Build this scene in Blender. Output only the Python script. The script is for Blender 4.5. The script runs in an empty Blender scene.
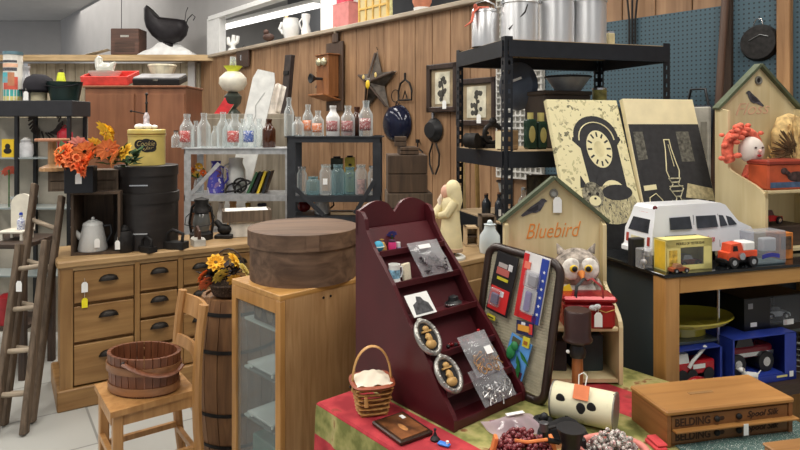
import bpy, bmesh, math, random
from mathutils import Vector, Matrix, Euler
random.seed(7)
SC = bpy.context.scene
COL = SC.collection
F, HZ, EYE = 620.0, 125.0, 1.5
PI = math.pi
def R(a): return math.radians(a)
def XD(px, d): return (px-400)/F*d
def ZD(py, d): return EYE-(py-HZ)/F*d
def DZ(py, z): return (EYE-z)*F/(py-HZ)
def onz(px, py, z):
    d = DZ(py, z); return Vector((XD(px, d), d, z))

# ---------------------------------------------------------------- materials
def lin(c):
    out = []
    for v in c:
        v = v/255.0
        out.append(v/12.92 if v <= .04045 else ((v+.055)/1.055)**2.4)
    return tuple(out)+(1.0,)
MATS = {}
def newmat(name):
    m = bpy.data.materials.new(name); m.use_nodes = True
    nt = m.node_tree; nt.nodes.clear()
    out = nt.nodes.new('ShaderNodeOutputMaterial')
    return m, nt, out
def N(nt, t, **kw):
    n = nt.nodes.new(t)
    for k, v in kw.items():
        if k in n.inputs: n.inputs[k].default_value = v
        else: setattr(n, k, v)
    return n
def coords(nt, scale=(1, 1, 1), rot=(0, 0, 0)):
    tc = N(nt, 'ShaderNodeTexCoord'); mp = N(nt, 'ShaderNodeMapping')
    mp.inputs['Scale'].default_value = scale; mp.inputs['Rotation'].default_value = rot
    nt.links.new(tc.outputs['Object'], mp.inputs['Vector'])
    return mp.outputs['Vector']
def ramp(nt, fac, stops):
    r = N(nt, 'ShaderNodeValToRGB'); e = r.color_ramp.elements
    while len(e) < len(stops): e.new(.5)
    for i, (p, c) in enumerate(stops):
        e[i].position = p; e[i].color = lin(c)
    nt.links.new(fac, r.inputs['Fac']); return r.outputs['Color']
def bumped(nt, bs, h, strength, dist=.004):
    b = N(nt, 'ShaderNodeBump'); b.inputs['Strength'].default_value = strength; b.inputs['Distance'].default_value = dist
    nt.links.new(h, b.inputs['Height']); nt.links.new(b.outputs['Normal'], bs.inputs['Normal'])
def mat(name, c, rough=.6, metal=0.0, var=.12, scale=14, stretch=(1, 1, 1), bump=.1, spec=.4):
    if name in MATS: return MATS[name]
    m, nt, out = newmat(name)
    bs = N(nt, 'ShaderNodeBsdfPrincipled'); bs.inputs['Roughness'].default_value = rough
    bs.inputs['Metallic'].default_value = metal; bs.inputs['Specular IOR Level'].default_value = spec
    nz = N(nt, 'ShaderNodeTexNoise'); nz.inputs['Scale'].default_value = scale; nz.inputs['Detail'].default_value = 5
    nt.links.new(coords(nt, stretch), nz.inputs['Vector'])
    lo = tuple(max(0, v*(1-var)) for v in c); hi = tuple(min(255, v*(1+var)) for v in c)
    nt.links.new(ramp(nt, nz.outputs['Fac'], [(.3, lo), (.7, hi)]), bs.inputs['Base Color'])
    if bump: bumped(nt, bs, nz.outputs['Fac'], bump)
    nt.links.new(bs.outputs[0], out.inputs[0]); MATS[name] = m; return m
def wood(name, c1, c2, axis='x', scale=5, rough=.5, bump=.15, knots=False, c3=None):
    if name in MATS: return MATS[name]
    m, nt, out = newmat(name)
    bs = N(nt, 'ShaderNodeBsdfPrincipled'); bs.inputs['Roughness'].default_value = rough
    st = {'x': (.7, 9, 9), 'y': (9, .7, 9), 'z': (9, 9, .7)}[axis]
    v = coords(nt, st)
    nz = N(nt, 'ShaderNodeTexNoise'); nz.inputs['Scale'].default_value = scale; nz.inputs['Detail'].default_value = 7; nz.inputs['Distortion'].default_value = .6
    nt.links.new(v, nz.inputs['Vector'])
    n2 = N(nt, 'ShaderNodeTexNoise'); n2.inputs['Scale'].default_value = 1.7; n2.inputs['Detail'].default_value = 3
    nt.links.new(coords(nt, (1.5, 1.5, 1.5)), n2.inputs['Vector'])
    a = ramp(nt, nz.outputs['Fac'], [(.32, c1), (.68, c2)])
    b = ramp(nt, n2.outputs['Fac'], [(.3, (170, 165, 160)), (.75, (255, 255, 255))])
    mx = N(nt, 'ShaderNodeMix'); mx.data_type = 'RGBA'; mx.blend_type = 'MULTIPLY'; mx.inputs[0].default_value = .55
    nt.links.new(a, mx.inputs[6]); nt.links.new(b, mx.inputs[7])
    nt.links.new(mx.outputs[2], bs.inputs['Base Color'])
    if bump: bumped(nt, bs, nz.outputs['Fac'], bump)
    nt.links.new(bs.outputs[0], out.inputs[0]); MATS[name] = m; return m
def glass(name, tint=(235, 240, 240), body=.28, rough=.06, edge=.6):
    if name in MATS: return MATS[name]
    m, nt, out = newmat(name)
    tr = N(nt, 'ShaderNodeBsdfTransparent'); tr.inputs[0].default_value = lin(tint)
    bs = N(nt, 'ShaderNodeBsdfPrincipled'); bs.inputs['Base Color'].default_value = lin(tint); bs.inputs['Roughness'].default_value = rough
    bs.inputs['Specular IOR Level'].default_value = .8
    lw = N(nt, 'ShaderNodeLayerWeight'); lw.inputs['Blend'].default_value = .45
    ma = N(nt, 'ShaderNodeMath'); ma.operation = 'MULTIPLY_ADD'; ma.inputs[1].default_value = edge; ma.inputs[2].default_value = body; ma.use_clamp = True
    nt.links.new(lw.outputs['Facing'], ma.inputs[0])
    mx = N(nt, 'ShaderNodeMixShader'); nt.links.new(ma.outputs[0], mx.inputs[0])
    nt.links.new(tr.outputs[0], mx.inputs[1]); nt.links.new(bs.outputs[0], mx.inputs[2])
    nt.links.new(mx.outputs[0], out.inputs[0]); MATS[name] = m; return m
def emit(name, c, s):
    if name in MATS: return MATS[name]
    m, nt, out = newmat(name); e = N(nt, 'ShaderNodeEmission'); e.inputs[0].default_value = lin(c); e.inputs[1].default_value = s
    nt.links.new(e.outputs[0], out.inputs[0]); MATS[name] = m; return m
def spots(name, base, cols, scale=30, rough=.8, thr=.35, kind='F1', stretch=(1, 1, 1)):
    """patterned surface: voronoi cells of several colours over a ground colour"""
    if name in MATS: return MATS[name]
    m, nt, out = newmat(name)
    bs = N(nt, 'ShaderNodeBsdfPrincipled'); bs.inputs['Roughness'].default_value = rough
    vo = N(nt, 'ShaderNodeTexVoronoi'); vo.inputs['Scale'].default_value = scale
    nz = N(nt, 'ShaderNodeTexNoise'); nz.inputs['Scale'].default_value = scale*.9; nz.inputs['Detail'].default_value = 4
    v = coords(nt, stretch); nt.links.new(v, nz.inputs['Vector'])
    ad = N(nt, 'ShaderNodeMix'); ad.data_type = 'RGBA'; ad.blend_type = 'LINEAR_LIGHT'; ad.inputs[0].default_value = .06
    nt.links.new(v, ad.inputs[6]); nt.links.new(nz.outputs['Color'], ad.inputs[7]); nt.links.new(ad.outputs[2], vo.inputs['Vector'])
    sp = N(nt, 'ShaderNodeSeparateColor'); nt.links.new(vo.outputs['Color'], sp.inputs[0])
    n = len(cols)
    c = ramp(nt, sp.outputs[0], [((i+.5)/n, cc) for i, cc in enumerate(cols)])
    lt = N(nt, 'ShaderNodeMath'); lt.operation = 'LESS_THAN'; lt.inputs[1].default_value = thr; nt.links.new(vo.outputs['Distance'], lt.inputs[0])
    mx = N(nt, 'ShaderNodeMix'); mx.data_type = 'RGBA'; mx.inputs[6].default_value = lin(base)
    nt.links.new(lt.outputs[0], mx.inputs[0]); nt.links.new(c, mx.inputs[7]); nt.links.new(mx.outputs[2], bs.inputs['Base Color'])
    bumped(nt, bs, nz.outputs['Fac'], .2)
    nt.links.new(bs.outputs[0], out.inputs[0]); MATS[name] = m; return m

# ---------------------------------------------------------------- mesh builder
FR = Matrix.Rotation(PI/2, 4, 'X')          # xy drawing -> stands up, faces -y
def TR(x, y, z): return Matrix.Translation((x, y, z))
def RX(a): return Matrix.Rotation(R(a), 4, 'X')
def RY(a): return Matrix.Rotation(R(a), 4, 'Y')
def RZ(a): return Matrix.Rotation(R(a), 4, 'Z')
class MB:
    def __init__(s): s.bm = bmesh.new(); s.mi = 0
    def m(s, i): s.mi = i; return s
    def add(s, vs, fs, M=None):
        bv = [s.bm.verts.new(M @ Vector(v) if M else v) for v in vs]
        for f in fs:
            try:
                fc = s.bm.faces.new([bv[i] for i in f]); fc.material_index = s.mi
            except ValueError: pass
        return s
    def box(s, c, d, M=None, b=0.0, taper=1.0):
        x, y, z = d[0]/2, d[1]/2, d[2]/2
        t = taper
        if b and min(d) > 2.2*b:
            vs = []; X = (x, y, z)
            tb = bmesh.new(); bmesh.ops.create_cube(tb, size=1)
            for v in tb.verts:
                k = t if v.co.z > 0 else 1
                v.co = Vector((v.co.x*d[0]*k, v.co.y*d[1]*k, v.co.z*d[2]))
            bmesh.ops.bevel(tb, geom=list(tb.edges), offset=b, segments=1, affect='EDGES')
            tb.verts.index_update()
            vs = [(v.co+Vector(c)) for v in tb.verts]; fs = [[v.index for v in f.verts] for f in tb.faces]
            tb.free(); return s.add(vs, fs, M)
        vs = [(c[0]-x, c[1]-y, c[2]-z), (c[0]+x, c[1]-y, c[2]-z), (c[0]+x, c[1]+y, c[2]-z), (c[0]-x, c[1]+y, c[2]-z),
              (c[0]-x*t, c[1]-y*t, c[2]+z), (c[0]+x*t, c[1]-y*t, c[2]+z), (c[0]+x*t, c[1]+y*t, c[2]+z), (c[0]-x*t, c[1]+y*t, c[2]+z)]
        return s.add(vs, [(3, 2, 1, 0), (4, 5, 6, 7), (0, 1, 5, 4), (1, 2, 6, 5), (2, 3, 7, 6), (3, 0, 4, 7)], M)
    def lathe(s, prof, c=(0, 0, 0), n=20, M=None, sx=1, sy=1):
        vs = []; idx = []
        for r, z in prof:
            if r < 1e-6: idx.append([len(vs)]); vs.append((c[0], c[1], c[2]+z))
            else:
                idx.append(list(range(len(vs), len(vs)+n)))
                for i in range(n):
                    a = 2*PI*i/n; vs.append((c[0]+r*sx*math.cos(a), c[1]+r*sy*math.sin(a), c[2]+z))
        fs = []
        for a, b in zip(idx, idx[1:]):
            for i in range(n):
                j = (i+1) % n
                if len(a) == 1 and len(b) == 1: continue
                if len(a) == 1: fs.append((a[0], b[j], b[i]))
                elif len(b) == 1: fs.append((a[i], a[j], b[0]))
                else: fs.append((a[i], a[j], b[j], b[i]))
        return s.add(vs, fs, M)
    def cyl(s, p0, p1, r0, r1=None, n=12, M=None):
        p0, p1 = Vector(p0), Vector(p1); r1 = r0 if r1 is None else r1
        ax = p1-p0; L = ax.length
        if L < 1e-9: return s
        q = ax.to_track_quat('Z', 'Y').to_matrix().to_4x4()
        MM = Matrix.Translation(p0) @ q
        return s.lathe([(0, 0), (r0, 0), (r1, L), (0, L)], n=n, M=(M @ MM if M else MM))
    def tube(s, pts, r, n=8, closed=False, M=None, flat=1.0):
        pts = [Vector(p) for p in pts]; k = len(pts); vs = []; fs = []
        up = Vector((0, 0, 1)); prev = None
        for i, p in enumerate(pts):
            a = pts[i-1] if (i > 0 or closed) else p
            b = pts[(i+1) % k] if (i < k-1 or closed) else p
            t = (b-a).normalized()
            if prev is None:
                u = t.cross(up)
                if u.length < .05: u = t.cross(Vector((1, 0, 0)))
            else:
                u = prev-t*prev.dot(t)
            u.normalize(); prev = u; w = t.cross(u)
            rr = r[i] if isinstance(r, (list, tuple)) else r
            for j in range(n):
                an = 2*PI*j/n; vs.append(p+u*(math.cos(an)*rr)+w*(math.sin(an)*rr*flat))
        for i in range(k if closed else k-1):
            i2 = (i+1) % k
            for j in range(n):
                j2 = (j+1) % n; fs.append((i*n+j, i*n+j2, i2*n+j2, i2*n+j))
        if not closed:
            fs.append(tuple(range(n-1, -1, -1))); fs.append(tuple((k-1)*n+j for j in range(n)))
        return s.add(vs, fs, M)
    def prism(s, pts, d, M=None):
        n = len(pts)
        vs = [(p[0], p[1], 0) for p in pts]+[(p[0], p[1], d) for p in pts]
        fs = [tuple(range(n-1, -1, -1)), tuple(range(n, 2*n))]+[(i, (i+1) % n, n+(i+1) % n, n+i) for i in range(n)]
        return s.add(vs, fs, M)
    def ball(s, c, r, sc=(1, 1, 1), n=12, M=None):
        prof = [(math.sin(PI*i/(n//2+2))*r, -math.cos(PI*i/(n//2+2))*r) for i in range(n//2+3)]
        MM = Matrix.Translation(c) @ Matrix.Diagonal((sc[0], sc[1], sc[2], 1))
        return s.lathe(prof, n=n, M=(M @ MM if M else MM))
    def torus(s, c, R0, r, M=None, n=24, m=8, sx=1, sy=1, a0=0, a1=360):
        full = abs(a1-a0) >= 360
        k = n if full else n+1
        pts = [(c[0]+R0*sx*math.cos(R(a0+(a1-a0)*i/n)), c[1]+R0*sy*math.sin(R(a0+(a1-a0)*i/n)), c[2]) for i in range(k)]
        return s.tube(pts, r, m, closed=full, M=M)
    def grid(s, fn, nu, nv, M=None):
        vs = [fn(i/nu, j/nv) for j in range(nv+1) for i in range(nu+1)]
        fs = [(j*(nu+1)+i, j*(nu+1)+i+1, (j+1)*(nu+1)+i+1, (j+1)*(nu+1)+i) for j in range(nv) for i in range(nu)]
        return s.add(vs, fs, M)
    def build(s, name, mats, parent=None, smooth=None, label=None, solid=0, fix=True):
        if fix: bmesh.ops.recalc_face_normals(s.bm, faces=s.bm.faces[:])
        me = bpy.data.meshes.new(name); s.bm.to_mesh(me); s.bm.free()
        for mm in (mats if isinstance(mats, (list, tuple)) else [mats]): me.materials.append(mm)
        o = bpy.data.objects.new(name, me); COL.objects.link(o)
        if parent is not None: o.parent = parent
        if smooth is not None:
            me.polygons.foreach_set('use_smooth', [True]*len(me.polygons))
            try: me.set_sharp_from_angle(angle=R(smooth))
            except Exception: pass
        if solid:
            md = o.modifiers.new('thickness', 'SOLIDIFY'); md.thickness = solid; md.offset = 0
        if label: o['label'] = label
        return o
def tag(o, label, cat, group=None, kind=None):
    o['label'] = label; o['category'] = cat
    if group: o['group'] = group
    if kind: o['kind'] = kind
    return o
def T(name, label, cat, loc=(0, 0, 0), rz=0, group=None, M=None):
    o = bpy.data.objects.new(name, None); o.empty_display_size = .05; COL.objects.link(o)
    if M is not None: o.matrix_world = M
    else: o.location = loc; o.rotation_euler = (0, 0, R(rz))
    return tag(o, label, cat, group)
def solo(name, mb, mats, label, cat, loc=(0, 0, 0), rz=0, group=None, smooth=None, M=None, kind=None, solid=0):
    o = mb.build(name, mats, None, smooth, solid=solid)
    if M is not None: o.matrix_world = M
    else: o.location = loc; o.rotation_euler = (0, 0, R(rz))
    return tag(o, label, cat, group, kind)
def struct(name, mb, mats, loc=(0, 0, 0), rz=0, smooth=None):
    o = mb.build(name, mats, None, smooth); o.location = loc; o.rotation_euler = (0, 0, R(rz)); o['kind'] = 'structure'; return o
def copy_tree(o, parent=None):
    c = o.copy(); COL.objects.link(c)
    if parent is not None: c.parent = parent
    for ch in list(o.children): copy_tree(ch, c)
    return c
def again(o, label, loc, rz=0, scale=None):
    c = copy_tree(o); c['label'] = label; c.location = loc; c.rotation_euler = (0, 0, R(rz))
    if scale: c.scale = (scale,)*3 if not isinstance(scale, tuple) else scale
    return c
def txt(name, s, w, h, material, parent, M, depth=.0006, shear=0.0, off=0.0):
    cu = bpy.data.curves.new(name, 'FONT'); cu.body = s; cu.extrude = depth; cu.shear = shear; cu.align_x = 'CENTER'; cu.align_y = 'CENTER'
    cu.resolution_u = 3; cu.offset = off
    ob = bpy.data.objects.new(name, cu); COL.objects.link(ob)
    dg = bpy.context.evaluated_depsgraph_get(); me = bpy.data.meshes.new_from_object(ob.evaluated_get(dg))
    bpy.data.objects.remove(ob)
    xs = [v.co.x for v in me.vertices]; ys = [v.co.y for v in me.vertices]
    cx, cy = (min(xs)+max(xs))/2, (min(ys)+max(ys))/2; kx = w/(max(xs)-min(xs)); ky = h/(max(ys)-min(ys))
    for v in me.vertices:
        v.co = M @ Vector(((v.co.x-cx)*kx, (v.co.y-cy)*ky, v.co.z))
    me.materials.clear(); me.materials.append(material)
    o = bpy.data.objects.new(name, me); COL.objects.link(o); o.parent = parent; return o
def pricetag(parent, p, h=.035, c='tag_white', rot=0, name='price_tag', string=.02, label=None):
    b = MB(); w = h*.55; M = TR(*p) @ RZ(rot) @ FR
    b.prism([(-w/2, -h), (w/2, -h), (w/2, -.2*h), (w*.25, 0), (-w*.25, 0), (-w/2, -.2*h)], .0012, M)
    if string: b.m(1).cyl((p[0], p[1], p[2]), (p[0], p[1]+.001, p[2]+string), .0008, n=5)
    cols = {'tag_white': (238, 238, 235), 'tag_yellow': (240, 225, 40), 'tag_orange': (238, 130, 80)}
    return b.build(name, [mat(c, cols[c], var=.02, bump=0), mat('string', (215, 210, 200))], parent, label=label)
# ---------------------------------------------------------------- palette
DARKMET = mat('dark_metal', (34, 34, 37), .45, .6, .2, 20)
BLACK = mat('black_paint', (26, 26, 28), .5, 0, .2, 20)
RACK = mat('rack_black', (30, 32, 37), .45, .2, .12, 20)
IRON = mat('cast_iron', (40, 38, 37), .6, .5, .25, 30, bump=.3)
GALV = mat('galvanised', (178, 180, 182), .45, .45, .1, 25)
ALU = mat('aluminium', (205, 206, 208), .32, .75, .08, 8, stretch=(1, 1, .3), bump=.12)
WHITE = mat('white_enamel', (232, 232, 228), .35, 0, .03, 8, bump=.03)
CREAM = mat('cream_paint', (226, 214, 178), .6, 0, .05, 12)
CHROME = mat('bright_metal', (200, 200, 200), .2, .9, .05, 8, bump=0)
RED = mat('red_paint', (178, 32, 40), .4, 0, .1, 10)
ORANGE = mat('orange_paint', (226, 96, 44), .45, 0, .08, 10)
YELLOW = mat('yellow_paint', (236, 196, 44), .5, 0, .08, 10)
BLUE = mat('blue_card', (34, 62, 160), .5, 0, .1, 10)
GREEN = mat('green_leaf', (52, 92, 44), .6, 0, .3, 20)
INK = mat('black_ink', (30, 28, 28), .7, 0, .05, bump=0)
INKBROWN = mat('brown_ink', (58, 36, 22), .7, 0, .05, bump=0)
PINE = wood('honey_pine', (142, 103, 58), (174, 134, 82), 'x', 3)  # darkened so the colour carries the shading of the dresser front
PINEZ = wood('honey_pine_upright', (142, 103, 58), (174, 134, 82), 'z', 3)
OAK = wood('oak_veneer', (176, 134, 88), (204, 164, 116), 'z', 6, .5)
OAKF = wood('oak_frame', (184, 132, 70), (212, 160, 96), 'z', 4, .4)
OAKX = wood('oak_rail', (190, 138, 72), (216, 166, 98), 'x', 4, .4)
CHAIRW = wood('chair_wood', (176, 126, 72), (206, 156, 98), 'z', 4, .35)
DARKW = wood('dark_wood', (52, 40, 32), (84, 64, 50), 'x', 4, .6)
DARKWZ = wood('dark_wood_upright', (52, 40, 32), (84, 64, 50), 'z', 4, .6)
GREYW = wood('weathered_wood', (84, 70, 56), (124, 106, 88), 'z', 5, .8, .3)
BROWNW = wood('brown_wood', (110, 72, 44), (148, 102, 66), 'z', 4, .5)
TAN = wood('tan_board', (188, 160, 122), (216, 190, 152), 'x', 4, .6)
CLEAR = glass('clear_glass', (240, 244, 244), .15, .05, .55)
CLEARP = glass('clear_plastic', (240, 240, 242), .07, .08, .35)
AQUA = glass('aqua_glass', (200, 226, 230), .16, .05, .5)
AMBER = glass('amber_glass', (70, 34, 16), .75)
PANE = glass('cabinet_pane', (240, 243, 242), .02, .05, .16)
TINT = glass('dark_pane', (70, 80, 84), .30)

WRZ = -50.1
WA = Vector((-2.92, 9.06, 0)); WD = Vector((math.cos(R(WRZ)), math.sin(R(WRZ)), 0)); WN = Vector((-math.sin(R(WRZ)), math.cos(R(WRZ)), 0))
WC = WN.dot(WA)
def W(px, py, off=0.0):
    k = (px-400)/F; d = (WC-off)/(WN.x*k+WN.y)
    return Vector((k*d, d, ZD(py, d)))
def ws(px): return (W(px, 125)-WA).dot(WD)     # distance along the wall

# ---------------------------------------------------------------- setting
def tile_mat():
    m, nt, out = newmat('floor_tile')
    bs = N(nt, 'ShaderNodeBsdfPrincipled'); bs.inputs['Roughness'].default_value = .35
    br = N(nt, 'ShaderNodeTexBrick'); br.offset = 0; br.inputs['Scale'].default_value = 1; br.inputs['Mortar Size'].default_value = .006
    br.inputs['Brick Width'].default_value = .46; br.inputs['Row Height'].default_value = .46
    br.inputs['Color1'].default_value = lin((172, 172, 167)); br.inputs['Color2'].default_value = lin((182, 182, 177)); br.inputs['Mortar'].default_value = lin((134, 134, 130))
    nt.links.new(coords(nt, (1, 1, 1), (0, 0, R(-34))), br.inputs['Vector'])
    nz = N(nt, 'ShaderNodeTexNoise'); nz.inputs['Scale'].default_value = 7; nz.inputs['Detail'].default_value = 6
    mx = N(nt, 'ShaderNodeMix'); mx.data_type = 'RGBA'; mx.blend_type = 'MULTIPLY'; mx.inputs[0].default_value = .35
    nt.links.new(br.outputs['Color'], mx.inputs[6]); nt.links.new(ramp(nt, nz.outputs['Fac'], [(.3, (205, 203, 198)), (.7, (255, 255, 255))]), mx.inputs[7])
    nt.links.new(mx.outputs[2], bs.inputs['Base Color']); nt.links.new(bs.outputs[0], out.inputs[0]); return m
struct('floor', MB().box((-2, 6, -.05), (18, 26, .1)), tile_mat())
GREYWALL = mat('grey_drywall', (172, 170, 169), .9, 0, .02, 3, bump=.02)
struct('ceiling', MB().box((-2, 7, 4.36), (22, 26, .1)), mat('ceiling_paint', (196, 194, 192), .9, 0, .02, 3, bump=.02))
# end wall far behind, seen over the partition
struct('wall_far', MB().box((-8, 16.75, 2.15), (14, .1, 4.3)), GREYWALL)
TOP = 2.45
s0, s203, s340, s420, s500 = ws(56), ws(203), ws(341), ws(430), ws(500)
sEnd = 9.6
PLANK = wood('wall_plank', (140, 104, 72), (176, 138, 102), 'z', 2.2, .55, .1)
b = MB(); x = -1.2
b.m(1).box((4.2, .07, TOP/2), (10.8, .06, TOP)).m(0)
while x < sEnd:
    b.box((x+.11, .03, TOP/2), (.214, .03, TOP), b=.004); x += .22
struct('wall_right', b, [PLANK, mat('wall_groove', (52, 36, 26), .8)], WA, WRZ)
struct('trim_1', MB().box((4.2, .05, TOP+.02), (10.8, .2, .04), b=.006), wood('trim_cap', (176, 160, 140), (206, 192, 172), 'x', 3), WA, WRZ)
# drywall above the planks with the long opening
b = MB()
b.box(((s0+s203)/2, .2, 3.38), (s203-s0, .16, 1.86))
b.box(((s203+8)/2, .2, 3.70), (8-s203, .16, 1.24))
struct('wall_upper', b, GREYWALL, WA, WRZ)
WTRIM = mat('white_trim', (236, 236, 234), .5, 0, .02, bump=0)
struct('window_1', MB().box(((s203+8)/2, .10, 3.05), (8-s203, .05, .06)).box(((s203+8)/2, .2, 3.065), (8-s203, .16, .03)), WTRIM, WA, WRZ)
struct('trim_2', MB().box(((ws(201)+ws(213))/2, .14, 2.77), (ws(213)-ws(201), .10, .56)), WTRIM, WA, WRZ)
struct('trim_3', MB().box((ws(327), .2, 2.77), (ws(341)-ws(313), .22, .56)), WTRIM, WA, WRZ)
struct('wall_beyond', MB().box((4, 3.2, 2.4), (14, .1, 4.0)), mat('dark_grey_wall', (104, 106, 110), .9, 0, .03, 3), WA, WRZ)
# fluorescent fitting in the room beyond the opening
def strip_light(p0, p1, label):
    p0, p1 = Vector(p0), Vector(p1); L = (p1-p0).length
    t = T('ceiling_light', label, 'light', (p0+p1)/2, math.degrees(math.atan2(p1.y-p0.y, p1.x-p0.x)))
    MB().box((0, 0, .05), (L, .16, .05), b=.01).build('housing', WTRIM, t)
    MB().box((0, 0, 0), (L*.99, .13, .05), b=.015).build('diffuser', emit('tube_glow', (255, 252, 246), 2.6), t)
    MB().cyl((-L*.4, 0, .07), (-L*.4, 0, 1.3), .006, n=6).cyl((L*.4, 0, .07), (L*.4, 0, 1.3), .006, n=6).build('hanger', DARKMET, t)
strip_light((XD(214, 9.7), 9.7, 2.99), (XD(318, 7.7), 7.7, 2.99), 'long white fluorescent strip light glowing beyond the opening over the plank wall')
# partition on the left with its ledge
BEAD = wood('bead_board', (168, 156, 132), (198, 186, 162), 'z', 2.5, .7)
b = MB(); x = -9.5
while x < -2.95:
    b.box((x+.07, 9.06, 1.2), (.134, .03, 2.4), b=.005); x += .14
b.box((-6.2, 9.10, 1.2), (6.6, .04, 2.4))
struct('wall_back', b, BEAD)
struct('trim_4', MB().box((-6.05, 8.98, 2.465), (6.9, .5, .05), b=.006).box((-6.05, 8.75, 2.445), (6.9, .03, .08), b=.006), wood('ledge_wood', (196, 164, 118), (222, 192, 146), 'x', 3))
struct('trim_5', MB().box((-3.02, 9.0, 1.22), (.10, .06, 2.4)), GREYWALL)
# pegboard and stud on the right part of the plank wall
def peg_mat():
    m, nt, out = newmat('pegboard')
    bs = N(nt, 'ShaderNodeBsdfPrincipled'); bs.inputs['Roughness'].default_value = .6
    sx = N(nt, 'ShaderNodeSeparateXYZ'); nt.links.new(coords(nt), sx.inputs[0]); vals = []
    for ax in ('X', 'Z'):
        mu = N(nt, 'ShaderNodeMath'); mu.operation = 'DIVIDE'; mu.inputs[1].default_value = .0254; nt.links.new(sx.outputs[ax], mu.inputs[0])
        fr = N(nt, 'ShaderNodeMath'); fr.operation = 'FRACT'; nt.links.new(mu.outputs[0], fr.inputs[0])
        su = N(nt, 'ShaderNodeMath'); su.operation = 'SUBTRACT'; su.inputs[1].default_value = .5; nt.links.new(fr.outputs[0], su.inputs[0])
        po = N(nt, 'ShaderNodeMath'); po.operation = 'MULTIPLY'; nt.links.new(su.outputs[0], po.inputs[0]); nt.links.new(su.outputs[0], po.inputs[1]); vals.append(po)
    ad = N(nt, 'ShaderNodeMath'); ad.operation = 'ADD'; nt.links.new(vals[0].outputs[0], ad.inputs[0]); nt.links.new(vals[1].outputs[0], ad.inputs[1])
    lt = N(nt, 'ShaderNodeMath'); lt.operation = 'LESS_THAN'; lt.inputs[1].default_value = .042; nt.links.new(ad.outputs[0], lt.inputs[0])
    mx = N(nt, 'ShaderNodeMix'); mx.data_type = 'RGBA'; mx.inputs[6].default_value = lin((62, 86, 97)); mx.inputs[7].default_value = lin((26, 38, 45))
    nt.links.new(lt.outputs[0], mx.inputs[0]); nt.links.new(mx.outputs[2], bs.inputs['Base Color']); nt.links.new(bs.outputs[0], out.inputs[0]); return m
sp0, sp1 = ws(540), ws(731)
PZ = W(613, 22).z
struct('wall_panel', MB().box(((sp0+sp1)/2, -.012, (PZ+.3)/2), (sp1-sp0, .02, PZ-.3)).box(((ws(735)+ws(820))/2, -.012, (PZ+.55)/2), (ws(820)-ws(735), .02, PZ+.1-.3)), peg_mat(), WA, WRZ)
struct('trim_6', MB().box((ws(788), -.045, 1.4), (ws(794.5)-ws(781), .05, 2.4), b=.004), wood('stud', (150, 108, 66), (184, 140, 94), 'z', 3), WA, WRZ)
struct('dark_gap_strip', MB().box((ws(729.5), -.03, 1.4), (.05, .03, 2.4)), DARKWZ, WA, WRZ)  # dark strip standing in for the shadowy gap between pegboard panels

# ---------------------------------------------------------------- camera and light
cam = bpy.data.cameras.new('camera'); co = bpy.data.objects.new('camera', cam); COL.objects.link(co)
cam.sensor_width = 36; cam.lens = F/800*36; cam.shift_y = -(225-HZ)/800; cam.clip_start = .05; cam.clip_end = 60
co.location = (0, 0, EYE); co.rotation_euler = (PI/2, 0, 0); SC.camera = co
def area(loc, sx, sy, p, rot=(0, 0, 0), c=(255, 250, 242)):
    l = bpy.data.lights.new('shop_and_fill_light', 'AREA'); l.shape = 'RECTANGLE'; l.size = sx; l.size_y = sy; l.energy = p; l.color = lin(c)[:3]
    o = bpy.data.objects.new('shop_and_fill_light', l); COL.objects.link(o); o.location = loc; o.rotation_euler = rot
for x in (-4.8, -1.6, 1.6):
    for y in (.4, 3.4, 6.4): area((x, y, 4.25), .7, 2.4, 84)
area((-6.5, 12.5, 4.25), 4.5, 5.0, 190); area((-2.0, 11.0, 4.25), 1.2, 2.0, 40)  # added fill lights, only there to brighten the grey walls at the back
w = bpy.data.worlds.new('world'); SC.world = w; w.use_nodes = True
w.node_tree.nodes['Background'].inputs[0].default_value = lin((232, 236, 242)); w.node_tree.nodes['Background'].inputs[1].default_value = .55
SC.view_settings.view_transform = 'Standard'; SC.view_settings.look = 'None'; SC.view_settings.exposure = 0.0; SC.view_settings.gamma = 1.0
SC.view_settings.use_curve_mapping = False
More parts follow.
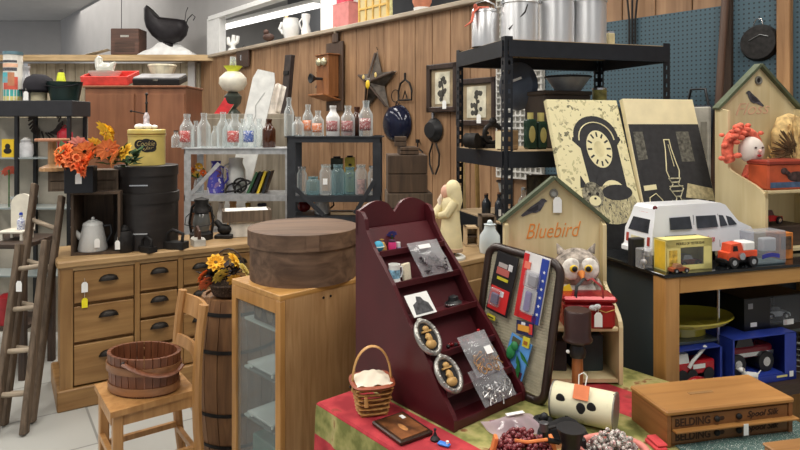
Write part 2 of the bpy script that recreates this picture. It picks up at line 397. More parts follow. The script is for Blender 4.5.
# ================================================================ big furniture
# ---- dresser (front-left corner at px 60,262)
DRZ = 32.6
DO = Vector((-1.777, 3.24, 0)); DU = Vector((math.cos(R(DRZ)), math.sin(R(DRZ)), 0)); DW = Vector((-DU.y, DU.x, 0)); DH = .784
def D(u, w, z=DH): return DO+DU*u+DW*w+Vector((0, 0, z))
CUP = mat('cup_pull_metal', (40, 36, 32), .45, .6, .2)
def make_dresser():
    t = T('dresser', 'long honey pine dresser with many drawers and dark cup pulls', 'dresser', DO, DRZ)
    L, dp = 1.30, .46
    b = MB(); b.box((L/2, dp/2+.012, .43), (L-.04, dp-.03, .62), b=.004); b.build('carcass', PINEZ, t)
    b = MB(); b.box((L/2, dp/2, DH-.0175), (L+.03, dp+.03, .035), b=.006); b.box((L/2, dp/2, DH-.045), (L, dp, .02)); b.build('top', wood('pine_top', (170, 136, 92), (198, 164, 116), 'x', 3), t)  # lighter pine copy, brightness of the lit top put into the colour
    b = MB(); b.box((L/2, dp/2, .055), (L+.03, dp+.03, .11), b=.006); b.build('plinth', PINE, t)
    b = MB()
    for x in (.03, .377, .61, .84, 1.07): b.box((x, .008, .425), (.026 if x > .1 else .06, .022, .63))
    b.build('stile', PINEZ, t)
    def drawer(x0, x1, z0, z1, pull=True):
        f = MB().box(((x0+x1)/2, .012, (z0+z1)/2), (x1-x0-.006, .02, z1-z0-.008), b=.003).build('drawer', PINE, t)
        if pull:
            c = MB(); cx, cz = (x0+x1)/2+.2*(x1-x0-.2), z0+(z1-z0)*.66
            c.prism([(.05*math.cos(PI*i/10), .034*math.sin(PI*i/10)-.006) for i in range(11)], .003, TR(cx, .003, cz-.006) @ FR)
            prof = [(.0, .036), (.018, .032), (.03, .02), (.034, .0)]
            M = TR(cx, .0, cz-.006) @ Matrix.Diagonal((1.3, .8, .85, 1))
            vs = []; fs = []
            for r, z in prof:
                for i in range(9):
                    a = PI+PI*i/8; vs.append((r*math.cos(a)*1.05, r*math.sin(a), z))
            for k in range(3):
                for i in range(8): fs.append((k*9+i, k*9+i+1, k*9+10+i, k*9+9+i))
            c.add(vs, fs, M)
            c.build('cup_pull', CUP, f, 40)
    rows = [(.115, .335), (.345, .54), (.55, .728)]
    for z0, z1 in rows: drawer(.062, .363, z0, z1)
    r4 = [(.115, .26), (.27, .41), (.42, .56), (.57, .725)]
    for c0, c1 in ((.391, .597), (.623, .827), (.853, 1.057), (1.083, 1.28)):
        for z0, z1 in r4: drawer(c0, c1, z0, z1)
    tg = pricetag(t, (.115, -.006, .665), .055, label='white paper tag')
    pricetag(t, (.115, -.006, .58), .052, 'tag_yellow', label='yellow paper tag', string=.03)
    return t
make_dresser()

# ---- oak display cabinet with glass front, round wooden box on top
CRZ = 44.0
CO = Vector((-.445, 2.3, 0)); CU = Vector((math.cos(R(CRZ)), math.sin(R(CRZ)), 0)); CWv = Vector((-CU.y, CU.x, 0))
def C(u, w, z): return CO+CU*u+CWv*w+Vector((0, 0, z))
CH = .866
def make_cabinet():
    # local: x along the closed oak side, y along the glass face (the glass face is at x = 0)
    t = T('display_cabinet', 'oak display cabinet with glass front under the round wooden box', 'cabinet', CO, CRZ)
    L, w, h = .50, .36, CH
    MB().box((L/2+.012, .010, h/2), (L-.024, .02, h-.03)).build('side_panel', OAK, t)
    MB().box((L/2+.012, w-.006, h/2), (L-.07, .006, h-.12)).build('side_pane', PANE, t)  # unseen far side, glazed to let light into the cabinet
    MB().box((L/2, w-.012, .04), (L-.05, .02, .08)).box((L/2, w-.012, h-.045), (L-.05, .02, .045)).build('side_rail', OAKX, t)
    MB().box((L-.035, w-.012, h/2), (.03, .022, h-.03)).build('corner_post', OAKF, t)
    MB().box((L-.01, w/2, h/2), (.02, w-.04, h-.03)).build('back_panel', OAK, t)
    gl = mat('grey_lining', (158, 156, 146), .7, 0, .05)
    MB().box((L/2, .023, h/2), (L-.06, .005, h-.12)).build('lining', gl, t); MB().box((L-.024, w/2, h/2), (.005, w-.06, h-.12)).build('lining', gl, t)
    MB().box((L/2, w/2, h-.011), (L, w, .022), b=.002).build('top', OAKX, t)
    MB().box((L/2, w/2, .04), (L-.03, w-.042, .08)).build('base', OAKX, t)
    f = MB(); e = .034
    f.box((.012, e/2, h/2-.011), (.024, e, h-.022), b=.002).box((.012, w-e/2, h/2-.011), (.024, e, h-.022), b=.002)
    f.box((.012, w/2, h-.022-.025), (.024, w-2*e, .05)).box((.012, w/2, .04), (.024, w-2*e, .08))
    fo = f.build('front_frame', OAKF, t)
    MB().box((.012, w/2, (h-.072+.08)/2), (.005, w-2*e, h-.072-.08)).build('glass_pane', PANE, fo)
    for z in (.30, .50, .70): MB().box((L/2+.01, w/2, z), (L-.07, w-.045, .008)).build('glass_shelf', glass('shelf_glass', (226, 236, 234), .16), t)
    for x in (.20, .235): MB().cyl((x, .0, h-.045), (x, -.002, h-.045), .005, n=8).build('screw_hole', INK, t)
make_cabinet()
def rot_in_cab(u, w, z): return C(u, w, z)
# things behind the glass
t = T('photo_case', 'small dark hinged double picture case inside the glass cabinet on top shelf', 'picture frame', C(.065, .20, .7045), CRZ-90)
for dx in (-.042, .042):
    f = MB().box((dx, 0, .045), (.08, .016, .09), b=.004).build('case_leaf', DARKW, t)
    MB().torus((dx, -.009, .045), .024, .004, M=None, n=16, m=6).build('oval_mat', mat('old_gold', (150, 124, 78), .5), f) if False else MB().lathe([(0, 0), (.024, 0), (.024, .002), (0, .002)], n=16, sy=1.3, M=TR(dx, -.008, .045) @ FR).build('oval_photo', mat('old_photo', (120, 104, 84), .6), f)
for i, (u, w, z, lab) in enumerate(((.10, .19, .5045, 'glass jewellery tray on the middle shelf of the oak display cabinet'), (.10, .19, .3045, 'glass jewellery tray on the low shelf of the oak display cabinet'))):
    t = T('glass_tray', lab, 'tray', C(u, w, z), CRZ, 'trays in the display cabinet')
    MB().box((0, 0, .006), (.14, .17, .01), b=.002).build('tray_base', mat('grey_felt', (90, 96, 96), .9), t)
    MB().box((0, 0, .032), (.15, .18, .008), b=.002).build('tray_lid', CLEAR, t)
    for sx, sy in ((-1, -1), (1, -1), (-1, 1), (1, 1)): MB().cyl((sx*.06, sy*.075, .011), (sx*.06, sy*.075, .028), .005, n=6).build('post', WHITE, t)
solo('teal_box', MB().box((0, 0, .08), (.16, .2, .16), b=.003), mat('teal_card', (88, 120, 112), .7), 'teal green box standing at the bottom of the oak display cabinet', 'box', C(.13, .18, .081), CRZ)
ROUNDW = wood('bentwood', (82, 60, 44), (130, 102, 80), 'x', 3, .65, .25)
def make_round_box():
    p = C(.25, .205, CH); t = T('cheese_box', 'large round bentwood box with lid on the oak display cabinet', 'box', p, 12)
    r = .222
    MB().lathe([(0, 0), (r, 0), (r, .15), (r-.008, .15), (0, .15)], n=48).build('body', ROUNDW, t, 40)
    lid = MB().lathe([(r+.002, .142), (r+.009, .142), (r+.009, .206), (r-.004, .21), (0, .21)], n=48).build('lid', ROUNDW, t, 40)
    MB().box((r*.1, -r-.0115, .174), (.05, .003, .06)).build('lap_seam', ROUNDW, lid)
make_round_box()

# ---- wooden chair with stave bucket
def make_chair():
    p = Vector((-1.0, 2.50, 0)); rz = 36
    t = T('wooden_chair', 'small light wood chair holding the oval stave bucket', 'chair', p, rz)
    S = .448                      # seat top; local x: -front ... +back
    b = MB(); b.prism([(-.185, -.155), (.135, -.14), (.135, .14), (-.185, .155)], .022, TR(0, 0, S-.022)); b.build('seat', CHAIRW, t)
    for y in (-.125, .125):
        MB().box((-.155, y, (S-.022)/2), (.036, .036, S-.022), b=.004).build('front_leg', CHAIRW, t)
        pts = []
        for i in range(9):
            z = .78*i/8; x = .135+.04*((z-.42)/.42)**2
            pts.append((x, y*1.12+(.0), z))
        MB().tube(pts, .0215, 8, flat=.9).build('back_post', CHAIRW, t)
        MB().box((0, y, S-.045), (.30, .02, .045)).build('apron', CHAIRW, t)
        MB().box((-.01, y, .21), (.28, .018, .022)).build('stretcher', CHAIRW, t)
    MB().box((-.165, 0, S-.045), (.02, .22, .045)).build('apron', CHAIRW, t)
    MB().box((-.165, 0, .25), (.018, .22, .022)).build('stretcher', CHAIRW, t)
    MB().box((.14, 0, .19), (.018, .25, .022)).build('stretcher', CHAIRW, t)
    def slat(z0, z1, x):
        b = MB(); n = 8; pts = []
        for k, zz in ((0, z0), (1, z1)):
            pass
        b.grid(lambda u, v: (x+.022*math.sin(PI*u)+(z0+(z1-z0)*v-.6)*.16, -.135+.27*u, z0+(z1-z0)*v), 8, 2)
        b.build('back_slat', CHAIRW, t, solid=.014)
    slat(.685, .765, .150); slat(.555, .60, .138)
    return p, rz, S
cp, crz, S = make_chair()
STAVE = wood('stave_wood', (96, 54, 34), (134, 82, 54), 'z', 4, .4)
def make_bucket():
    p = cp+Vector((math.cos(R(crz))*(-.03), math.sin(R(crz))*(-.03), S))
    t = T('stave_bucket', 'oval reddish brown stave bucket with wooden hoops on the chair', 'bucket', p, -12)
    b = MB(); n = 28; sx, sy = .15, .105; h = .15
    for i in range(n):
        a0, a1 = 2*PI*i/n+.012, 2*PI*(i+1)/n-.012; vs = []
        for z, k in ((0, .93), (h, 1.0)):
            for a in (a0, a1):
                for rr in (1.0, .90): vs.append((sx*k*rr*math.cos(a), sy*k*rr*math.sin(a), z))
        b.add(vs, [(0, 2, 6, 4), (1, 5, 7, 3), (4, 6, 7, 5), (0, 1, 3, 2), (0, 4, 5, 1), (2, 3, 7, 6)])
    b.lathe([(0, .01), (.92, .01), (.92, .02), (0, .02)], n=n, M=Matrix.Diagonal((sx, sy, 1, 1)))
    b.build('staves', STAVE, t)
    for z, k in ((.022, .955), (.10, .995)):
        MB().lathe([(1.0, -.014), (1.035, -.014), (1.035, .014), (1.0, .014)], n=36, M=TR(0, 0, z) @ Matrix.Diagonal((sx*k, sy*k, 1, 1))).build('hoop', wood('hoop_wood', (120, 78, 48), (158, 110, 72), 'x', 4, .35), t, 40)
    pts = [(sx*1.06*math.cos(a), sy*1.06*math.sin(a)-.002, .135-.05*math.sin((a-R(-95))/(R(10)-R(-95))*PI)*.6-.02*(a-R(-95))) for a in [R(-95+105*i/8) for i in range(9)]]
    MB().tube(pts, .013, 8, flat=.45).build('swing_handle', STAVE, t)
    MB().ball(pts[0], .008).build('handle_pin', IRON, t, 60)
make_bucket()

# ---- tall barrel with basket of flowers
BP = Vector((-.775, 2.93, 0))
def make_barrel():
    t = T('barrel', 'tall wooden barrel with dark iron hoops between chair and display cabinet', 'barrel', BP, 0)
    h = .71; n = 18; b = MB()
    def rad(z): u = z/h*2-1; return .155+.04*(1-u*u)
    zs = [h*i/8 for i in range(9)]
    for i in range(n):
        a0, a1 = 2*PI*i/n+.01, 2*PI*(i+1)/n-.01; vs = []; fs = []
        for z in zs:
            r = rad(z); vs += [(r*math.cos(a0), r*math.sin(a0), z), (r*math.cos(a1), r*math.sin(a1), z), (.9*r*math.cos(a1), .9*r*math.sin(a1), z), (.9*r*math.cos(a0), .9*r*math.sin(a0), z)]
        for k in range(8):
            for q in range(4): fs.append((k*4+q, k*4+(q+1) % 4, k*4+4+(q+1) % 4, k*4+4+q))
        fs += [(3, 2, 1, 0), (32, 33, 34, 35)]; b.add(vs, fs)
    BW = wood('barrel_wood', (122, 84, 52), (162, 118, 76), 'z', 4, .6, .2); b.build('staves', BW, t)
    MB().lathe([(0, h-.03), (rad(h)*.9, h-.03), (rad(h)*.9, h-.012), (0, h-.012)], n=24).build('head', BW, t)
    for z in (.06, .21, .49, .65):
        MB().lathe([(rad(z-.008)+.001, z-.008), (rad(z-.008)+.003, z-.008), (rad(z+.008)+.003, z+.008), (rad(z+.008)+.001, z+.008)], n=36).build('iron_hoop', IRON, t, 40)
make_barrel()
def flower_head(b, c, r, n=9, tilt=(0, 0), layers=2):
    M = TR(*c) @ Euler((tilt[0], tilt[1], random.random()*6)).to_matrix().to_4x4()
    for L in range(layers):
        k = 1-.3*L
        for i in range(n):
            a = 2*PI*(i+.5*L)/n; ca, sa = math.cos(a), math.sin(a); w = r*.34*k
            b.add([(ca*r*.15, sa*r*.15, .1*r), (ca*r*.6*k-sa*w, sa*r*.6*k+ca*w, (.18+.2*L)*r), (ca*r*k, sa*r*k, (.05+.25*L)*r), (ca*r*.6*k+sa*w, sa*r*.6*k-ca*w, (.18+.2*L)*r)], [(0, 1, 2, 3)], M)
def leafy(b, c, n, r, L=.05, w=.014):
    for _ in range(n):
        a = random.random()*2*PI; e = random.uniform(-.3, 1.2); M = TR(c[0]+random.uniform(-r, r), c[1]+random.uniform(-r, r)*.6, c[2]+random.uniform(-.3, .6)*r) @ RZ(math.degrees(a)) @ RY(-math.degrees(e))
        b.add([(0, 0, 0), (L*.5, w, .006), (L, 0, -.004), (L*.5, -w, .006)], [(0, 1, 2, 3)], M)
def make_flower_basket():
    t = T('flower_basket', 'dark wicker basket of yellow and orange silk flowers on the barrel', 'flowers', BP+Vector((-.03, -.02, .71)), 0)
    wk = spots('dark_wicker', (60, 46, 38), [(90, 72, 58), (44, 34, 28), (120, 98, 80)], 60, thr=.6)
    b = MB().lathe([(0, 0), (.07, 0), (.088, .05), (.084, .05), (.065, .01), (0, .01)], n=20); b.torus((0, 0, .05), .088, .006); b.build('basket', wk, t, 50)
    MB().tube([(-.088*math.cos(a), 0, .05+.16*math.sin(a)) for a in [PI*i/12 for i in range(13)]], .004, 6).build('handle', DARKW, t)
    b = MB()
    for i in range(7): leafy(b, (random.uniform(-.07, .07), random.uniform(-.05, .03), .09), 14, .045)
    b.build('foliage', spots('dark_foliage', (44, 34, 36), [(70, 60, 40), (60, 40, 44), (48, 66, 40)], 40), t)
    cols = [(244, 176, 52), (246, 190, 60), (232, 200, 90), (222, 120, 60), (214, 110, 70), (240, 214, 130), (236, 170, 60)]
    pos = [(-.045, -.05, .155), (.035, -.05, .165), (-.01, -.085, .10), (-.09, -.05, .09), (-.075, -.08, .065), (.08, -.05, .12), (.055, -.08, .075)]
    for c, p in zip(cols, pos):
        b = MB(); flower_head(b, p, .046, 10, (R(55), 0)); b.build('flower', mat('petal_%d_%d' % (c[0], c[1]), c, .7, var=.12), t)
make_flower_basket()

# ---- showcase with black glass top
SRZ = 17.0
SO = Vector((.898, 2.10, 0)); SU = Vector((math.cos(R(SRZ)), math.sin(R(SRZ)), 0)); SWv = Vector((-SU.y, SU.x, 0)); SH = .992
def S_(u, w, z=SH): return SO+SU*u+SWv*w+Vector((0, 0, z))
def make_showcase():
    t = T('showcase', 'oak framed glass showcase with dark glass top holding toy vehicles', 'showcase', SO, SRZ)
    L, dp, h = 1.15, .46, SH
    g = .012; e = .062
    for x, y in ((e/2, e/2), (L-e/2, e/2), (e/2, dp-e/2), (L-e/2, dp-e/2)):
        MB().box((x, y, (h-g)/2), (e, e, h-g), b=.004).build('corner_post', OAKF, t)
    for y in (e/2, dp-e/2): MB().box((L/2, y, h-g-.03), (L-2*e, e*.9, .055), b=.003).build('top_rail', OAKX, t)
    for x in (e/2, L-e/2): MB().box((x, dp/2, h-g-.012), (e*.6, dp-2*e, .02)).build('top_rail', DARKMET, t)
    MB().box((L/2, dp/2, h-g/2), (L+.01, dp+.01, g), b=.002).build('glass_top', mat('black_glass', (20, 22, 24), .08, 0, .0, bump=0, spec=.6), t)
    MB().box((L/2, dp/2, .53), (L-.02, dp-.02, .04)).build('deck', DARKW, t)
    MB().box((L/2, dp-.02, .74), (L-2*e, .012, .44)).build('back_panel', mat('dark_back', (40, 44, 48), .7), t)
    MB().box((e*.5, dp/2, .745), (.006, dp-2*e, .43)).build('end_pane', TINT, t)
    MB().box((L/2, dp/2+.02, .708), (L-2*e, dp-.16, .008)).build('glass_shelf', glass('smoked_shelf', (120, 130, 130), .3), t)
    for x in (.32, .78): MB().cyl((x, .10, .55), (x, .10, .93), .005, n=6).build('shelf_support', CHROME, t)
make_showcase()

# ---- low table with the print cloth
TRZ = 40.5
TO = Vector((-.236, 1.88, 0)); TU = Vector((math.cos(R(TRZ)), math.sin(R(TRZ)), 0)); TF = Vector((TU.y, -TU.x, 0)); TH = .66
def TT(e, f, z=TH): return TO+TU*e+TF*f+Vector((0, 0, z))
def make_table():
    t = T('low_table', 'low table hidden under the red and green print cloth', 'table', TO, TRZ)
    MB().box((.47, -.70, TH-.02), (.92, 1.38, .025)).build('tabletop', DARKW, t)
    for x in (.06, .88):
        for y in (-.06, -1.34): MB().box((x, y, (TH-.03)/2), (.05, .05, TH-.03)).build('leg', DARKWZ, t)
    def cloth_mat():
        m, nt, out = newmat('print_cloth'); bs = N(nt, 'ShaderNodeBsdfPrincipled'); bs.inputs['Roughness'].default_value = .9
        sx = N(nt, 'ShaderNodeSeparateXYZ'); v = coords(nt); nt.links.new(v, sx.inputs[0])
        nz = N(nt, 'ShaderNodeTexNoise'); nz.inputs['Scale'].default_value = 16; nz.inputs['Detail'].default_value = 3; nt.links.new(v, nz.inputs['Vector'])
        n2 = N(nt, 'ShaderNodeTexVoronoi'); n2.inputs['Scale'].default_value = 15; nt.links.new(v, n2.inputs['Vector'])
        green = ramp(nt, nz.outputs['Fac'], [(.38, (110, 112, 56)), (.5, (148, 144, 84)), (.6, (170, 158, 104)), (.66, (128, 82, 44))])
        red = ramp(nt, nz.outputs['Fac'], [(.4, (156, 38, 48)), (.6, (186, 56, 62)), (.72, (120, 60, 40))])
        # bands across the cloth: y (towards the viewer is -) decides which print shows
        wv = N(nt, 'ShaderNodeMath'); wv.operation = 'MODULO'; wv.inputs[1].default_value = .62
        ab = N(nt, 'ShaderNodeMath'); ab.operation = 'ABSOLUTE'; nt.links.new(sx.outputs['X'], ab.inputs[0]); nt.links.new(ab.outputs[0], wv.inputs[0])
        gt = N(nt, 'ShaderNodeMath'); gt.operation = 'GREATER_THAN'; gt.inputs[1].default_value = .16; nt.links.new(wv.outputs[0], gt.inputs[0])
        zz = N(nt, 'ShaderNodeMath'); zz.operation = 'LESS_THAN'; zz.inputs[1].default_value = TH-.008; nt.links.new(sx.outputs['Z'], zz.inputs[0])
        z2 = N(nt, 'ShaderNodeMath'); z2.operation = 'GREATER_THAN'; z2.inputs[1].default_value = TH-.095; nt.links.new(sx.outputs['Z'], z2.inputs[0])
        an = N(nt, 'ShaderNodeMath'); an.operation = 'MULTIPLY'; nt.links.new(zz.outputs[0], an.inputs[0]); nt.links.new(z2.outputs[0], an.inputs[1])
        mxf = N(nt, 'ShaderNodeMath'); mxf.operation = 'MAXIMUM'; nt.links.new(gt.outputs[0], mxf.inputs[0]); nt.links.new(an.outputs[0], mxf.inputs[1])
        mx = N(nt, 'ShaderNodeMix'); mx.data_type = 'RGBA'; nt.links.new(mxf.outputs[0], mx.inputs[0]); nt.links.new(red, mx.inputs[6]); nt.links.new(green, mx.inputs[7])
        nt.links.new(mx.outputs[2], bs.inputs['Base Color']); bumped(nt, bs, nz.outputs['Fac'], .15); nt.links.new(bs.outputs[0], out.inputs[0]); return m
    # cloth: outline rings from the top edge down the skirt
    W0, W1, F0, F1 = -.012, .95, .012, -1.40
    ring = []
    n = 26
    for i in range(n): ring.append((W0, F1+(F0-F1)*i/n))
    for i in range(n): ring.append((W0+(W1-W0)*i/n, F0))
    for i in range(n): ring.append((W1, F0+(F1-F0)*i/n))
    for i in range(n): ring.append((W1+(W0-W1)*i/n, F1))
    cx, cy = (W0+W1)/2, (F0+F1)/2; b = MB(); K = len(ring); vs = []; fs = []
    for k, (z, out_) in enumerate(((TH, -.004), (TH-.006, .001), (TH-.04, .004), (TH-.16, .010), (TH-.36, .014))):
        for i, (x, y) in enumerate(ring):
            f = out_*(1+.9*math.sin(i*1.9+.4)*min(1, k/3.0))
            dx = -1 if x == W0 else (1 if x == W1 else 0); dy = 1 if y == F0 else (-1 if y == F1 else 0)
            vs.append((x+dx*f, y+dy*f, z))
    for k in range(4):
        for i in range(K): fs.append((k*K+i, k*K+(i+1) % K, (k+1)*K+(i+1) % K, (k+1)*K+i))
    fs.append(tuple(range(K))); b.add(vs, fs)
    solo('tablecloth', b, cloth_mat(), 'red and green floral print cloth draped over the low table', 'tablecloth', TO, TRZ)
make_table()
TOPZ = TH+.001

# ---- black steel rack
RRZ = 17.0
RO = Vector((.459, 2.71, 0)); RU = Vector((math.cos(R(RRZ)), math.sin(R(RRZ)), 0)); RWv = Vector((-RU.y, RU.x, 0))
RL, RD = .87, .56
def RK(u, w, z): return RO+RU*u+RWv*w+Vector((0, 0, z))
RTOP, RMID, RLOW = 1.865, 1.375, 1.05
def make_rack():
    t = T('steel_rack', 'tall black perforated steel rack carrying the aluminium milk cans', 'shelving', RO, RRZ)
    for x, y, sx, sy in ((0, 0, 1, 1), (RL, 0, -1, 1), (0, RD, 1, -1), (RL, RD, -1, -1)):
        b = MB(); H = RTOP+.025
        for (ax, s) in (('x', sx), ('y', sy)):
            def bx(o0, o1, z0, z1):
                if ax == 'x': b.box((x+s*(o0+o1)/2, y+sy*.001, (z0+z1)/2), (o1-o0, .0025, z1-z0))
                else: b.box((x+sx*.001, y+s*(o0+o1)/2, (z0+z1)/2), (.0025, o1-o0, z1-z0))
            bx(0, .015, 0, H); bx(.027, .038, 0, H)
            z = .02
            while z < H:
                bx(.015, .027, z, min(H, z+.022)); z += .042
        b.build('post', RACK, t)
    for z in (RTOP, RMID, RLOW, .25):
        for y in (-.004, RD+.004): MB().box((RL/2, y, z-.028), (RL-.03, .006, .072)).box((RL/2, y+(.012 if y < .1 else -.012), z-.06), (RL-.03, .024, .005)).build('beam', RACK, t)
        for x in (-.004, RL+.004): MB().box((x, RD/2, z-.028), (.006, RD-.03, .072)).build('beam', RACK, t)
        MB().box((RL/2, RD/2, z+.004), (RL-.006, RD-.004, .016)).build('shelf_board', TAN, t)
make_rack()
# ================================================================ table front: display, basket, tray, houses
YZ = Matrix(((0, 0, 1, 0), (1, 0, 0, 0), (0, 1, 0, 0), (0, 0, 0, 1)))
DPO = Vector((.147, 1.69, TOPZ)); DPU = TU; DPB = -TF
MAROON = mat('maroon_paint', (74, 22, 28), .38, 0, .1, 6, bump=.03)
def yf(z): return max(0, (z-.04)/.46*.395)
def DP(x, z, dy=.0): return DPO+DPU*x+DPB*(yf(z)+dy)+Vector((0, 0, z))
SHELVES = (.43, .345, .255, .165, .085)
def make_display():
    t = T('tiered_display', 'tall maroon slanted display stand with small shelves and scrolled top', 'display stand', DPO, TRZ)
    w, dp = .31, .45
    side = [(0, 0), (0, .03), (.008, .045)]+[(yf(z)+.006*math.sin((z-.05)/.44*PI*5), z) for z in (.1, .15, .2, .25, .3, .35, .4, .45)]+[(.395, .50), (.402, .535), (.42, .556), (dp, .56), (dp, 0)]
    for x in (0, w-.014): MB().prism(side, .014, YZ @ TR(0, 0, x)).build('side_panel', MAROON, t)
    top = [(0, .48)]+[(u*w, .556+.022*math.sin(u*PI*2-.9) if False else .555+.03*math.sin(min(u, 1-u)*2*PI*.95)-.018*math.exp(-((u-.5)/.06)**2)) for u in [i/24 for i in range(25)]]+[(w, .48)]
    MB().prism(top, .012, TR(0, dp-.002, 0) @ FR).build('scrolled_crest', MAROON, t)
    b = MB(); b.box((w/2, dp-.006, .26), (w-.028, .008, .5)); b.build('back_board', MAROON, t)
    zz0, zz1 = .02, .50
    MB().prism([(yf(zz0)+.066, zz0-.01), (yf(zz1)+.028, zz1), (yf(zz1)+.034, zz1), (yf(zz0)+.073, zz0-.01)], w-.03, YZ @ TR(0, 0, .015)).build('slanted_board', MAROON, t)
    for z in SHELVES:
        MB().box((w/2, yf(z)+.034, z-.004), (w-.029, .066, .008)).box((w/2, yf(z)+.004, z+.004), (w-.029, .006, .012)).build('shelf', MAROON, t)
    MB().box((w/2, .035, .008), (w-.029, .066, .014)).box((w/2, .004, .016), (w-.029, .006, .02)).build('bottom_ledge', MAROON, t)
make_display()
SL = math.degrees(math.atan2(.46, .395))
def DSL(x, z, up=0, out=.0):
    """frame lying on the slope of the display: x along, y up the slope, z towards the viewer"""
    M = Matrix.Translation(DP(x, z)) @ RZ(TRZ) @ RX(SL) @ TR(0, up, out); return M
def DSTAND(x, z, dy=.036): return DP(x, z+.0005, dy)
# trinkets on the top shelf
t = T('pincushion', 'turquoise ball trinket at the left of the top display shelf', 'trinket', DSTAND(.032, .43), TRZ)
MB().ball((0, 0, .018), .018, n=14).build('ball', mat('turquoise', (70, 160, 190), .6), t, 60); MB().torus((0, 0, .018), .0182, .002).build('band', mat('pale_band', (200, 210, 200)), t)
t = T('gold_bell', 'small gold trinket behind the turquoise ball on the top display shelf', 'trinket', DSTAND(.058, .43, .05), TRZ)
MB().lathe([(0, 0), (.018, 0), (.016, .012), (.009, .026), (0, .03)], n=14).build('bell', mat('gold_paint', (186, 150, 82), .4, .5), t, 50); MB().torus((0, 0, .035), .006, .0015, M=RX(90) @ TR(0, .035, -.035) if False else None, n=12).build('ring', mat('gold_paint', (186, 150, 82)), t)
t = T('pink_pot', 'bright pink little jar on the top display shelf', 'jar', DSTAND(.09, .43), TRZ)
MB().lathe([(0, 0), (.013, 0), (.014, .012), (.012, .026), (0, .026)], n=14).build('body', mat('hot_pink', (226, 62, 130), .5), t, 50); MB().lathe([(0, .026), (.012, .026), (.012, .032), (0, .032)], n=12).build('lid', mat('dark_lid', (70, 40, 60)), t)
t = T('white_thimble', 'tiny white china cylinder right of the pink jar', 'trinket', DSTAND(.115, .43), TRZ)
MB().lathe([(0, 0), (.009, 0), (.008, .022), (0, .022)], n=12).build('body', WHITE, t, 50); MB().torus((0, 0, .004), .0092, .0015).build('rim', mat('blue_line', (70, 90, 160)), t)
t = T('blue_flower', 'small blue silk flower behind the white thimble', 'flower', DSTAND(.105, .43, .055), TRZ)
MB().cyl((0, 0, 0), (0, 0, .042), .002, n=6).build('stem', GREEN, t)
b = MB(); flower_head(b, (0, 0, .044), .02, 8, (R(50), 0)); b.build('bloom', mat('blue_petal', (74, 78, 160), .7), t)
def bag(name, label, M, w, h, fill, fmat, group=None, th=.012, lab=None):
    t = T(name, label, 'plastic bag', group=group, M=M)
    b = MB(); b.grid(lambda u, v: ((u-.5)*w, v*h, .002+th*max(0, math.sin(PI*u))*max(0, math.sin(PI*min(1, v*1.12)))+.002*math.sin(17*u+9*v)), 10, 10)
    b.grid(lambda u, v: ((.5-u)*w, v*h, .001), 10, 10)
    b.build('clear_film', CLEARP, t, 60)
    c = MB(); rr = random.Random(len(label))
    for i in range(fill):
        p = (rr.uniform(-.38, .38)*w, rr.uniform(.06, .5)*h, rr.uniform(.003, th*.8)); k = i % 3
        if k == 0: c.torus(p, rr.uniform(.006, .011), .0015, n=10, m=5)
        elif k == 1: c.ball(p, rr.uniform(.003, .006), n=6)
        else:
            a = rr.uniform(0, PI); L = rr.uniform(.012, .022); c.tube([(p[0]-L*math.cos(a), p[1]-L*math.sin(a), p[2]), (p[0], p[1], p[2]+.003), (p[0]+L*math.cos(a), p[1]+L*math.sin(a), p[2])], .0017, 5)
    o = c.build('contents', fmat, t); o['kind'] = 'stuff'
    if lab:
        MB().box((lab[0], lab[1], th+.003), (lab[2], lab[3], .001)).build('paper_label', mat('tag_white', (238, 238, 235)), t)
    return t
SILVERB = mat('silver_bits', (176, 174, 172), .3, .7, .3, 60)
bag('jewellery_bag', 'clear bag of black and silver jewellery at the top right of the maroon display', DSL(.188, .345, .004, .012), .135, .125, 34, mat('dark_bits', (60, 54, 58), .3, .4, .6, 60), 'bagged jewellery on the display', .02, (-.02, .095, .05, .014))
bag('jewellery_bag', 'clear bag of gold and orange jewellery with two white labels on the maroon display', DSL(.175, .088, .004, .030), .12, .125, 30, spots('gold_bits', (150, 110, 60), [(190, 140, 70), (220, 120, 70), (120, 90, 60), (200, 200, 190)], 80), 'bagged jewellery on the display', .02, (.015, .06, .028, .024))
bag('jewellery_bag', 'clear bag of silver chain lying lowest on the maroon display', DSL(.18, .022, .004, .022), .14, .105, 44, SILVERB, 'bagged jewellery on the display', .02, (.03, .095, .022, .018))
# mug and spotted card on the second shelf
t = T('beer_stein', 'small white mug with blue picture on the second display shelf', 'mug', DSTAND(.038, .345), TRZ)
MB().lathe([(0, 0), (.021, 0), (.021, .004), (.0185, .008), (.0175, .05), (.019, .058), (.0165, .058), (.015, .008), (0, .006)], n=24).build('body', WHITE, t, 40)
MB().tube([(.017, 0, .046), (.03, 0, .046), (.034, 0, .03), (.028, 0, .014), (.018, 0, .012)], .003, 7).build('handle', WHITE, t, 60)
MB().lathe([(.0188, .016), (.0186, .042)], n=24, M=None).build('blue_band', mat('blue_transfer', (120, 160, 180), .4, 0, .4, 90), t, 60)
t = T('spotted_card', 'cream card with dark spots leaning beside the white mug', 'card', DSTAND(.09, .345, .03), TRZ+8)
MB().box((0, .004, .027), (.036, .012, .054), M=RX(-8), b=.003).build('card', spots('spotted_cream', (228, 218, 190), [(60, 50, 40), (150, 40, 50), (228, 218, 190), (228, 218, 190)], 160, thr=.3), t)
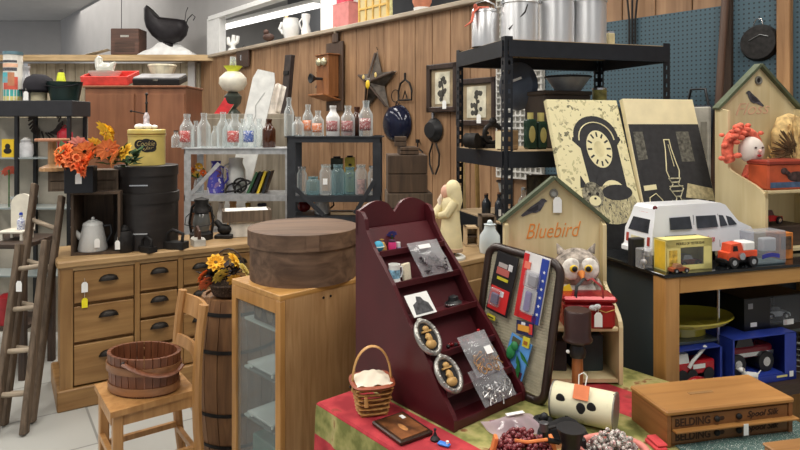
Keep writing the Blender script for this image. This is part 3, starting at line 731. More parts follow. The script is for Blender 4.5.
# black and white photograph and little hat on the third shelf
t = T('photograph', 'black and white photograph propped on the third display shelf', 'photograph', M=DSL(.062, .255, .006, .012))
MB().box((0, .036, 0), (.092, .072, .002)).build('print', WHITE, t)
MB().prism([(-.035, .006), (.036, .006), (.03, .035), (.016, .045), (.01, .058), (-.006, .062), (-.012, .046), (-.03, .038)], .001, TR(0, 0, .001)).build('dark_figure', mat('photo_grey', (62, 62, 64), .4, 0, .5, 60), t)
t = T('toy_hat', 'small black trinket dish with lid on the third display shelf', 'trinket box', DSTAND(.222, .255), TRZ)
MB().lathe([(0, 0), (.03, 0), (.032, .012), (.02, .018), (.018, .03), (0, .036)], n=20, sy=.7).build('hat', BLACK, t, 40); MB().lathe([(.031, .004), (.033, .006), (.033, .010), (.031, .012)], n=20, sy=.7).build('silver_band', CHROME, t)
# oval cameo frames
def oval(label, x, z, out):
    t = T('cameo_frame', label, 'picture frame', M=DSL(x, z, .004, out), group='oval cameo frames on the display')
    b = MB(); b.torus((0, .054, .004), .045, .0075, sx=.82, sy=1.1, n=32); b.ball((0, .108, .004), .009, (1.2, .8, .6)); b.ball((0, .003, .004), .008, (1.2, .6, .6))
    for i in range(16):
        a = 2*PI*i/16; b.ball((.045*.82*math.cos(a), .054+.0495*math.sin(a), .009), .0045, n=6)
    b.build('silver_frame', mat('pewter', (158, 156, 150), .35, .7, .2, 50), t, 50)
    MB().lathe([(0, 0), (.042, 0), (.042, .002), (0, .002)], n=28, M=TR(0, .054, .001) @ Matrix.Diagonal((.82, 1.1, 1, 1))).build('dark_ground', INK, t)
    b = MB(); b.ball((0, .050, .007), .013, (.9, 1.25, .5)).ball((.003, .078, .007), .012, (1.0, .8, .5)).box((.0, .070, .008), (.036, .005, .006)).ball((-.002, .032, .006), .02, (1, .7, .4)); b.ball((-.011, .052, .01), .005, (1, .8, .6))
    b.build('cameo', mat('cameo_gold', (176, 140, 84), .5, .2), t, 60)
oval('oval silver framed cameo higher on the maroon display', .026, .165, .014)
oval('oval silver framed cameo lower on the maroon display, by the side panel', .036, .078, .014)
t = T('bead_strand', 'dark red beaded strand lying on the shelf right of the upper cameo', 'beads', DSTAND(.165, .165, .03), TRZ)
for i in range(11): MB().ball((-.05+.01*i, .006*math.sin(i*1.3), .006), .006, n=8).build('bead', mat('garnet', (110, 16, 22), .2) if i % 3 else INK, t, 60)
t = T('cork_trinket', 'tiny black and red trinket at the right end of the cameo shelf', 'trinket', DSTAND(.25, .165, .03), TRZ)
MB().lathe([(0, 0), (.012, 0), (.013, .012), (.006, .02), (0, .02)], n=12).build('body', BLACK, t, 50); MB().ball((0, 0, .024), .006, n=8).build('knob', RED, t, 60)

# splint basket with bentwood handle
def make_basket():
    t = T('splint_basket', 'small woven splint basket with cloth lining and tall bent handle', 'basket', (-.083, 1.825, TOPZ), 14)
    h = .088
    wv = wood('splint', (178, 124, 62), (208, 156, 90), 'x', 5, .5)
    b = MB(); n = 11
    for j in range(6):                      # weavers going round a flaring square
        z0 = h*j/6; pts = []
        for i in range(32):
            a = 2*PI*i/32; k = 1/max(abs(math.cos(a)), abs(math.sin(a)))**.7; r = (.040+.016*(z0/h))*k*(1+.035*(1 if (i+j) % 2 else -1)); pts.append((r*math.cos(a), r*math.sin(a), z0+h/12))
        b.tube(pts, .0072, 6, closed=True, flat=.38)
    b.build('woven_side', wv, t, 60)
    b = MB().box((0, 0, .004), (.078, .078, .008)); b.build('bottom', wv, t)
    rim = MB(); pts = []
    for i in range(36):
        a = 2*PI*i/36; k = 1/max(abs(math.cos(a)), abs(math.sin(a)))**.6; pts.append((.0585*k*math.cos(a), .0585*k*math.sin(a), h))
    rim.tube(pts, .008, 6, closed=True, flat=.6); rim.build('rim_band', wood('red_splint', (140, 62, 36), (170, 84, 52), 'x', 5, .5), t, 60)
    MB().grid(lambda u, v: ((u-.5)*.104, (v-.5)*.104, h+.004+.022*math.sin(PI*u)*math.sin(PI*v)+.004*math.sin(14*u)*math.cos(11*v)), 14, 14).build('cloth_lining', spots('sprig_cloth', (226, 216, 196), [(226, 216, 196), (180, 150, 110), (150, 110, 110), (226, 216, 196)], 130, thr=.28), t, 60)
    MB().tube([(-.058*math.cos(a)*(1+.05*math.sin(a)), 0, .06+.128*math.sin(a)**.8 if math.sin(a) > 0 else .06) for a in [PI*i/18 for i in range(19)]], .0072, 8, flat=.45).build('handle', wood('bent_handle', (196, 142, 78), (220, 170, 104), 'x', 5, .4), t, 60)
    for s in (-1, 1): MB().ball((s*.064, 0, .074), .004, n=8).build('rivet', IRON, t, 60)
    MB().cyl((-.03, -.062, .066), (-.028, -.064, .04), .005, .007, n=10).build('hang_charm', wv, t)
make_basket()
# dark framed picture lying flat
p = onz(402, 430, TOPZ)
t = T('framed_print', 'small dark framed picture lying flat on the red cloth by the basket', 'picture frame', p, -55)
MB().box((0, 0, .006), (.142, .108, .012), b=.003).build('frame', wood('black_walnut', (40, 26, 18), (66, 44, 30), 'x', 5, .3), t)
MB().box((0, 0, .0125), (.122, .088, .001)).build('print', mat('sepia_print', (84, 52, 30), .35, 0, .6, 22), t)
MB().ball((.01, -.004, .0128), .02, (1.3, .5, .02)).build('pale_subject', mat('sepia_light', (150, 104, 60), .5, 0, .4, 40), t)
MB().box((-.04, .03, .0135), (.02, .012, .001)).build('sticker', mat('tag_white', (238, 238, 235)), t)
p = onz(435, 440, TOPZ)
t = T('black_finial', 'small black cone shaped finial on the cloth in front of the display', 'finial', p, 0); MB().lathe([(0, 0), (.013, 0), (.013, .004), (.006, .012), (0, .028)], n=8).build('cone', BLACK, t); MB().ball((0, 0, .028), .004).build('tip', BLACK, t)
p = onz(444, 445.5, TOPZ)
t = T('blue_clip', 'bright blue plastic clip at the bottom edge of the display', 'clip', p, -30); MB().box((0, 0, .004), (.034, .016, .008), b=.003).build('body', mat('blue_plastic', (64, 130, 220), .35), t); MB().cyl((.01, 0, .008), (.01, 0, .014), .004).build('button', WHITE, t)

# ---- dark framed ribbed tray leaning on the bluebird shelf, with carded toys pinned to it
TM = Matrix.Translation((.337, 1.958, TOPZ+.012)) @ RZ(-48) @ RX(-7) @ RY(4)
def make_tray():
    t = T('washboard_tray', 'dark rimmed ribbed panel leaning between maroon display and bluebird shelf', 'tray', M=TM)
    w, h, r = .30, .44, .036
    def rr(w, h, r):
        pts = []
        for cx, cy, a0 in ((w/2-r, h-r, 0), (-w/2+r, h-r, 90), (-w/2+r, r, 180), (w/2-r, r, 270)):
            for i in range(6): a = R(a0+90*i/5); pts.append((cx+r*math.cos(a), cy+r*math.sin(a)))
        return pts
    MB().tube([(x, 0, y) for x, y in rr(w-.02, h-.02, r)], .0135, 8, closed=True).build('rim', wood('rim_wood', (40, 28, 24), (62, 44, 36), 'z', 5, .35), t, 60)
    b = MB(); n = 44; H = h-.03
    b.box((0, .006, h/2), (w-.04, .006, h-.03))
    for i in range(n): b.box((0, .002, .018+H*i/n), (w-.042, .004, .0055))
    b.build('ribbed_panel', mat('ribbed_tan', (186, 178, 154), .6, 0, .08, 30), t)
make_tray()
def card(name, label, x, z, w, h, blocks, rz=0, extra=None, y=-.016):
    """carded goods pinned flat on the ribbed tray: blocks = (u, v, w, h, colour, depth) in metres"""
    t = T(name, label, 'packaged toy', M=TM @ TR(x, y, z) @ RY(rz))
    MB().box((0, 0, h/2), (w, .004, h)).build('backing_card', mat('card_%s' % label[:14], blocks[0], .45, 0, .05), t)
    for i, (u, v, bw, bh, c, dp, nm) in enumerate(blocks[1:]):
        MB().box((u, -.002-dp/2-.0006, v), (bw, dp, bh), b=min(.004, dp*.3) if dp > .004 else 0).build(nm, c if not isinstance(c, tuple) else mat('ink_%d_%d_%d' % c, c, .5, 0, .04), t)
    if extra: extra(t)
card('carded_toy', 'black and red carded toy with grey lettering pinned on the ribbed panel', -.066, .215, .086, .195, [(30, 28, 30),
     (0, .045, .074, .075, (206, 44, 44), .002, 'red_panel'), (-.004, .135, .05, .022, (176, 92, 84), .002, 'title_block'), (-.008, .155, .036, .014, (170, 160, 156), .002, 'title_block'), (0, .112, .044, .009, (200, 190, 50), .002, 'yellow_strip'),
     (.022, .156, .016, .02, (200, 200, 200), .002, 'round_seal'), (-.012, .050, .044, .055, CLEARP, .016, 'blister'), (-.012, .045, .03, .035, (82, 60, 104), .010, 'toy_figure'), (.01, .066, .014, .018, (220, 220, 220), .003, 'price_sticker')], 5)
card('carded_toy', 'red white and blue carded toy with stars and clear blister', .052, .228, .094, .205, [(226, 224, 222),
     (-.037, .10, .018, .2, (202, 40, 44), .002, 'red_stripe'), (.033, .10, .026, .2, (40, 62, 150), .002, 'blue_stripe'), (-.028, .165, .022, .022, (226, 120, 100), .003, 'round_seal'), (0, .012, .07, .022, (206, 40, 44), .002, 'red_foot'),
     (.002, .128, .05, .05, CLEARP, .02, 'blister'), (.004, .125, .034, .036, (150, 150, 154), .012, 'toy_part'), (.002, .06, .05, .075, CLEARP, .014, 'blister'), (-.004, .058, .022, .06, (130, 120, 170), .008, 'toy_part'), (.022, .062, .005, .07, (214, 210, 200), .006, 'toy_stick')], 3,
     lambda t: [MB().prism([(math.cos(PI/2+PI*i/5)*(.0055 if i % 2 == 0 else .0024), math.sin(PI/2+PI*i/5)*(.0055 if i % 2 == 0 else .0024)) for i in range(10)], .0008, TR(.036, -.0045, .03+.026*k) @ FR).build('star', WHITE, t) for k in range(6)])
card('carded_toy', 'small yellow and red toy card tucked under the red white and blue card', .052, .182, .062, .04, [(44, 46, 84),
     (0, .02, .048, .018, (222, 160, 60), .002, 'yellow_title'), (.024, .022, .012, .03, (214, 60, 60), .002, 'red_edge'), (-.004, .034, .014, .008, (230, 230, 230), .002, 'white_patch')], -6)
def parrot(t):
    b = MB(); b.ball((-.014, -.008, .088), .014, (1, .6, 1.1)).ball((-.020, -.008, .066), .018, (.9, .5, 1.3)); b.build('green_parrot', mat('parrot_green', (46, 132, 76), .5), t, 60)
    for k, (x, z, a) in enumerate(((.0, .07, 35), (.012, .05, 20), (-.022, .045, -10), (.006, .085, 60), (-.01, .035, 5))):
        MB().add([(0, 0, 0), (.007, -.003, -.024), (0, -.002, -.055), (-.007, -.003, -.024)], [(0, 1, 2, 3)], TR(x, -.006, z) @ RY(-a)).build('leaf', mat('palm_green', (36, 104, 50), .5), t, solid=.001)
card('picture_card', 'blue card with green parrot and palm leaves low on the ribbed panel', .024, .05, .08, .12, [(96, 158, 226), (0, .012, .07, .024, (92, 46, 62), .002, 'dark_flowers'), (-.016, .105, .03, .018, (90, 90, 66), .002, 'brown_corner')], 10, parrot)
card('yellow_ticket', 'yellow ticket at the left of the ribbed panel below the black toy card', -.085, .19, .034, .014, [(212, 200, 60), (0, .007, .024, .004, (60, 50, 40), .001, 'printed_line')], 4)
card('yellow_ticket', 'yellow ticket right of the green parrot on the ribbed panel', .066, .150, .024, .03, [(222, 182, 50), (0, .013, .014, .012, (160, 100, 40), .001, 'printed_figure')], 2, y=-.024)

# ---- bluebird shelves
HWOOD = wood('cream_house', (224, 204, 154), (242, 226, 182), 'z', 2.5, .6)
HTRIM = mat('moss_green_trim', (80, 88, 66), .6, 0, .12)
def house(label, loc, rz, w, he, hp, dl, du, shelf, word, wordcol, bird_at, wy, ww, roof=True):
    t = T('birdhouse_shelf', label, 'shelf', loc, rz, None)
    bt = .014
    MB().prism([(-w/2, 0), (w/2, 0), (w/2, he), (0, hp), (-w/2, he)], bt, TR(0, bt, 0) @ FR).build('back_board', HWOOD, t)
    for s in (-1, 1):
        zs = shelf+(.06 if w < .4 else .03)
        prof = [(0, 0), (-dl, 0), (-dl, shelf+.0)]+[(-dl+(dl-du)*(.5-.5*math.cos(PI*i/8)), zs+.05*math.sin(PI*i/16)-(.06)*(1-i/8)) for i in range(9)]+[(-du, zs+.09), (-du, he-.012), (0, he)]
        MB().prism(prof, .013, YZ @ TR(0, 0, s*w/2-(.013 if s > 0 else 0))).build('side_panel', HWOOD, t)
    MB().box((0, -dl/2, shelf-.007), (w-.028, dl-.004, .014), b=.003).build('shelf_board', HWOOD, t)
    if dl: MB().box((0, -dl/2, .012), (w-.028, dl-.01, .012)).build('shelf_board', HWOOD, t)
    L = math.hypot(w/2+.012, hp-he); a = math.degrees(math.atan2(hp-he, w/2))
    for s in (-1, 1):
        MB().box((L/2, -.004, .006), (L+.006, .036, .012), M=TR(0, 0, hp) @ (RY(a) if s > 0 else RZ(180) @ RY(a) @ Matrix.Diagonal((1, -1, 1, 1)))).build('roof_edge', HTRIM, t)
    k = w/.355
    MB().torus((0, -.002, hp-.05*k), .012*k, .004*k, M=None if False else TR(0, -.002, hp-.05*k) @ FR @ TR(0, .002, -(hp-.05*k)) if False else TR(0, -.003, hp-.05*k) @ FR @ TR(0, .002, -hp+.05*k), n=20).build('nest_hole_ring', mat('grey_ring', (120, 118, 110), .5, .3), t, 60)
    MB().cyl((0, -.001, hp-.05*k), (0, -.003, hp-.05*k), .011*k, n=18).build('nest_hole', INK if word != 'Bluebird' else mat('grey_disc', (150, 150, 146)), t)
    bx, bz, fl = bird_at
    bm_ = MB(); Mb = TR(bx, -.0015, bz) @ FR @ Matrix.Diagonal((fl*k, abs(fl)*k, 1, 1))
    bm_.prism([(.040, .022), (.030, .030), (.022, .030), (.014, .022), (-.012, .004), (-.042, -.022), (-.036, -.026), (-.008, -.014), (.004, -.014), (.018, -.008), (.028, .008), (.032, .018)], .001, Mb)
    bm_.build('painted_bird', mat('bird_slate', (70, 68, 74), .7, 0, .3, 60), t)
    MB().prism([(.012, .012), (-.022, -.008), (-.002, -.010), (.012, -.004)], .0012, Mb @ TR(0, 0, .0004)).build('painted_wing', mat('bird_dark', (44, 42, 48), .7), t)
    txt('painted_word', word, ww, ww*.27, mat('word_%s' % word, wordcol, .6, 0, .05), t, TR(-.03 if w > .4 else 0, -.001, wy) @ RY(-3) @ FR, shear=.42, off=-.008)
    return t
h1 = house('cream house shaped shelf lettered Bluebird with plush owl inside', (.5425, 2.19, TOPZ), 0, .355, .502, .648, .19, .03, .185, 'Bluebird', (226, 140, 62), (-.068, .545, 1.15), .468, .195)
pricetag(h1, (.012, -.006, .585), .055, rot=0, label='white tag hanging from the nest hole', string=.01)
h2 = house('larger cream house shaped shelf holding doll and duck tin on the showcase', S_(.823, .395), SRZ, .44, .58, .765, .24, .055, .25, 'Floss', (214, 170, 140), (-.02, .62, -1), .58, .19)
# plush owl
def make_owl():
    o = (.600, 2.115, TOPZ+.186); t = T('plush_owl', 'grey and white plush owl with yellow tag behind the red tin', 'soft toy', o, 0); t.scale = (1.12, 1.0, 1.12)
    fur = mat('grey_fur', (150, 140, 130), .95, 0, .35, 60, bump=.5); pale = mat('pale_fur', (220, 214, 206), .95, 0, .15, 60, bump=.5)
    MB().ball((0, 0, .062), .062, (1.05, .85, 1.05), 20).build('body', spots('speckled_fur', (206, 200, 192), [(170, 162, 152), (220, 214, 206), (150, 142, 134)], 70), t, 60)
    MB().ball((0, -.005, .150), .066, (1.06, .85, .9), 22).build('head', fur, t, 60)
    for s in (-1, 1):
        MB().cyl((s*.045, 0, .195), (s*.058, 0, .222), .014, .002, n=8).build('ear_tuft', fur, t, 60)
        MB().ball((s*.026, -.052, .155), .030, (1, .35, 1.1), 14).build('face_disc', pale, t, 60)
        MB().ball((s*.022, -.062, .158), .0125, (1, .45, .9), 12).build('eye_ring', YELLOW, t, 60)
        MB().ball((s*.020, -.0665, .158), .0085, (1, .7, 1), 12).build('eye', BLACK, t, 60)
        MB().ball((s*.066, 0, .075), .03, (.45, .9, 1.4), 12).build('wing', fur, t, 60)
    MB().cyl((0, -.062, .146), (0, -.082, .130), .012, .002, n=8).build('beak', mat('orange_felt', (226, 140, 70), .8), t, 60)
    MB().box((-.046, -.064, .093), (.036, .002, .03), M=RY(24) @ TR(-.033, 0, .028) if False else TR(-.046, -.066, .093) @ RY(-24) @ TR(.046, .064, -.093)).build('swing_tag', mat('tag_yellow2', (240, 206, 50), .6), t)
make_owl()
# dark boxes added to fill the empty low bay
solo('dark_filler_box', MB().box((0, 0, .06), (.10, .11, .12), b=.003), mat('dark_teal', (40, 52, 56), .6, 0, .2), 'dark teal box in the low bay of the Bluebird shelf', 'box', (.625, 2.12, TOPZ+.0185), 4)
solo('dark_filler_box', MB().box((0, 0, .05), (.12, .10, .10), b=.003), mat('dark_plum', (44, 36, 40), .6, 0, .2), 'dark brown box in the low bay of the Bluebird shelf, behind the mill', 'box', (.50, 2.12, TOPZ+.0185), -5)
# red tin lunch box with handle
def make_tin():
    t = T('red_tin', 'red metal lunch tin with black handles in front of the plush owl', 'tin box', (.607, 2.02, TOPZ+.186), -2)
    rd = mat('tin_red', (150, 24, 32), .25, .2, .12, 14)
    MB().box((0, 0, .042), (.165, .085, .084), b=.01).build('body', rd, t)
    MB().box((0, 0, .094), (.175, .095, .022), b=.008).build('lid', rd, t)
    MB().tube([(-.08, -.044, .058), (-.05, -.0445, .068), (-.02, -.0445, .052), (.01, -.0445, .07), (.05, -.0445, .056), (.08, -.044, .066)], .0014, 5).build('gilt_line', mat('gold_paint', (186, 150, 82)), t)
    for s in (-1, 1):
        MB().tube([(s*.045, -.04, .10), (s*.04, -.035, .135), (s*.012, -.02, .158), (s*.004, -.01, .15)], .006, 8, flat=.35).build('strap_handle', mat('red_strap', (140, 40, 40), .4) if s > 0 else BLACK, t, 60)
    b = MB(); b.ball((.006, -.05, .072), .011, (1, .5, .8)); b.ball((.022, -.05, .076), .011, (1, .5, .8)); b.ball((.014, -.05, .068), .006, (1, .6, 1)); b.build('ribbon_bow', spots('check_bow', (240, 240, 240), [(20, 20, 20), (240, 240, 240)], 180, thr=.6), t, 60)
    pricetag(t, (.024, -.052, .058), .046, label='white paper tag')
make_tin()
# red bow behind the toy cards
t = T('red_gloves', 'bunched red yarn bow standing above the red white and blue toy card', 'bow', (.425, 2.135, TOPZ+.24), 0)
MB().cyl((0, 0, -.054), (0, 0, .11), .012, n=8).build('stem', RED, t)
for i in range(7):
    a = 2*PI*i/7; MB().ball((.034*math.cos(a), -.012*abs(math.sin(a)), .125+.024*math.sin(a)), .022, (1.1, .8, .8), 10).build('loop', mat('red_yarn', (206, 30, 34), .9, 0, .2, 60, bump=.5), t, 60)
# wooden mill with dark head
t = T('pepper_mill', 'turned wooden mill with dark cylinder head in front of the red tin', 'mill', (.528, 1.845, TOPZ), 0)
MB().lathe([(0, 0), (.033, 0), (.035, .012), (.02, .03), (.015, .05), (.017, .09), (.0155, .15), (0, .15)], n=24).build('stem', wood('mill_wood', (150, 84, 40), (180, 108, 60), 'z', 5, .35), t, 40)
MB().lathe([(0, .15), (.022, .15), (.026, .165), (.018, .185), (.030, .198), (0, .198)], n=24).build('collar', mat('mill_black', (28, 22, 20), .4), t, 40)
MB().lathe([(0, .198), (.042, .198), (.044, .204), (.039, .214), (.040, .285), (.036, .29), (0, .29)], n=28).build('head', mat('mill_brown', (52, 30, 26), .35), t, 40)
MB().ball((-.034, -.02, .172), .0055).build('pearl_button', WHITE, t, 60)
# cream tin canister on its side
def make_canister():
    a, b_ = Vector((.442, 1.79, TOPZ+.05)), Vector((.595, 1.705, TOPZ+.05)); d = (b_-a); L = d.length
    rz = math.degrees(math.atan2(d.y, d.x)); t = T('tin_canister', 'cream painted tin canister lying on its side with orange tag', 'canister', (a+b_)/2-Vector((0, 0, .05)), rz)
    r = .05; M = TR(-L/2, 0, r) @ RY(90)
    MB().lathe([(r-.003, 0), (r, .0), (r, L), (r-.003, L)], n=36, M=M).build('body', spots('worn_cream', (224, 218, 186), [(224, 218, 186), (206, 198, 160), (60, 54, 44), (226, 220, 190), (224, 218, 186), (216, 208, 176)], 26, thr=.22), t, 40)
    for x, nm in ((0, 'back_rim'), (L-.004, 'front_rim')): MB().lathe([(0, x), (r+.001, x), (r+.002, x+.004), (0, x+.004)], n=36, M=M).build(nm, mat('grey_end', (132, 128, 120), .4, .3), t, 40)
    for x, z in ((-.055, .072), (.002, .060), (.03, .066)): MB().ball((x, -math.sqrt(max(0, r**2-(z-r)**2))-.0002, z), .016, (.8, .12, 1.0), 10).build('black_motif', INK, t, 60)
    b = MB(); b.box((-.0, -.034, .098), (.042, .002, .04), M=TR(0, -.034, .098) @ RX(-38) @ TR(0, .034, -.098)); b.build('orange_tag', mat('tag_orange2', (240, 134, 84), .6), t)
    MB().tube([(-.01, -.02, .112), (-.012, -.008, .135), (.0, -.002, .142), (.01, -.004, .134), (.008, -.02, .112)], .0016, 6).build('tag_string', WHITE, t)
make_canister()
FILM = glass('box_film', (236, 238, 240), .02, .06, .12)
# ================================================================ showcase contents, canvases, boxes at the right
def canvas(name, label, u0, w, h, lean, base_w, art):
    t = T(name, label, 'picture', M=Matrix.Translation(S_(u0+w/2, base_w, SH)) @ RZ(SRZ) @ RX(-lean))
    MB().box((0, .0125, h/2), (w, .025, h), b=.002).build('stretched_canvas', spots('cream_canvas_%d' % int(u0*100), (224, 214, 170), [(224, 214, 170), (150, 142, 104), (214, 204, 160), (110, 106, 84), (190, 182, 138)], 30, thr=.36) if art == 'clock' else mat('plain_canvas', (226, 212, 172), .7, 0, .03), t)
    y = -.0006; M = TR(0, 0, 0) @ FR
    def flat(nm, pts, mm, k=1): return MB().prism(pts, .0006*k, M).build(nm, mm, t)
    def disc(nm, x, z, rx, rz_, mm, k=1, n=28): return MB().prism([(x+rx*math.cos(2*PI*i/n), z+rz_*math.sin(2*PI*i/n)) for i in range(n)], .0006*k, M).build(nm, mm, t)
    CR = mat('print_cream', (226, 216, 172), .7, 0, .03); BK = mat('print_black', (44, 44, 46), .7, 0, .15, 40); GY = mat('print_grey', (176, 170, 142), .7, 0, .25, 60)
    if art == 'clock':
        x = .03; dz = .085
        arch = [(x+.112*math.cos(a), .40+dz+.098*math.sin(a)) for a in [PI*i/14 for i in range(15)]]
        flat('printed_clock_case', [(x+.105, .0), (x+.098, .36+dz), (x+.122, .385+dz), (x+.118, .40+dz)]+arch+[(x-.118, .40+dz), (x-.122, .385+dz), (x-.088, .35+dz), (x-.06, .0)], BK)
        MB().tube([(x+.088*math.cos(a), -.0012, .385+dz+.083*math.sin(a)) for a in [PI*i/14 for i in range(15)]], .0028, 5).build('printed_arch_line', CR, t)
        disc('printed_dial', x+.004, .345+dz, .062, .085, CR, 2); disc('printed_dial_centre', x+.004, .345+dz, .026, .036, mat('print_cream2', (214, 202, 156), .7), 3)
        b = MB()
        for i in range(12):
            a = 2*PI*i/12; b.box((0, 0, .0), (.008, .0022, .022), M=TR(x+.004+.047*math.sin(a), -.0005, .345+dz+.066*math.cos(a)) @ RY(math.degrees(a)))
        b.build('printed_numerals', BK, t)
        disc('printed_pendulum_window', x+.03, .205, .07, .085, CR, 2); disc('printed_pendulum_shade', x+.034, .19, .058, .075, GY, 3)
        fur = spots('tabby_print', (178, 168, 130), [(70, 68, 62), (196, 186, 146), (120, 114, 96), (210, 200, 160)], 70, .8, .6, stretch=(1, 1, .35))
        disc('printed_cat_body', x+.015, .185, .118, .085, fur, 4); disc('printed_cat_back', x+.045, .235, .075, .034, BK, 5); disc('printed_cat_head', x-.075, .228, .050, .056, mat('cat_fur2', (104, 100, 86), .8, 0, .6, 90), 6)
        for s in (-1, 1): flat('printed_cat_ear', [(x-.075+s*.036-.016, .262), (x-.075+s*.036+.016, .262), (x-.075+s*.042, .312)], BK, 6)
        disc('printed_cat_cheek', x-.071, .203, .028, .022, CR, 7)
        for s in (-1, 1): disc('printed_cat_eye', x-.073+s*.019, .232, .008, .007, INK, 8, 10)
        disc('printed_cat_nose', x-.069, .212, .006, .005, INK, 8, 10)
        flat('printed_ground', [(-.13, 0), (.165, 0), (.165, .10), (-.10, .10)], BK, 1)
    else:
        W2 = w/2; flat('printed_dark_ground', [(-W2+.004, .0), (W2-.003, .0), (W2-.003, .535), (-W2+.004, .535)], BK)
        b = MB(); x = -.005
        for s in (-1, 1): b.tube([(x+s*.014, -.0012, .462), (x+s*.016, -.0012, .42), (x+s*.026, -.0012, .36), (x+s*.034, -.0012, .32), (x+s*.026, -.0012, .29)], .0026, 5)
        b.tube([(x-.016, -.0012, .462), (x+.016, -.0012, .462)], .0026, 5); b.tube([(x+.004, -.0012, .44), (x+.012, -.0012, .34)], .0016, 5); b.build('printed_lamp_chimney', CR, t)
        b = MB()
        for z, r in ((.285, .032), (.268, .022), (.25, .036), (.228, .026), (.205, .014), (.175, .02), (.15, .032), (.12, .04)): b.tube([(x-r, -.0012, z), (x+r, -.0012, z)], .0032, 5)
        for s in (-1, 1):
            b.tube([(x+s*.03, -.0012, .285), (x+s*.014, -.0012, .26), (x+s*.036, -.0012, .24), (x+s*.010, -.0012, .2), (x+s*.034, -.0012, .14)], .0026, 5)
        for k in range(4): b.tube([(x-.075+.03*k, -.0012, .12), (x-.065+.03*k, -.0012, .17+.02*(k%2)), (x-.055+.03*k, -.0012, .12)], .0026, 5)
        b.build('printed_lamp_base', GY, t)
        flat('printed_label', [(-W2+.02, .235), (-W2+.085, .24), (-W2+.085, .262), (-W2+.02, .257)], CR, 2)
        flat('printed_picture', [(.055, .36), (.125, .36), (.125, .50), (.055, .50)], mat('print_dim', (84, 82, 74), .8, 0, .4, 60), 2)
        flat('printed_picture', [(-W2+.02, .37), (-W2+.07, .375), (-W2+.07, .50), (-W2+.02, .50)], mat('print_dim', (84, 82, 74), .8, 0, .4, 60), 2)
        MB().tube([(-W2+.03, -.0012, .15), (-W2+.04, -.0012, .205), (-W2+.075, -.0012, .222), (-W2+.10, -.0012, .195), (-W2+.12, -.0012, .15)], .0022, 5).build('printed_cat_outline', CR, t)
        flat('printed_cushion', [(.035, .20), (W2-.006, .18), (W2-.006, .235), (.06, .262)], mat('print_tan', (180, 168, 130), .7, 0, .2, 50), 2)
        b = MB()
        for k in range(4): b.box((.06+.028*k, -.001, .14), (.014, .0012, .09))
        b.build('printed_stripes', GY, t)
canvas('clock_canvas', 'leaning canvas print of a dark mantel clock with a cat below', -.075, .36, .66, 20, .425, 'clock')
canvas('lamp_canvas', 'leaning canvas print of an oil lamp on black with plain cream top', .29, .385, .655, 17, .425, 'lamp')
solo('white_box', MB().box((0, 0, .30), (.05, .05, .6), b=.002), mat('dull_white', (190, 186, 176), .7), 'narrow pale box standing behind the oil lamp canvas', 'box', S_(.80, .41, SH), SRZ) if False else None

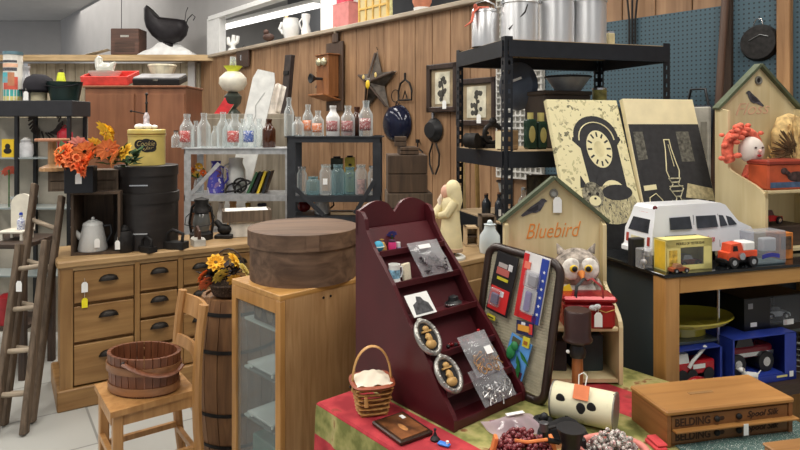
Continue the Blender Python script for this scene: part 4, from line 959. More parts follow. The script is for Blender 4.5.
def make_van():
    u0, w0 = .055, .135; t = T('toy_ambulance', 'large white toy ambulance van with dark windows on the showcase', 'toy van', S_(u0, w0, SH), SRZ)
    W_, L = .155, .47; wh = mat('van_white', (226, 228, 232), .25, 0, .02, 6, bump=0); dk = mat('van_glass', (46, 48, 54), .12, 0, .3, 14, bump=0)
    prof = [(0, .035), (-.006, .05), (0, .06), (.004, .115), (.022, .165), (.030, .198), (.045, .21), (.33, .212), (.352, .204), (.40, .142), (.455, .118), (L, .10), (L, .035)]
    b = MB()
    secs = ((0, .93), (.006, 1.0)); vs = []
    def ring(y, k):
        return [(x if True else 0, y, z) for x, z in prof]
    n = len(prof)
    def row(f, inset):
        out = []
        for x, z in prof:
            ins = inset+max(0, (z-.115))*.22
            out.append((x, ins if f == 0 else W_-ins, z))
        return out
    r0, r1, r2, r3 = row(0, .006), row(0, 0), row(1, 0), row(1, .006)
    vs = row(0, .0)+row(1, .0)
    fs = [tuple(range(n)), tuple(range(2*n-1, n-1, -1))]+[(i, n+i, n+(i+1) % n, (i+1) % n) for i in range(n)]
    b.add(vs, fs); body = b.build('body', wh, t, 30)
    def yy(z): return max(0, z-.115)*.22
    def side(nm, pts, mm, d=.0022):
        b = MB(); P_ = [(x, yy(z)-d, z) for x, z in pts]; Q = [(x, yy(z)+.001, z) for x, z in pts]; k = len(pts)
        b.add(P_+Q, [tuple(range(k))]+[(i, (i+1) % k, k+(i+1) % k, k+i) for i in range(k)]); return b.build(nm, mm, t)
    side('side_window', [(.085, .123), (.180, .123), (.178, .168), (.088, .166)], dk); side('side_window', [(.205, .123), (.300, .125), (.296, .168), (.207, .168)], dk)
    side('front_quarter_window', [(.313, .126), (.345, .128), (.330, .166), (.312, .168)], dk); side('front_door_window', [(.352, .128), (.390, .130), (.366, .158), (.345, .164)], dk)
    side('sliding_door_rail', [(.058, .095), (.196, .095), (.196, .102), (.058, .102)], BLACK, .003)
    for x0 in (.194, .307): side('door_gap', [(x0, .05), (x0+.0022, .05), (x0+.0022, .172), (x0, .172)], mat('gap_grey', (110, 112, 116)), .0008)
    txt('side_lettering', 'Ambulance', .075, .024, mat('van_red', (206, 60, 58), .5), t, TR(.245, -.001, .082) @ RY(-2) @ FR, shear=.3)
    # rear face
    def rear(nm, pts, mm, d=.003):
        b = MB(); def_x = lambda z: (.004*(z-.06)/.055 if z < .115 else .004+(z-.115)*.36)
        P_ = [(def_x(z)-d, y, z) for y, z in pts]; Q = [(def_x(z)+.002, y, z) for y, z in pts]; k = len(pts)
        b.add(P_+Q, [tuple(range(k))]+[(i, (i+1) % k, k+(i+1) % k, k+i) for i in range(k)]); return b.build(nm, mm, t)
    rear('rear_window', [(.022, .112), (.133, .112), (.124, .160), (.032, .160)], dk); rear('number_plate_panel', [(.04, .066), (.115, .066), (.115, .092), (.04, .092)], mat('plate_cream', (206, 198, 160)))
    for y in (.012, .130): rear('tail_light', [(y, .066), (y+.012, .066), (y+.012, .098), (y, .098)], mat('tail_red', (170, 60, 50), .3))
    MB().box((-.010, W_/2, .042), (.012, W_*.98, .02), b=.003).build('rear_bumper', wh, t)
    MB().ball((.036, .026, .203), .0085).build('roof_lamp', mat('lamp_maroon', (92, 26, 30), .2), t, 60)
    txt('roof_lettering', 'AMBULANCE', .05, .008, mat('van_red', (206, 60, 58), .5), t, TR(.028, .078, .186) @ RZ(-90) @ RX(-20) @ FR)
    for x in (.085, .385):
        for y in (.012, W_-.012):
            w = MB().cyl((x, y-.012, .033), (x, y+.012, .033), .033, n=20).build('wheel', BLACK, t, 40)
            MB().cyl((x, y+(.0125 if y > .05 else -.0125), .033), (x, y+(.011 if y > .05 else -.011), .033), .016, n=14).build('hub_cap', CHROME, w, 40)
make_van()
t = T('black_display_case', 'small black display box with clear front by the rear of the white toy ambulance', 'box', S_(.0, .13, SH), SRZ)
MB().box((0, .02, .05), (.05, .03, .10), b=.003).build('black_back', BLACK, t); MB().box((.004, -.018, .035), (.045, .04, .07), b=.003).build('clear_cover', CLEARP, t)
b = MB(); b.ball((.004, -.016, .02), .012); b.cyl((.004, -.016, .0), (.004, -.016, .05), .004); b.build('figure', mat('silver_bits', (176, 174, 172)), t)

def toy_car(name, label, loc, rz, L, bodym, cabm, group=None, open_top=False):
    t = T(name, label, 'toy car', loc, rz, group); w = L*.42; r = L*.12
    b = MB(); b.prism([(0, r*.8), (0, r*1.9), (L*.28, r*2.3), (L*.62, r*2.3), (L*.68, r*2.1), (L*.97, r*1.9), (L, r*1.2), (L, r*.8)], w*.86, FR @ TR(0, 0, -w*.93)); b.build('body', bodym, t)
    b = MB(); b.prism([(L*.22, r*2.2), (L*.28, r*3.6), (L*.56, r*3.6), (L*.66, r*2.2)], w*.7, FR @ TR(0, 0, -w*.85)); b.build('cab', cabm, t)
    for x in (L*.2, L*.8):
        for y in (0.02*w, .98*w):
            wl = MB().cyl((x, y-w*.07, r), (x, y+w*.07, r), r, n=14).build('wheel', BLACK, t, 40); MB().cyl((x, y-w*.08, r), (x, y+w*.08, r), r*.5, n=10).build('hub', CHROME, wl, 40)
    return t
# yellow window box with a vintage car
def make_yellow_box():
    t = T('yellow_car_box', 'yellow cardboard window box with a brown vintage toy car inside', 'toy box', S_(.035, .035, SH), SRZ); w, d, h = .195, .065, .108
    ym = mat('box_yellow', (228, 216, 138), .5, 0, .05)
    b = MB(); b.box((w/2, d-.0015, h/2), (w, .003, h)); b.box((w/2, d/2, .0015), (w, d, .003)).box((w/2, d/2, h-.0015), (w, d, .003)).box((.0015, d/2, h/2), (.003, d, h)).box((w-.0015, d/2, h/2), (.003, d, h))
    b.box((.03, .0015, h/2), (.06, .003, h)).box((w-.018, .0015, h/2), (.036, .003, h)).box((w/2, .0015, h-.014), (w, .003, .028)).box((w/2, .0015, .009), (w, .003, .018)); b.build('carton', ym, t)
    MB().box((w*.55, .001, h*.45), (w*.6, .001, h*.66)).build('clear_window', FILM, t)
    txt('printed_title', 'MODELS OF YESTERYEAR', .12, .009, INKBROWN, t, TR(w*.52, -.0002, h-.014) @ FR)
    MB().box((.028, -.0006, h*.42), (.034, .001, h*.5)).build('printed_panel', mat('ochre_print', (206, 160, 66), .5, 0, .35, 60), t)
    MB().box((-.0006, d/2, h*.5), (.001, d*.8, h*.9)).build('printed_panel', mat('amber_print', (222, 182, 50), .5), t)
    toy_car('vintage_car', 'brown vintage toy car with silver roof in the yellow window box', S_(.035+.07, .035+.018, SH+.004), SRZ, .10, mat('car_brown', (112, 60, 44), .3), mat('car_silver', (190, 190, 190), .3, .3))
make_yellow_box()
toy_car('vintage_car', 'tiny brown open toy car in front of the yellow window box', S_(.042, -.002, SH) if False else S_(.035, .002, SH), SRZ, .07, mat('car_rust', (146, 74, 44), .35), mat('car_tan', (150, 110, 80), .4))
def make_truck():
    t = T('toy_truck', 'orange and white toy truck with big silver wheels on the showcase edge', 'toy truck', S_(.285, .012, SH), SRZ); L, w = .118, .06
    b = MB(); b.prism([(0, .026), (0, .052), (.035, .058), (.045, .052), (.075, .052), (.075, .026)], w*.8, FR @ TR(0, 0, -w*.9)); b.prism([(.012, .05), (.016, .082), (.06, .086), (.072, .05)], w*.72, FR @ TR(0, 0, -w*.86)); b.box((.10, w/2, .046), (.06, w*.9, .024), b=.003); b.build('cab', mat('truck_orange', (220, 84, 50), .35), t)
    MB().box((.095, w/2, .072), (.05, w*.85, .032), b=.004).build('white_body', WHITE, t)
    MB().prism([(.022, .058), (.024, .076), (.040, .076), (.044, .058)], .002, FR @ TR(0, 0, -w*.14+.001)).build('cab_window', INK, t)
    MB().box((.06, w/2, .022), (.13, w*.7, .014), b=.003).build('chassis', BLACK, t)
    for x in (.018, .104):
        for y in (.004, w-.004):
            wl = MB().cyl((x, y-.009, .019), (x, y+.009, .019), .019, n=18).build('wheel', BLACK, t, 40); MB().cyl((x, y-.0095, .019), (x, y+.0095, .019), .010, n=12).build('hub', CHROME, wl, 40)
    MB().cyl((.055, -.004, .04), (.055, .004, .04), .013, n=14).build('spare_wheel', CHROME, t, 40)
make_truck()
t = T('clear_toy_box', 'clear plastic box with blue ribbon print on the showcase edge', 'box', S_(.405, .02, SH), SRZ)
MB().box((.075, .035, .060), (.15, .07, .12), b=.004).build('clear_shell', glass('frosted_box', (214, 216, 222), .14, .06, .35), t)
MB().box((.075, .035, .004), (.14, .06, .008)).build('base_tray', mat('teal_base', (90, 130, 130)), t)
MB().box((.095, .035, .066), (.06, .03, .05), b=.004).build('white_model', WHITE, t)
MB().prism([(.035+.08*i/12, .022+.006*math.sin(PI*i/12)) for i in range(13)]+[(.115-.08*i/12, .036+.006*math.sin(PI*(12-i)/12)) for i in range(13)], .0015, FR @ TR(0, 0, .0)).build('blue_ribbon_print', mat('ribbon_blue', (56, 60, 150), .5), t)
t = T('orange_box', 'small orange toy box behind the clear plastic box', 'box', S_(.575, .07, SH), SRZ)
MB().box((.035, .03, .05), (.07, .06, .10), b=.002).build('carton', mat('carton_orange', (186, 112, 50), .6, 0, .2, 30), t); MB().box((.035, -.0006, .062), (.05, .001, .05)).build('window_print', mat('dark_window', (74, 58, 44), .4, 0, .6, 60), t)
# things on the second house shelf
def HS(x, y, z): # local frame of the larger house shelf -> world
    return S_(.823, .395, SH)+SU*x+SWv*y+Vector((0, 0, z))
toy_car('toy_sports_car', 'red toy convertible parked in the low bay of the larger house shelf', HS(-.165, -.17, .1005), SRZ+6, .135, mat('car_red', (170, 24, 34), .2), mat('car_glass', (90, 60, 64), .2))
solo('toy_crate', MB().box((0, 0, .0405), (.24, .12, .081), b=.003), DARKW, 'dark box under the red toy convertible in the larger house shelf', 'box', HS(-.07, -.14, .0185), SRZ)
def make_decoy_tin():
    t = T('duck_tin', 'orange red tin box with mallard duck picture on the larger house shelf', 'tin box', HS(-.085, -.185, .2505), SRZ)
    MB().box((0, .0, .055), (.23, .10, .11), b=.006).build('body', mat('tin_orange', (190, 84, 50), .35, 0, .15, 12), t); MB().box((0, 0, .108), (.24, .11, .022), b=.006).build('lid', mat('tin_rust', (142, 54, 40), .35), t)
    b = MB().ball((.03, -.051, .052), .038, (1.3, .1, .55)).ball((-.035, -.051, .075), .015, (1.2, .2, .9)); b.tube([(-.01, -.051, .06), (-.03, -.051, .072)], .01, 6); b.build('duck_picture', mat('duck_dark', (62, 46, 44), .5, 0, .4, 60), t, 60)
    MB().box((-.02, -.0506, .02), (.17, .001, .022)).build('water_picture', mat('water_blue', (70, 92, 120), .5, 0, .2, 50), t)
make_decoy_tin()
def make_doll():
    t = T('yarn_doll', 'doll with white painted face and coral ruffled yarn hair on the larger house shelf', 'doll', HS(-.195, -.10, .2505), SRZ)
    cor = mat('coral_yarn', (226, 106, 84), .9, 0, .2, 50, bump=.4)
    MB().lathe([(0, 0), (.05, 0), (.052, .03), (.03, .09), (0, .1)], (.065, 0, 0), n=16).build('body', cor, t, 50)
    MB().ball((.02, -.03, .155), .055, (1, .75, 1), 20).build('face', mat('china_white', (226, 214, 204), .4, 0, .04), t, 60)
    for x in (.002, .038): MB().ball((x, -.07, .166), .005, (1.3, .4, .8)).build('eye', mat('doll_eye', (90, 70, 66)), t, 60)
    MB().ball((.02, -.074, .152), .007).build('nose', mat('doll_nose', (222, 170, 160)), t, 60); MB().ball((.02, -.070, .134), .009, (1.2, .4, .6)).build('mouth', mat('doll_lip', (180, 50, 56)), t, 60)
    b = MB(); rr = random.Random(3); b.torus((-.005, -.01, .155), .078, .022, M=TR(-.005, -.01, .155) @ FR @ TR(.005, .01, -.155), n=22, a0=20, a1=215)
    for i in range(60):
        a = R(rr.uniform(20, 300)); rad = rr.uniform(.058, .125); p = (.012+rad*math.cos(a)-.02, -.02+rr.uniform(-.03, .02), .15+rad*.95*math.sin(a))
        if p[0] > .075 or (p[0] < .01 and p[2] < .115): continue
        if p[2] < .006: continue
        b.ball(p, rr.uniform(.011, .018), (1.2, .8, .7), 6)
    b.build('ruffled_hair', cor, t, 50)
make_doll()
def make_broom():
    t = T('straw_bundle', 'bushy tan dried grass bundle at the right end of the larger house shelf', 'dried grass', HS(.105, -.06, .2505), SRZ)
    b = MB(); rr = random.Random(5)
    for i in range(420):
        a = rr.uniform(-.9, .9); L = rr.uniform(.10, .21); y = rr.uniform(-.04, .03); x0 = rr.uniform(-.02, .03); z0 = rr.uniform(0, .05)
        ex = -L*math.cos(a)*.55 if i % 2 else L*math.sin(a)*.3; ez = L*abs(math.sin(a)) if i % 2 else L*1.2
        b.tube([(x0, y, z0), (x0+ex*.5, y-.01, z0+ez*.55), (x0+ex, y+rr.uniform(-.02, .02), z0+ez)], [.006, .007, .003], 4)
    b.build('straws', mat('straw', (212, 170, 116), .9, 0, .3, 30), t)
    b = MB()
    for i in range(70):
        a = rr.uniform(-.5, 1.3); L = rr.uniform(.09, .17)
        b.tube([(-.0, -.03, .10), (-.0-L*math.cos(a)*.6, -.05, .12+L*.5*math.sin(a)), (-.0-L*math.cos(a), -.045, .11+L*math.sin(a)-.01)], [.006, .005, .002], 4)
    b.build('dark_seed_heads', mat('seed_brown', (92, 70, 46), .9, 0, .3, 30), t)
    MB().lathe([(0, .05), (.04, .06), (.085, .14), (.09, .22), (.06, .29), (0, .31)], n=22, sy=.45).build('straw_core', mat('straw', (212, 170, 116)), t, 60)
    MB().lathe([(0, 0), (.03, 0), (.035, .03), (.03, .06), (0, .06)], n=14).build('tied_base', mat('straw', (212, 170, 116)), t)
make_broom()
# inside the showcase
SZ1 = .7125; SZ0 = .5505
t = T('glass_platter', 'long yellow green glass platter on the showcase shelf', 'platter', S_(.25, .18, SZ1), SRZ)
MB().lathe([(0, .05), (.9, .05), (1.0, .065), (.99, .07), (.9, .057), (0, .057)], n=40, M=Matrix.Diagonal((.19, .12, 1, 1))).build('dish', glass('yellow_glass', (206, 190, 70), .72), t, 50)
MB().lathe([(0, 0), (.5, 0), (.42, .05), (0, .05)], n=24, M=Matrix.Diagonal((.16, .09, 1, 1))).build('foot', glass('yellow_glass', (206, 190, 70)), t, 50)
def carton(name, label, loc, w, d, h, m, window, rz=SRZ, group=None, txts=(), patches=(), film=True):
    t = T(name, label, 'toy box', loc, rz, group); x0, x1 = window
    b = MB(); b.box((w/2, d-.0015, h/2), (w, .003, h)).box((w/2, d/2, .0015), (w, d, .003)).box((w/2, d/2, h-.0015), (w, d, .003)).box((.0015, d/2, h/2), (.003, d, h)).box((w-.0015, d/2, h/2), (.003, d, h))
    b.box((x0/2, .0015, h/2), (x0, .003, h)).box(((w+x1)/2, .0015, h/2), (w-x1, .003, h)).box((w/2, .0015, .012), (w, .003, .024)); b.build('carton', m, t)
    if film: MB().box(((x0+x1)/2, .001, h/2+.01), (x1-x0, .001, h-.03)).build('clear_window', FILM, t)
    for (s, x, z, tw, th, mm) in txts: txt('printed_word', s, tw, th, mm, t, TR(x, -.0004, z) @ FR)
    for (x, z, pw, ph, mm, nm) in patches: MB().box((x, -.0008, z), (pw, .0012, ph)).build(nm, mm, t)
    return t
BKC = mat('black_carton', (22, 22, 24), .3, 0, .1)
carton('black_car_box', 'black window box with white model car on the showcase shelf', S_(.44, .10, SZ1), .30, .14, .135, BKC, (.125, .28), patches=[(.03, .105, .022, .02, mat('grey_print', (150, 150, 152)), 'printed_emblem'), (.045, .035, .03, .016, mat('tag_white', (238, 238, 235)), 'printed_label'), (.215, .03, .05, .02, mat('tag_white', (238, 238, 235)), 'printed_label'), (.20, .03, .014, .018, RED, 'red_print')])
toy_car('model_car', 'white model car inside the black window box', S_(.44+.15, .10+.04, SZ1+.03), SRZ-8, .11, mat('car_white', (214, 214, 212), .25), mat('car_glass2', (90, 92, 96), .2))
solo('car_plinth', MB().box((.055, .03, .0125), (.14, .07, .024)), BKC, 'black plinth under the white model car', 'stand', S_(.44+.145, .10+.02, SZ1+.0035), SRZ)
BLC = mat('blue_carton', (40, 60, 150), .4, 0, .08); NAVY = mat('navy_carton', (24, 34, 74), .4, 0, .1)
carton('navy_box', 'dark navy box standing behind the oak corner post of the showcase', S_(.07, .18, SZ0), .10, .12, .145, NAVY, (.03, .08), txts=[('LIST', .05, .06, .034, .012, mat('tag_white', (238, 238, 235)))])
carton('blue_truck_box', 'blue open front box with red and white toy truck, left in the showcase', S_(.085, .06, SZ0), .215, .12, .15, BLC, (.01, .205), film=False)
t = T('toy_fire_truck', 'red toy wrecker with white crane arm in the left blue box', 'toy truck', S_(.105, .075, SZ0+.026), SRZ); t.scale = (1.05, 1, 1.1)
MB().box((.09, .03, .045), (.16, .06, .045), b=.006).build('body', mat('car_red', (170, 24, 34)), t); MB().prism([(.005, .045), (.02, .095), (.055, .095), (.065, .045)], .056, FR @ TR(0, 0, -.058)).build('white_cab', WHITE, t)
MB().tube([(.055, -.004, .05), (.07, -.004, .07), (.125, -.004, .115)], .006, 6).build('crane_arm', WHITE, t)
for x in (.03, .07, .14): MB().cyl((x, -.004, .022), (x, .064, .022), .022, n=16).build('wheel', BLACK, t, 40)
MB().box((.10, -.001, .05), (.05, .002, .014)).build('white_stripe', WHITE, t)
solo('car_plinth', MB().box((.10, .04, .011), (.19, .09, .022)), BLC, 'blue cardboard insert under the red toy wrecker', 'stand', S_(.095, .065, SZ0+.0035), SRZ)
carton('blue_truck_box', 'blue window box with maroon pickup and white dog, right in the showcase', S_(.325, .04, SZ0), .30, .13, .175, BLC, (.01, .245), film=False, patches=[(.23, .018, .05, .007, mat('box_yellow', (228, 216, 138)), 'yellow_strip'), (.275, .022, .018, .02, mat('tag_white', (238, 238, 235)), 'white_label')])
t = T('toy_pickup', 'maroon and white toy pickup with chunky wheels in the right blue box', 'toy truck', S_(.345, .078, SZ0+.032), SRZ); t.scale = (1.2, 1, 1.25)
MB().box((.09, .035, .058), (.17, .07, .034), b=.006).build('body', mat('truck_maroon', (116, 30, 40), .25), t); MB().box((.09, -.001, .052), (.17, .002, .012)).build('silver_stripe', CHROME, t); MB().prism([(.03, .07), (.045, .105), (.09, .105), (.105, .07)], .06, FR @ TR(0, 0, -.065)).build('cab', mat('pickup_glass', (40, 36, 40), .15), t)
for x in (.03, .14):
    w = MB().cyl((x, -.01, .028), (x, .08, .028), .030, n=18).build('wheel', BLACK, t, 40); MB().cyl((x, -.012, .028), (x, -.008, .028), .014, n=12).build('hub', CHROME, w, 40)
solo('car_plinth', MB().box((.11, .05, .013), (.24, .10, .026)), BLC, 'blue cardboard insert under the maroon toy pickup', 'stand', S_(.335, .045, SZ0+.0035), SRZ)
t = T('toy_dog', 'white toy dog standing in front of the maroon toy pickup', 'toy dog', S_(.36, .018, SZ0), SRZ)
b = MB(); b.tube([(0, 0, .05), (.012, 0, .052), (.035, 0, .048), (.05, 0, .048)], [.008, .013, .012, .010], 8); b.tube([(.0, 0, .054), (-.012, 0, .07)], [.009, .008], 8); b.ball((-.016, 0, .074), .010, (1.4, .9, .9), 10)
for x in (.006, .046):
    for y in (-.006, .006): b.tube([(x, y, .045), (x+.002, y, .02), (x-.002, y, 0)], [.005, .0035, .004], 6)
b.tube([(.058, 0, .05), (.072, 0, .062)], [.003, .0015], 5); b.build('body', WHITE, t, 60)
for y in (-.007, .007): MB().ball((-.014, y, .076), .005, (.8, .4, 1.3), 8).build('ear', mat('dog_ear', (150, 140, 130)), t, 60)
t = T('yellow_base', 'yellow green plastic base piece below the white toy dog', 'toy part', S_(.38, -.03, SZ0-.0) if False else S_(.33, .012, SZ0), SRZ) if False else None

# ---- silk drawers box lettered BELDING
KRZ = 12
def make_silk():
    p = onz(667, 448, TOPZ); t = T('spool_cabinet', 'wooden two drawer counter box lettered BELDING Spool Silk', 'spool cabinet', p, KRZ); w, d, h = .385, .16, .096
    top = wood('silk_top', (164, 114, 60), (190, 138, 78), 'x', 3, .4); fr = wood('silk_front', (122, 80, 44), (148, 100, 58), 'x', 4, .4)
    MB().box((w/2, d/2, h-.007), (w+.008, d+.008, .014), b=.004).build('top', top, t)
    for x in (.006, w-.006): MB().box((x, d/2, (h-.014)/2), (.012, d, h-.014)).build('side', wood('silk_side', (142, 90, 50), (168, 112, 66), 'y', 4, .4), t)
    MB().box((w/2, d-.006, (h-.014)/2), (w-.024, .012, h-.014)).build('back', fr, t)
    MB().box((w/2, d/2, .003), (w-.02, d-.01, .006)).build('base', fr, t)
    for z0, dy in ((.008, 0), (.045, .0)):
        dr = MB().box((w/2, .008+dy, z0+.0165), (w-.028, .014, .033), b=.0015).build('drawer', fr, t)
        txt('drawer_lettering', 'BELDING', .104, .021, INKBROWN, dr, TR(.077, .0003+dy, z0+.0165) @ FR, off=.02)
        txt('drawer_lettering', 'Spool Silk', .098, .021, INKBROWN, dr, TR(.292, .0003+dy, z0+.0165) @ FR, shear=.3, off=.012)
        for x in (.148, .215): MB().ball((x, -.002+dy, z0+.017), .009, (1, .7, .9), 12).build('knob', IRON, dr, 60)
        b = MB(); b.ball((.165, .0012+dy, z0+.016), .008, (1.1, .12, .8), 8); b.build('printed_scroll', INKBROWN, dr)
    MB().box((w/2+.012, -.004, .0435), (w-.01, .026, .005), b=.001).build('drawer_ledge', top, t)
    b = MB(); b.box((.222, -.019, .034), (.014, .0012, .03)); b.build('price_tag', mat('tag_white', (238, 238, 235)), t, label='small white paper tag')
    MB().box((w*.42, d*.5, h+.0004), (.075, .012, .0008), M=TR(0, 0, 0)).build('worn_patch', mat('wear', (140, 104, 62), .6, 0, .2), t)
make_silk()
# patterned teal cloth under the right of the box
b = MB(); b.grid(lambda u, v: ((u-.5)*.42, (v-.5)*.30, .0015+.003*(1+math.sin(9*u+7*v))*(.5+.5*math.sin(5*v))*.6), 14, 10)
solo('teal_scarf', b, spots('teal_print', (60, 88, 84), [(220, 224, 214), (34, 46, 50), (90, 130, 116), (30, 50, 54), (200, 206, 196)], 95, thr=.38), 'teal scarf with white flecks spread in front of the spool cabinet', 'cloth', onz(755, 445, TOPZ), 10, solid=.002)
t = T('wooden_tray', 'corner of a plain wooden box at the lower right table edge', 'box', onz(783, 472, TOPZ+.003), 12)
MB().box((.16, -.02, .018), (.33, .15, .036), b=.004).build('box_body', wood('tray_wood', (150, 104, 58), (180, 132, 78), 'x', 4, .4), t); MB().box((.16, -.02, .040), (.335, .155, .008), b=.003).build('lid', wood('tray_wood', (150, 104, 58), (180, 132, 78), 'x', 4, .4), t)
t = T('red_shoe', 'dark red glass slipper on the table edge right of the spool cabinet', 'slipper', TT(.90, .72, TOPZ), 30)
b = MB(); b.ball((0, 0, .03), .032, (1.5, .8, .95), 14); b.build('body', mat('ruby', (120, 16, 26), .15), t, 60); MB().torus((.012, 0, .05), .022, .004, sy=.7, n=18).build('rim', mat('ruby_dark', (60, 10, 16), .15), t, 60)
# wire basket at the right end inside the showcase
t = T('wire_basket', 'grey wire basket on the showcase deck right of the blue boxes', 'basket', S_(.66, .05, SZ0), SRZ)
b = MB()
for k in range(6): b.torus((.09, .07, .004+.022*k), .08+.003*k, .0022, n=28, sx=1.1, sy=.8, m=5)
for i in range(24):
    a = 2*PI*i/24; b.tube([(.09+.08*1.1*math.cos(a), .07+.08*.8*math.sin(a), .004), (.09+.095*1.1*math.cos(a), .07+.095*.8*math.sin(a), .114)], .0018, 4)
b.build('wire_mesh', mat('grey_wire', (120, 122, 116), .5, .3), t); MB().torus((.09, .07, .118), .096, .005, n=28, sx=1.1, sy=.8, m=6).build('rim', mat('grey_wire', (120, 122, 116)), t)

# ---- bead heaps, clear bags and black pieces at the front edge of the table
def heap(name, label, p, rx, ry, h, n, r, mm, cat, rz=0, seed=1):
    t = T(name, label, cat, p, rz); rr = random.Random(seed); b = MB()
    for i in range(n):
        a = rr.uniform(0, 2*PI); q = math.sqrt(rr.random()); b.ball((rx*q*math.cos(a), ry*q*math.sin(a), max(r, h*(1-q*q)*rr.uniform(.3, 1))), r*rr.uniform(.8, 1.25), n=6)
    o = b.build('beads', mm, t, 60); o['kind'] = 'stuff'
    return t
t = heap('bead_bundle', 'heap of dark red beads tied with orange bands at the front of the table', onz(523, 458, TOPZ), .085, .07, .075, 420, .0062, spots('garnet_mix', (96, 22, 32), [(120, 26, 40), (60, 16, 24), (190, 110, 110), (90, 20, 30)], 120, .25, .7), 'beads', seed=2)
for x, s in ((-.075, 1), (.076, -1)): MB().box((x, -.01, .05), (.016, .05, .075), b=.003, M=TR(x, 0, .03) @ RY(s*14) @ Matrix.Diagonal((.6, .5, .6, 1)) @ TR(-x, 0, -.04)).build('orange_band', mat('band_orange', (220, 130, 70), .6), t)
MB().tube([(-.03, -.05, .07), (0, -.055, .068), (.05, -.05, .072)], .004, 6).build('orange_cord', mat('band_orange', (220, 130, 70)), t)
t = heap('bead_bundle', 'round heap of black white and pink beads in front of the spool cabinet', onz(613, 462, TOPZ), .085, .07, .078, 420, .0066, spots('mixed_beads', (210, 204, 196), [(40, 40, 40), (226, 220, 212), (190, 90, 100), (60, 58, 56), (120, 140, 120), (236, 230, 224)], 110, .3, .7), 'beads', seed=4)
MB().torus((0, 0, .03), .082, .009, sy=.84, n=28).build('pink_cord', mat('cord_pink', (210, 130, 120), .7), t, 60)
t = T('clear_pouch', 'clear plastic pouch with white label between the maroon display and the red beads', 'plastic bag', onz(515, 428, TOPZ), 20)
MB().grid(lambda u, v: ((u-.5)*.16, (v-.5)*.11, .004+.032*math.sin(PI*u)*math.sin(PI*v)+.003*math.sin(14*u+8*v)), 14, 12).build('film', glass('mauve_film', (220, 200, 206), .25), t, 60)
o = MB(); rr = random.Random(8)
for i in range(60): o.ball((rr.uniform(-.06, .06), rr.uniform(-.035, .035), .006+rr.random()*.006), .006, n=6)
o = o.build('contents', mat('mauve_bits', (128, 92, 100), .5, 0, .4, 60), t, 60); o['kind'] = 'stuff'
MB().box((0, 0, .041), (.055, .014, .001)).build('paper_label', mat('tag_white', (238, 238, 235)), t)
t = T('black_grinder', 'black cast iron hand mill in front of the cream tin canister', 'hand mill', onz(571, 462, TOPZ), 0)
MB().box((0, 0, .006), (.075, .06, .012), b=.003).build('base', BLACK, t); MB().lathe([(0, .012), (.026, .012), (.022, .04), (.03, .07), (.036, .085), (0, .085)], n=18).build('hopper', BLACK, t, 40)
MB().tube([(-.03, 0, .05), (-.065, -.006, .058), (-.07, -.012, .085)], .007, 8).build('crank', BLACK, t, 60); MB().lathe([(0, 0), (.011, 0), (.012, .02), (0, .024)], (-.07, -.012, .084), n=12).build('crank_knob', mat('grey_knob', (70, 70, 72), .3, .3), t, 50)
MB().box((.03, .012, .03), (.02, .02, .05), b=.004).build('outlet', BLACK, t)
t = T('black_ring', 'black iron ring shaped trinket by the left end of the cream tin canister', 'trinket', onz(543, 425, TOPZ), 0)
MB().torus((0, 0, .012), .02, .009, n=20).build('ring', BLACK, t, 60); MB().ball((0, -.016, .03), .012).build('ball', BLACK, t, 60)
t = T('red_cloth', 'small folded red cloth left of the spool cabinet', 'cloth', onz(656, 447, TOPZ), 10)
MB().box((0, 0, .006), (.03, .06, .011), b=.003).build('fold', mat('red_felt', (206, 70, 74), .9, 0, .1), t); MB().box((.003, 0, .016), (.028, .055, .008), b=.003).build('fold', mat('red_felt', (206, 70, 74)), t)
# ---- wooden cabinet behind the display with the figurine
t = T('pine_cupboard', 'plain tan wooden cupboard behind the maroon display, under the figurine', 'cupboard', TT(.75, -.075, 0), TRZ)
H = .975; wd = wood('tan_cupboard', (150, 120, 82), (182, 150, 108), 'z', 3, .5)
MB().box((0, .14, H/2-.01), (.68, .27, H-.02), b=.003).build('carcass', wd, t); MB().box((0, .14, H-.01), (.70, .28, .02), b=.003).build('top', wood('tan_top', (160, 132, 92), (190, 160, 118), 'x', 3, .5), t)
MB().box((0, -.004, H/2), (.36, .012, H-.16), b=.002).build('door', wd, t); MB().ball((.15, -.018, H*.55), .012).build('knob', BROWNW, t, 60)
CZ = H+.0005
t = T('santa_figurine', 'cream robed hooded figurine standing behind the maroon display', 'figurine', (.200, 2.44, CZ), -58)
rb = mat('robe_cream', (222, 208, 164), .6, 0, .06, 14)
MB().lathe([(0, 0), (.058, 0), (.058, .008), (.05, .014), (0, .014)], n=24).build('oval_base', mat('base_grey', (206, 206, 200), .5), t, 40)
for s in (-1, 1): MB().ball((s*.02-.006, -.01, .024), .016, (1.2, 1.3, .7)).build('boot', BLACK, t, 60)
prof = [(0, .03), (.050, .03), (.052, .05), (.047, .10), (.040, .16), (.038, .20), (.041, .215), (.034, .235), (.02, .25), (0, .252)]
MB().lathe(prof, n=26, sy=.82).build('robe', rb, t, 50)
MB().lathe([(.0505, .03), (.054, .032), (.054, .044), (.0505, .046)], n=26, sy=.82).build('hem_band', mat('hem_tan', (190, 160, 130), .7), t, 50)
MB().ball((-.010, -.012, .262), .026, (.9, .95, 1.1), 16).build('head', mat('face_paint', (214, 164, 140), .5), t, 60)
b = MB(); b.ball((.006, .006, .268), .036, (.9, .92, 1.15), 18); b.tube([(.012, .008, .26), (.022, .01, .225), (.03, .008, .19)], [.03, .026, .012], 10); b.build('hood', rb, t, 60)
b = MB(); b.tube([(-.03, -.018, .25), (-.036, -.026, .225), (-.03, -.03, .195)], [.008, .012, .004], 8); b.build('beard', mat('beard_cream', (224, 206, 186), .7), t, 60)
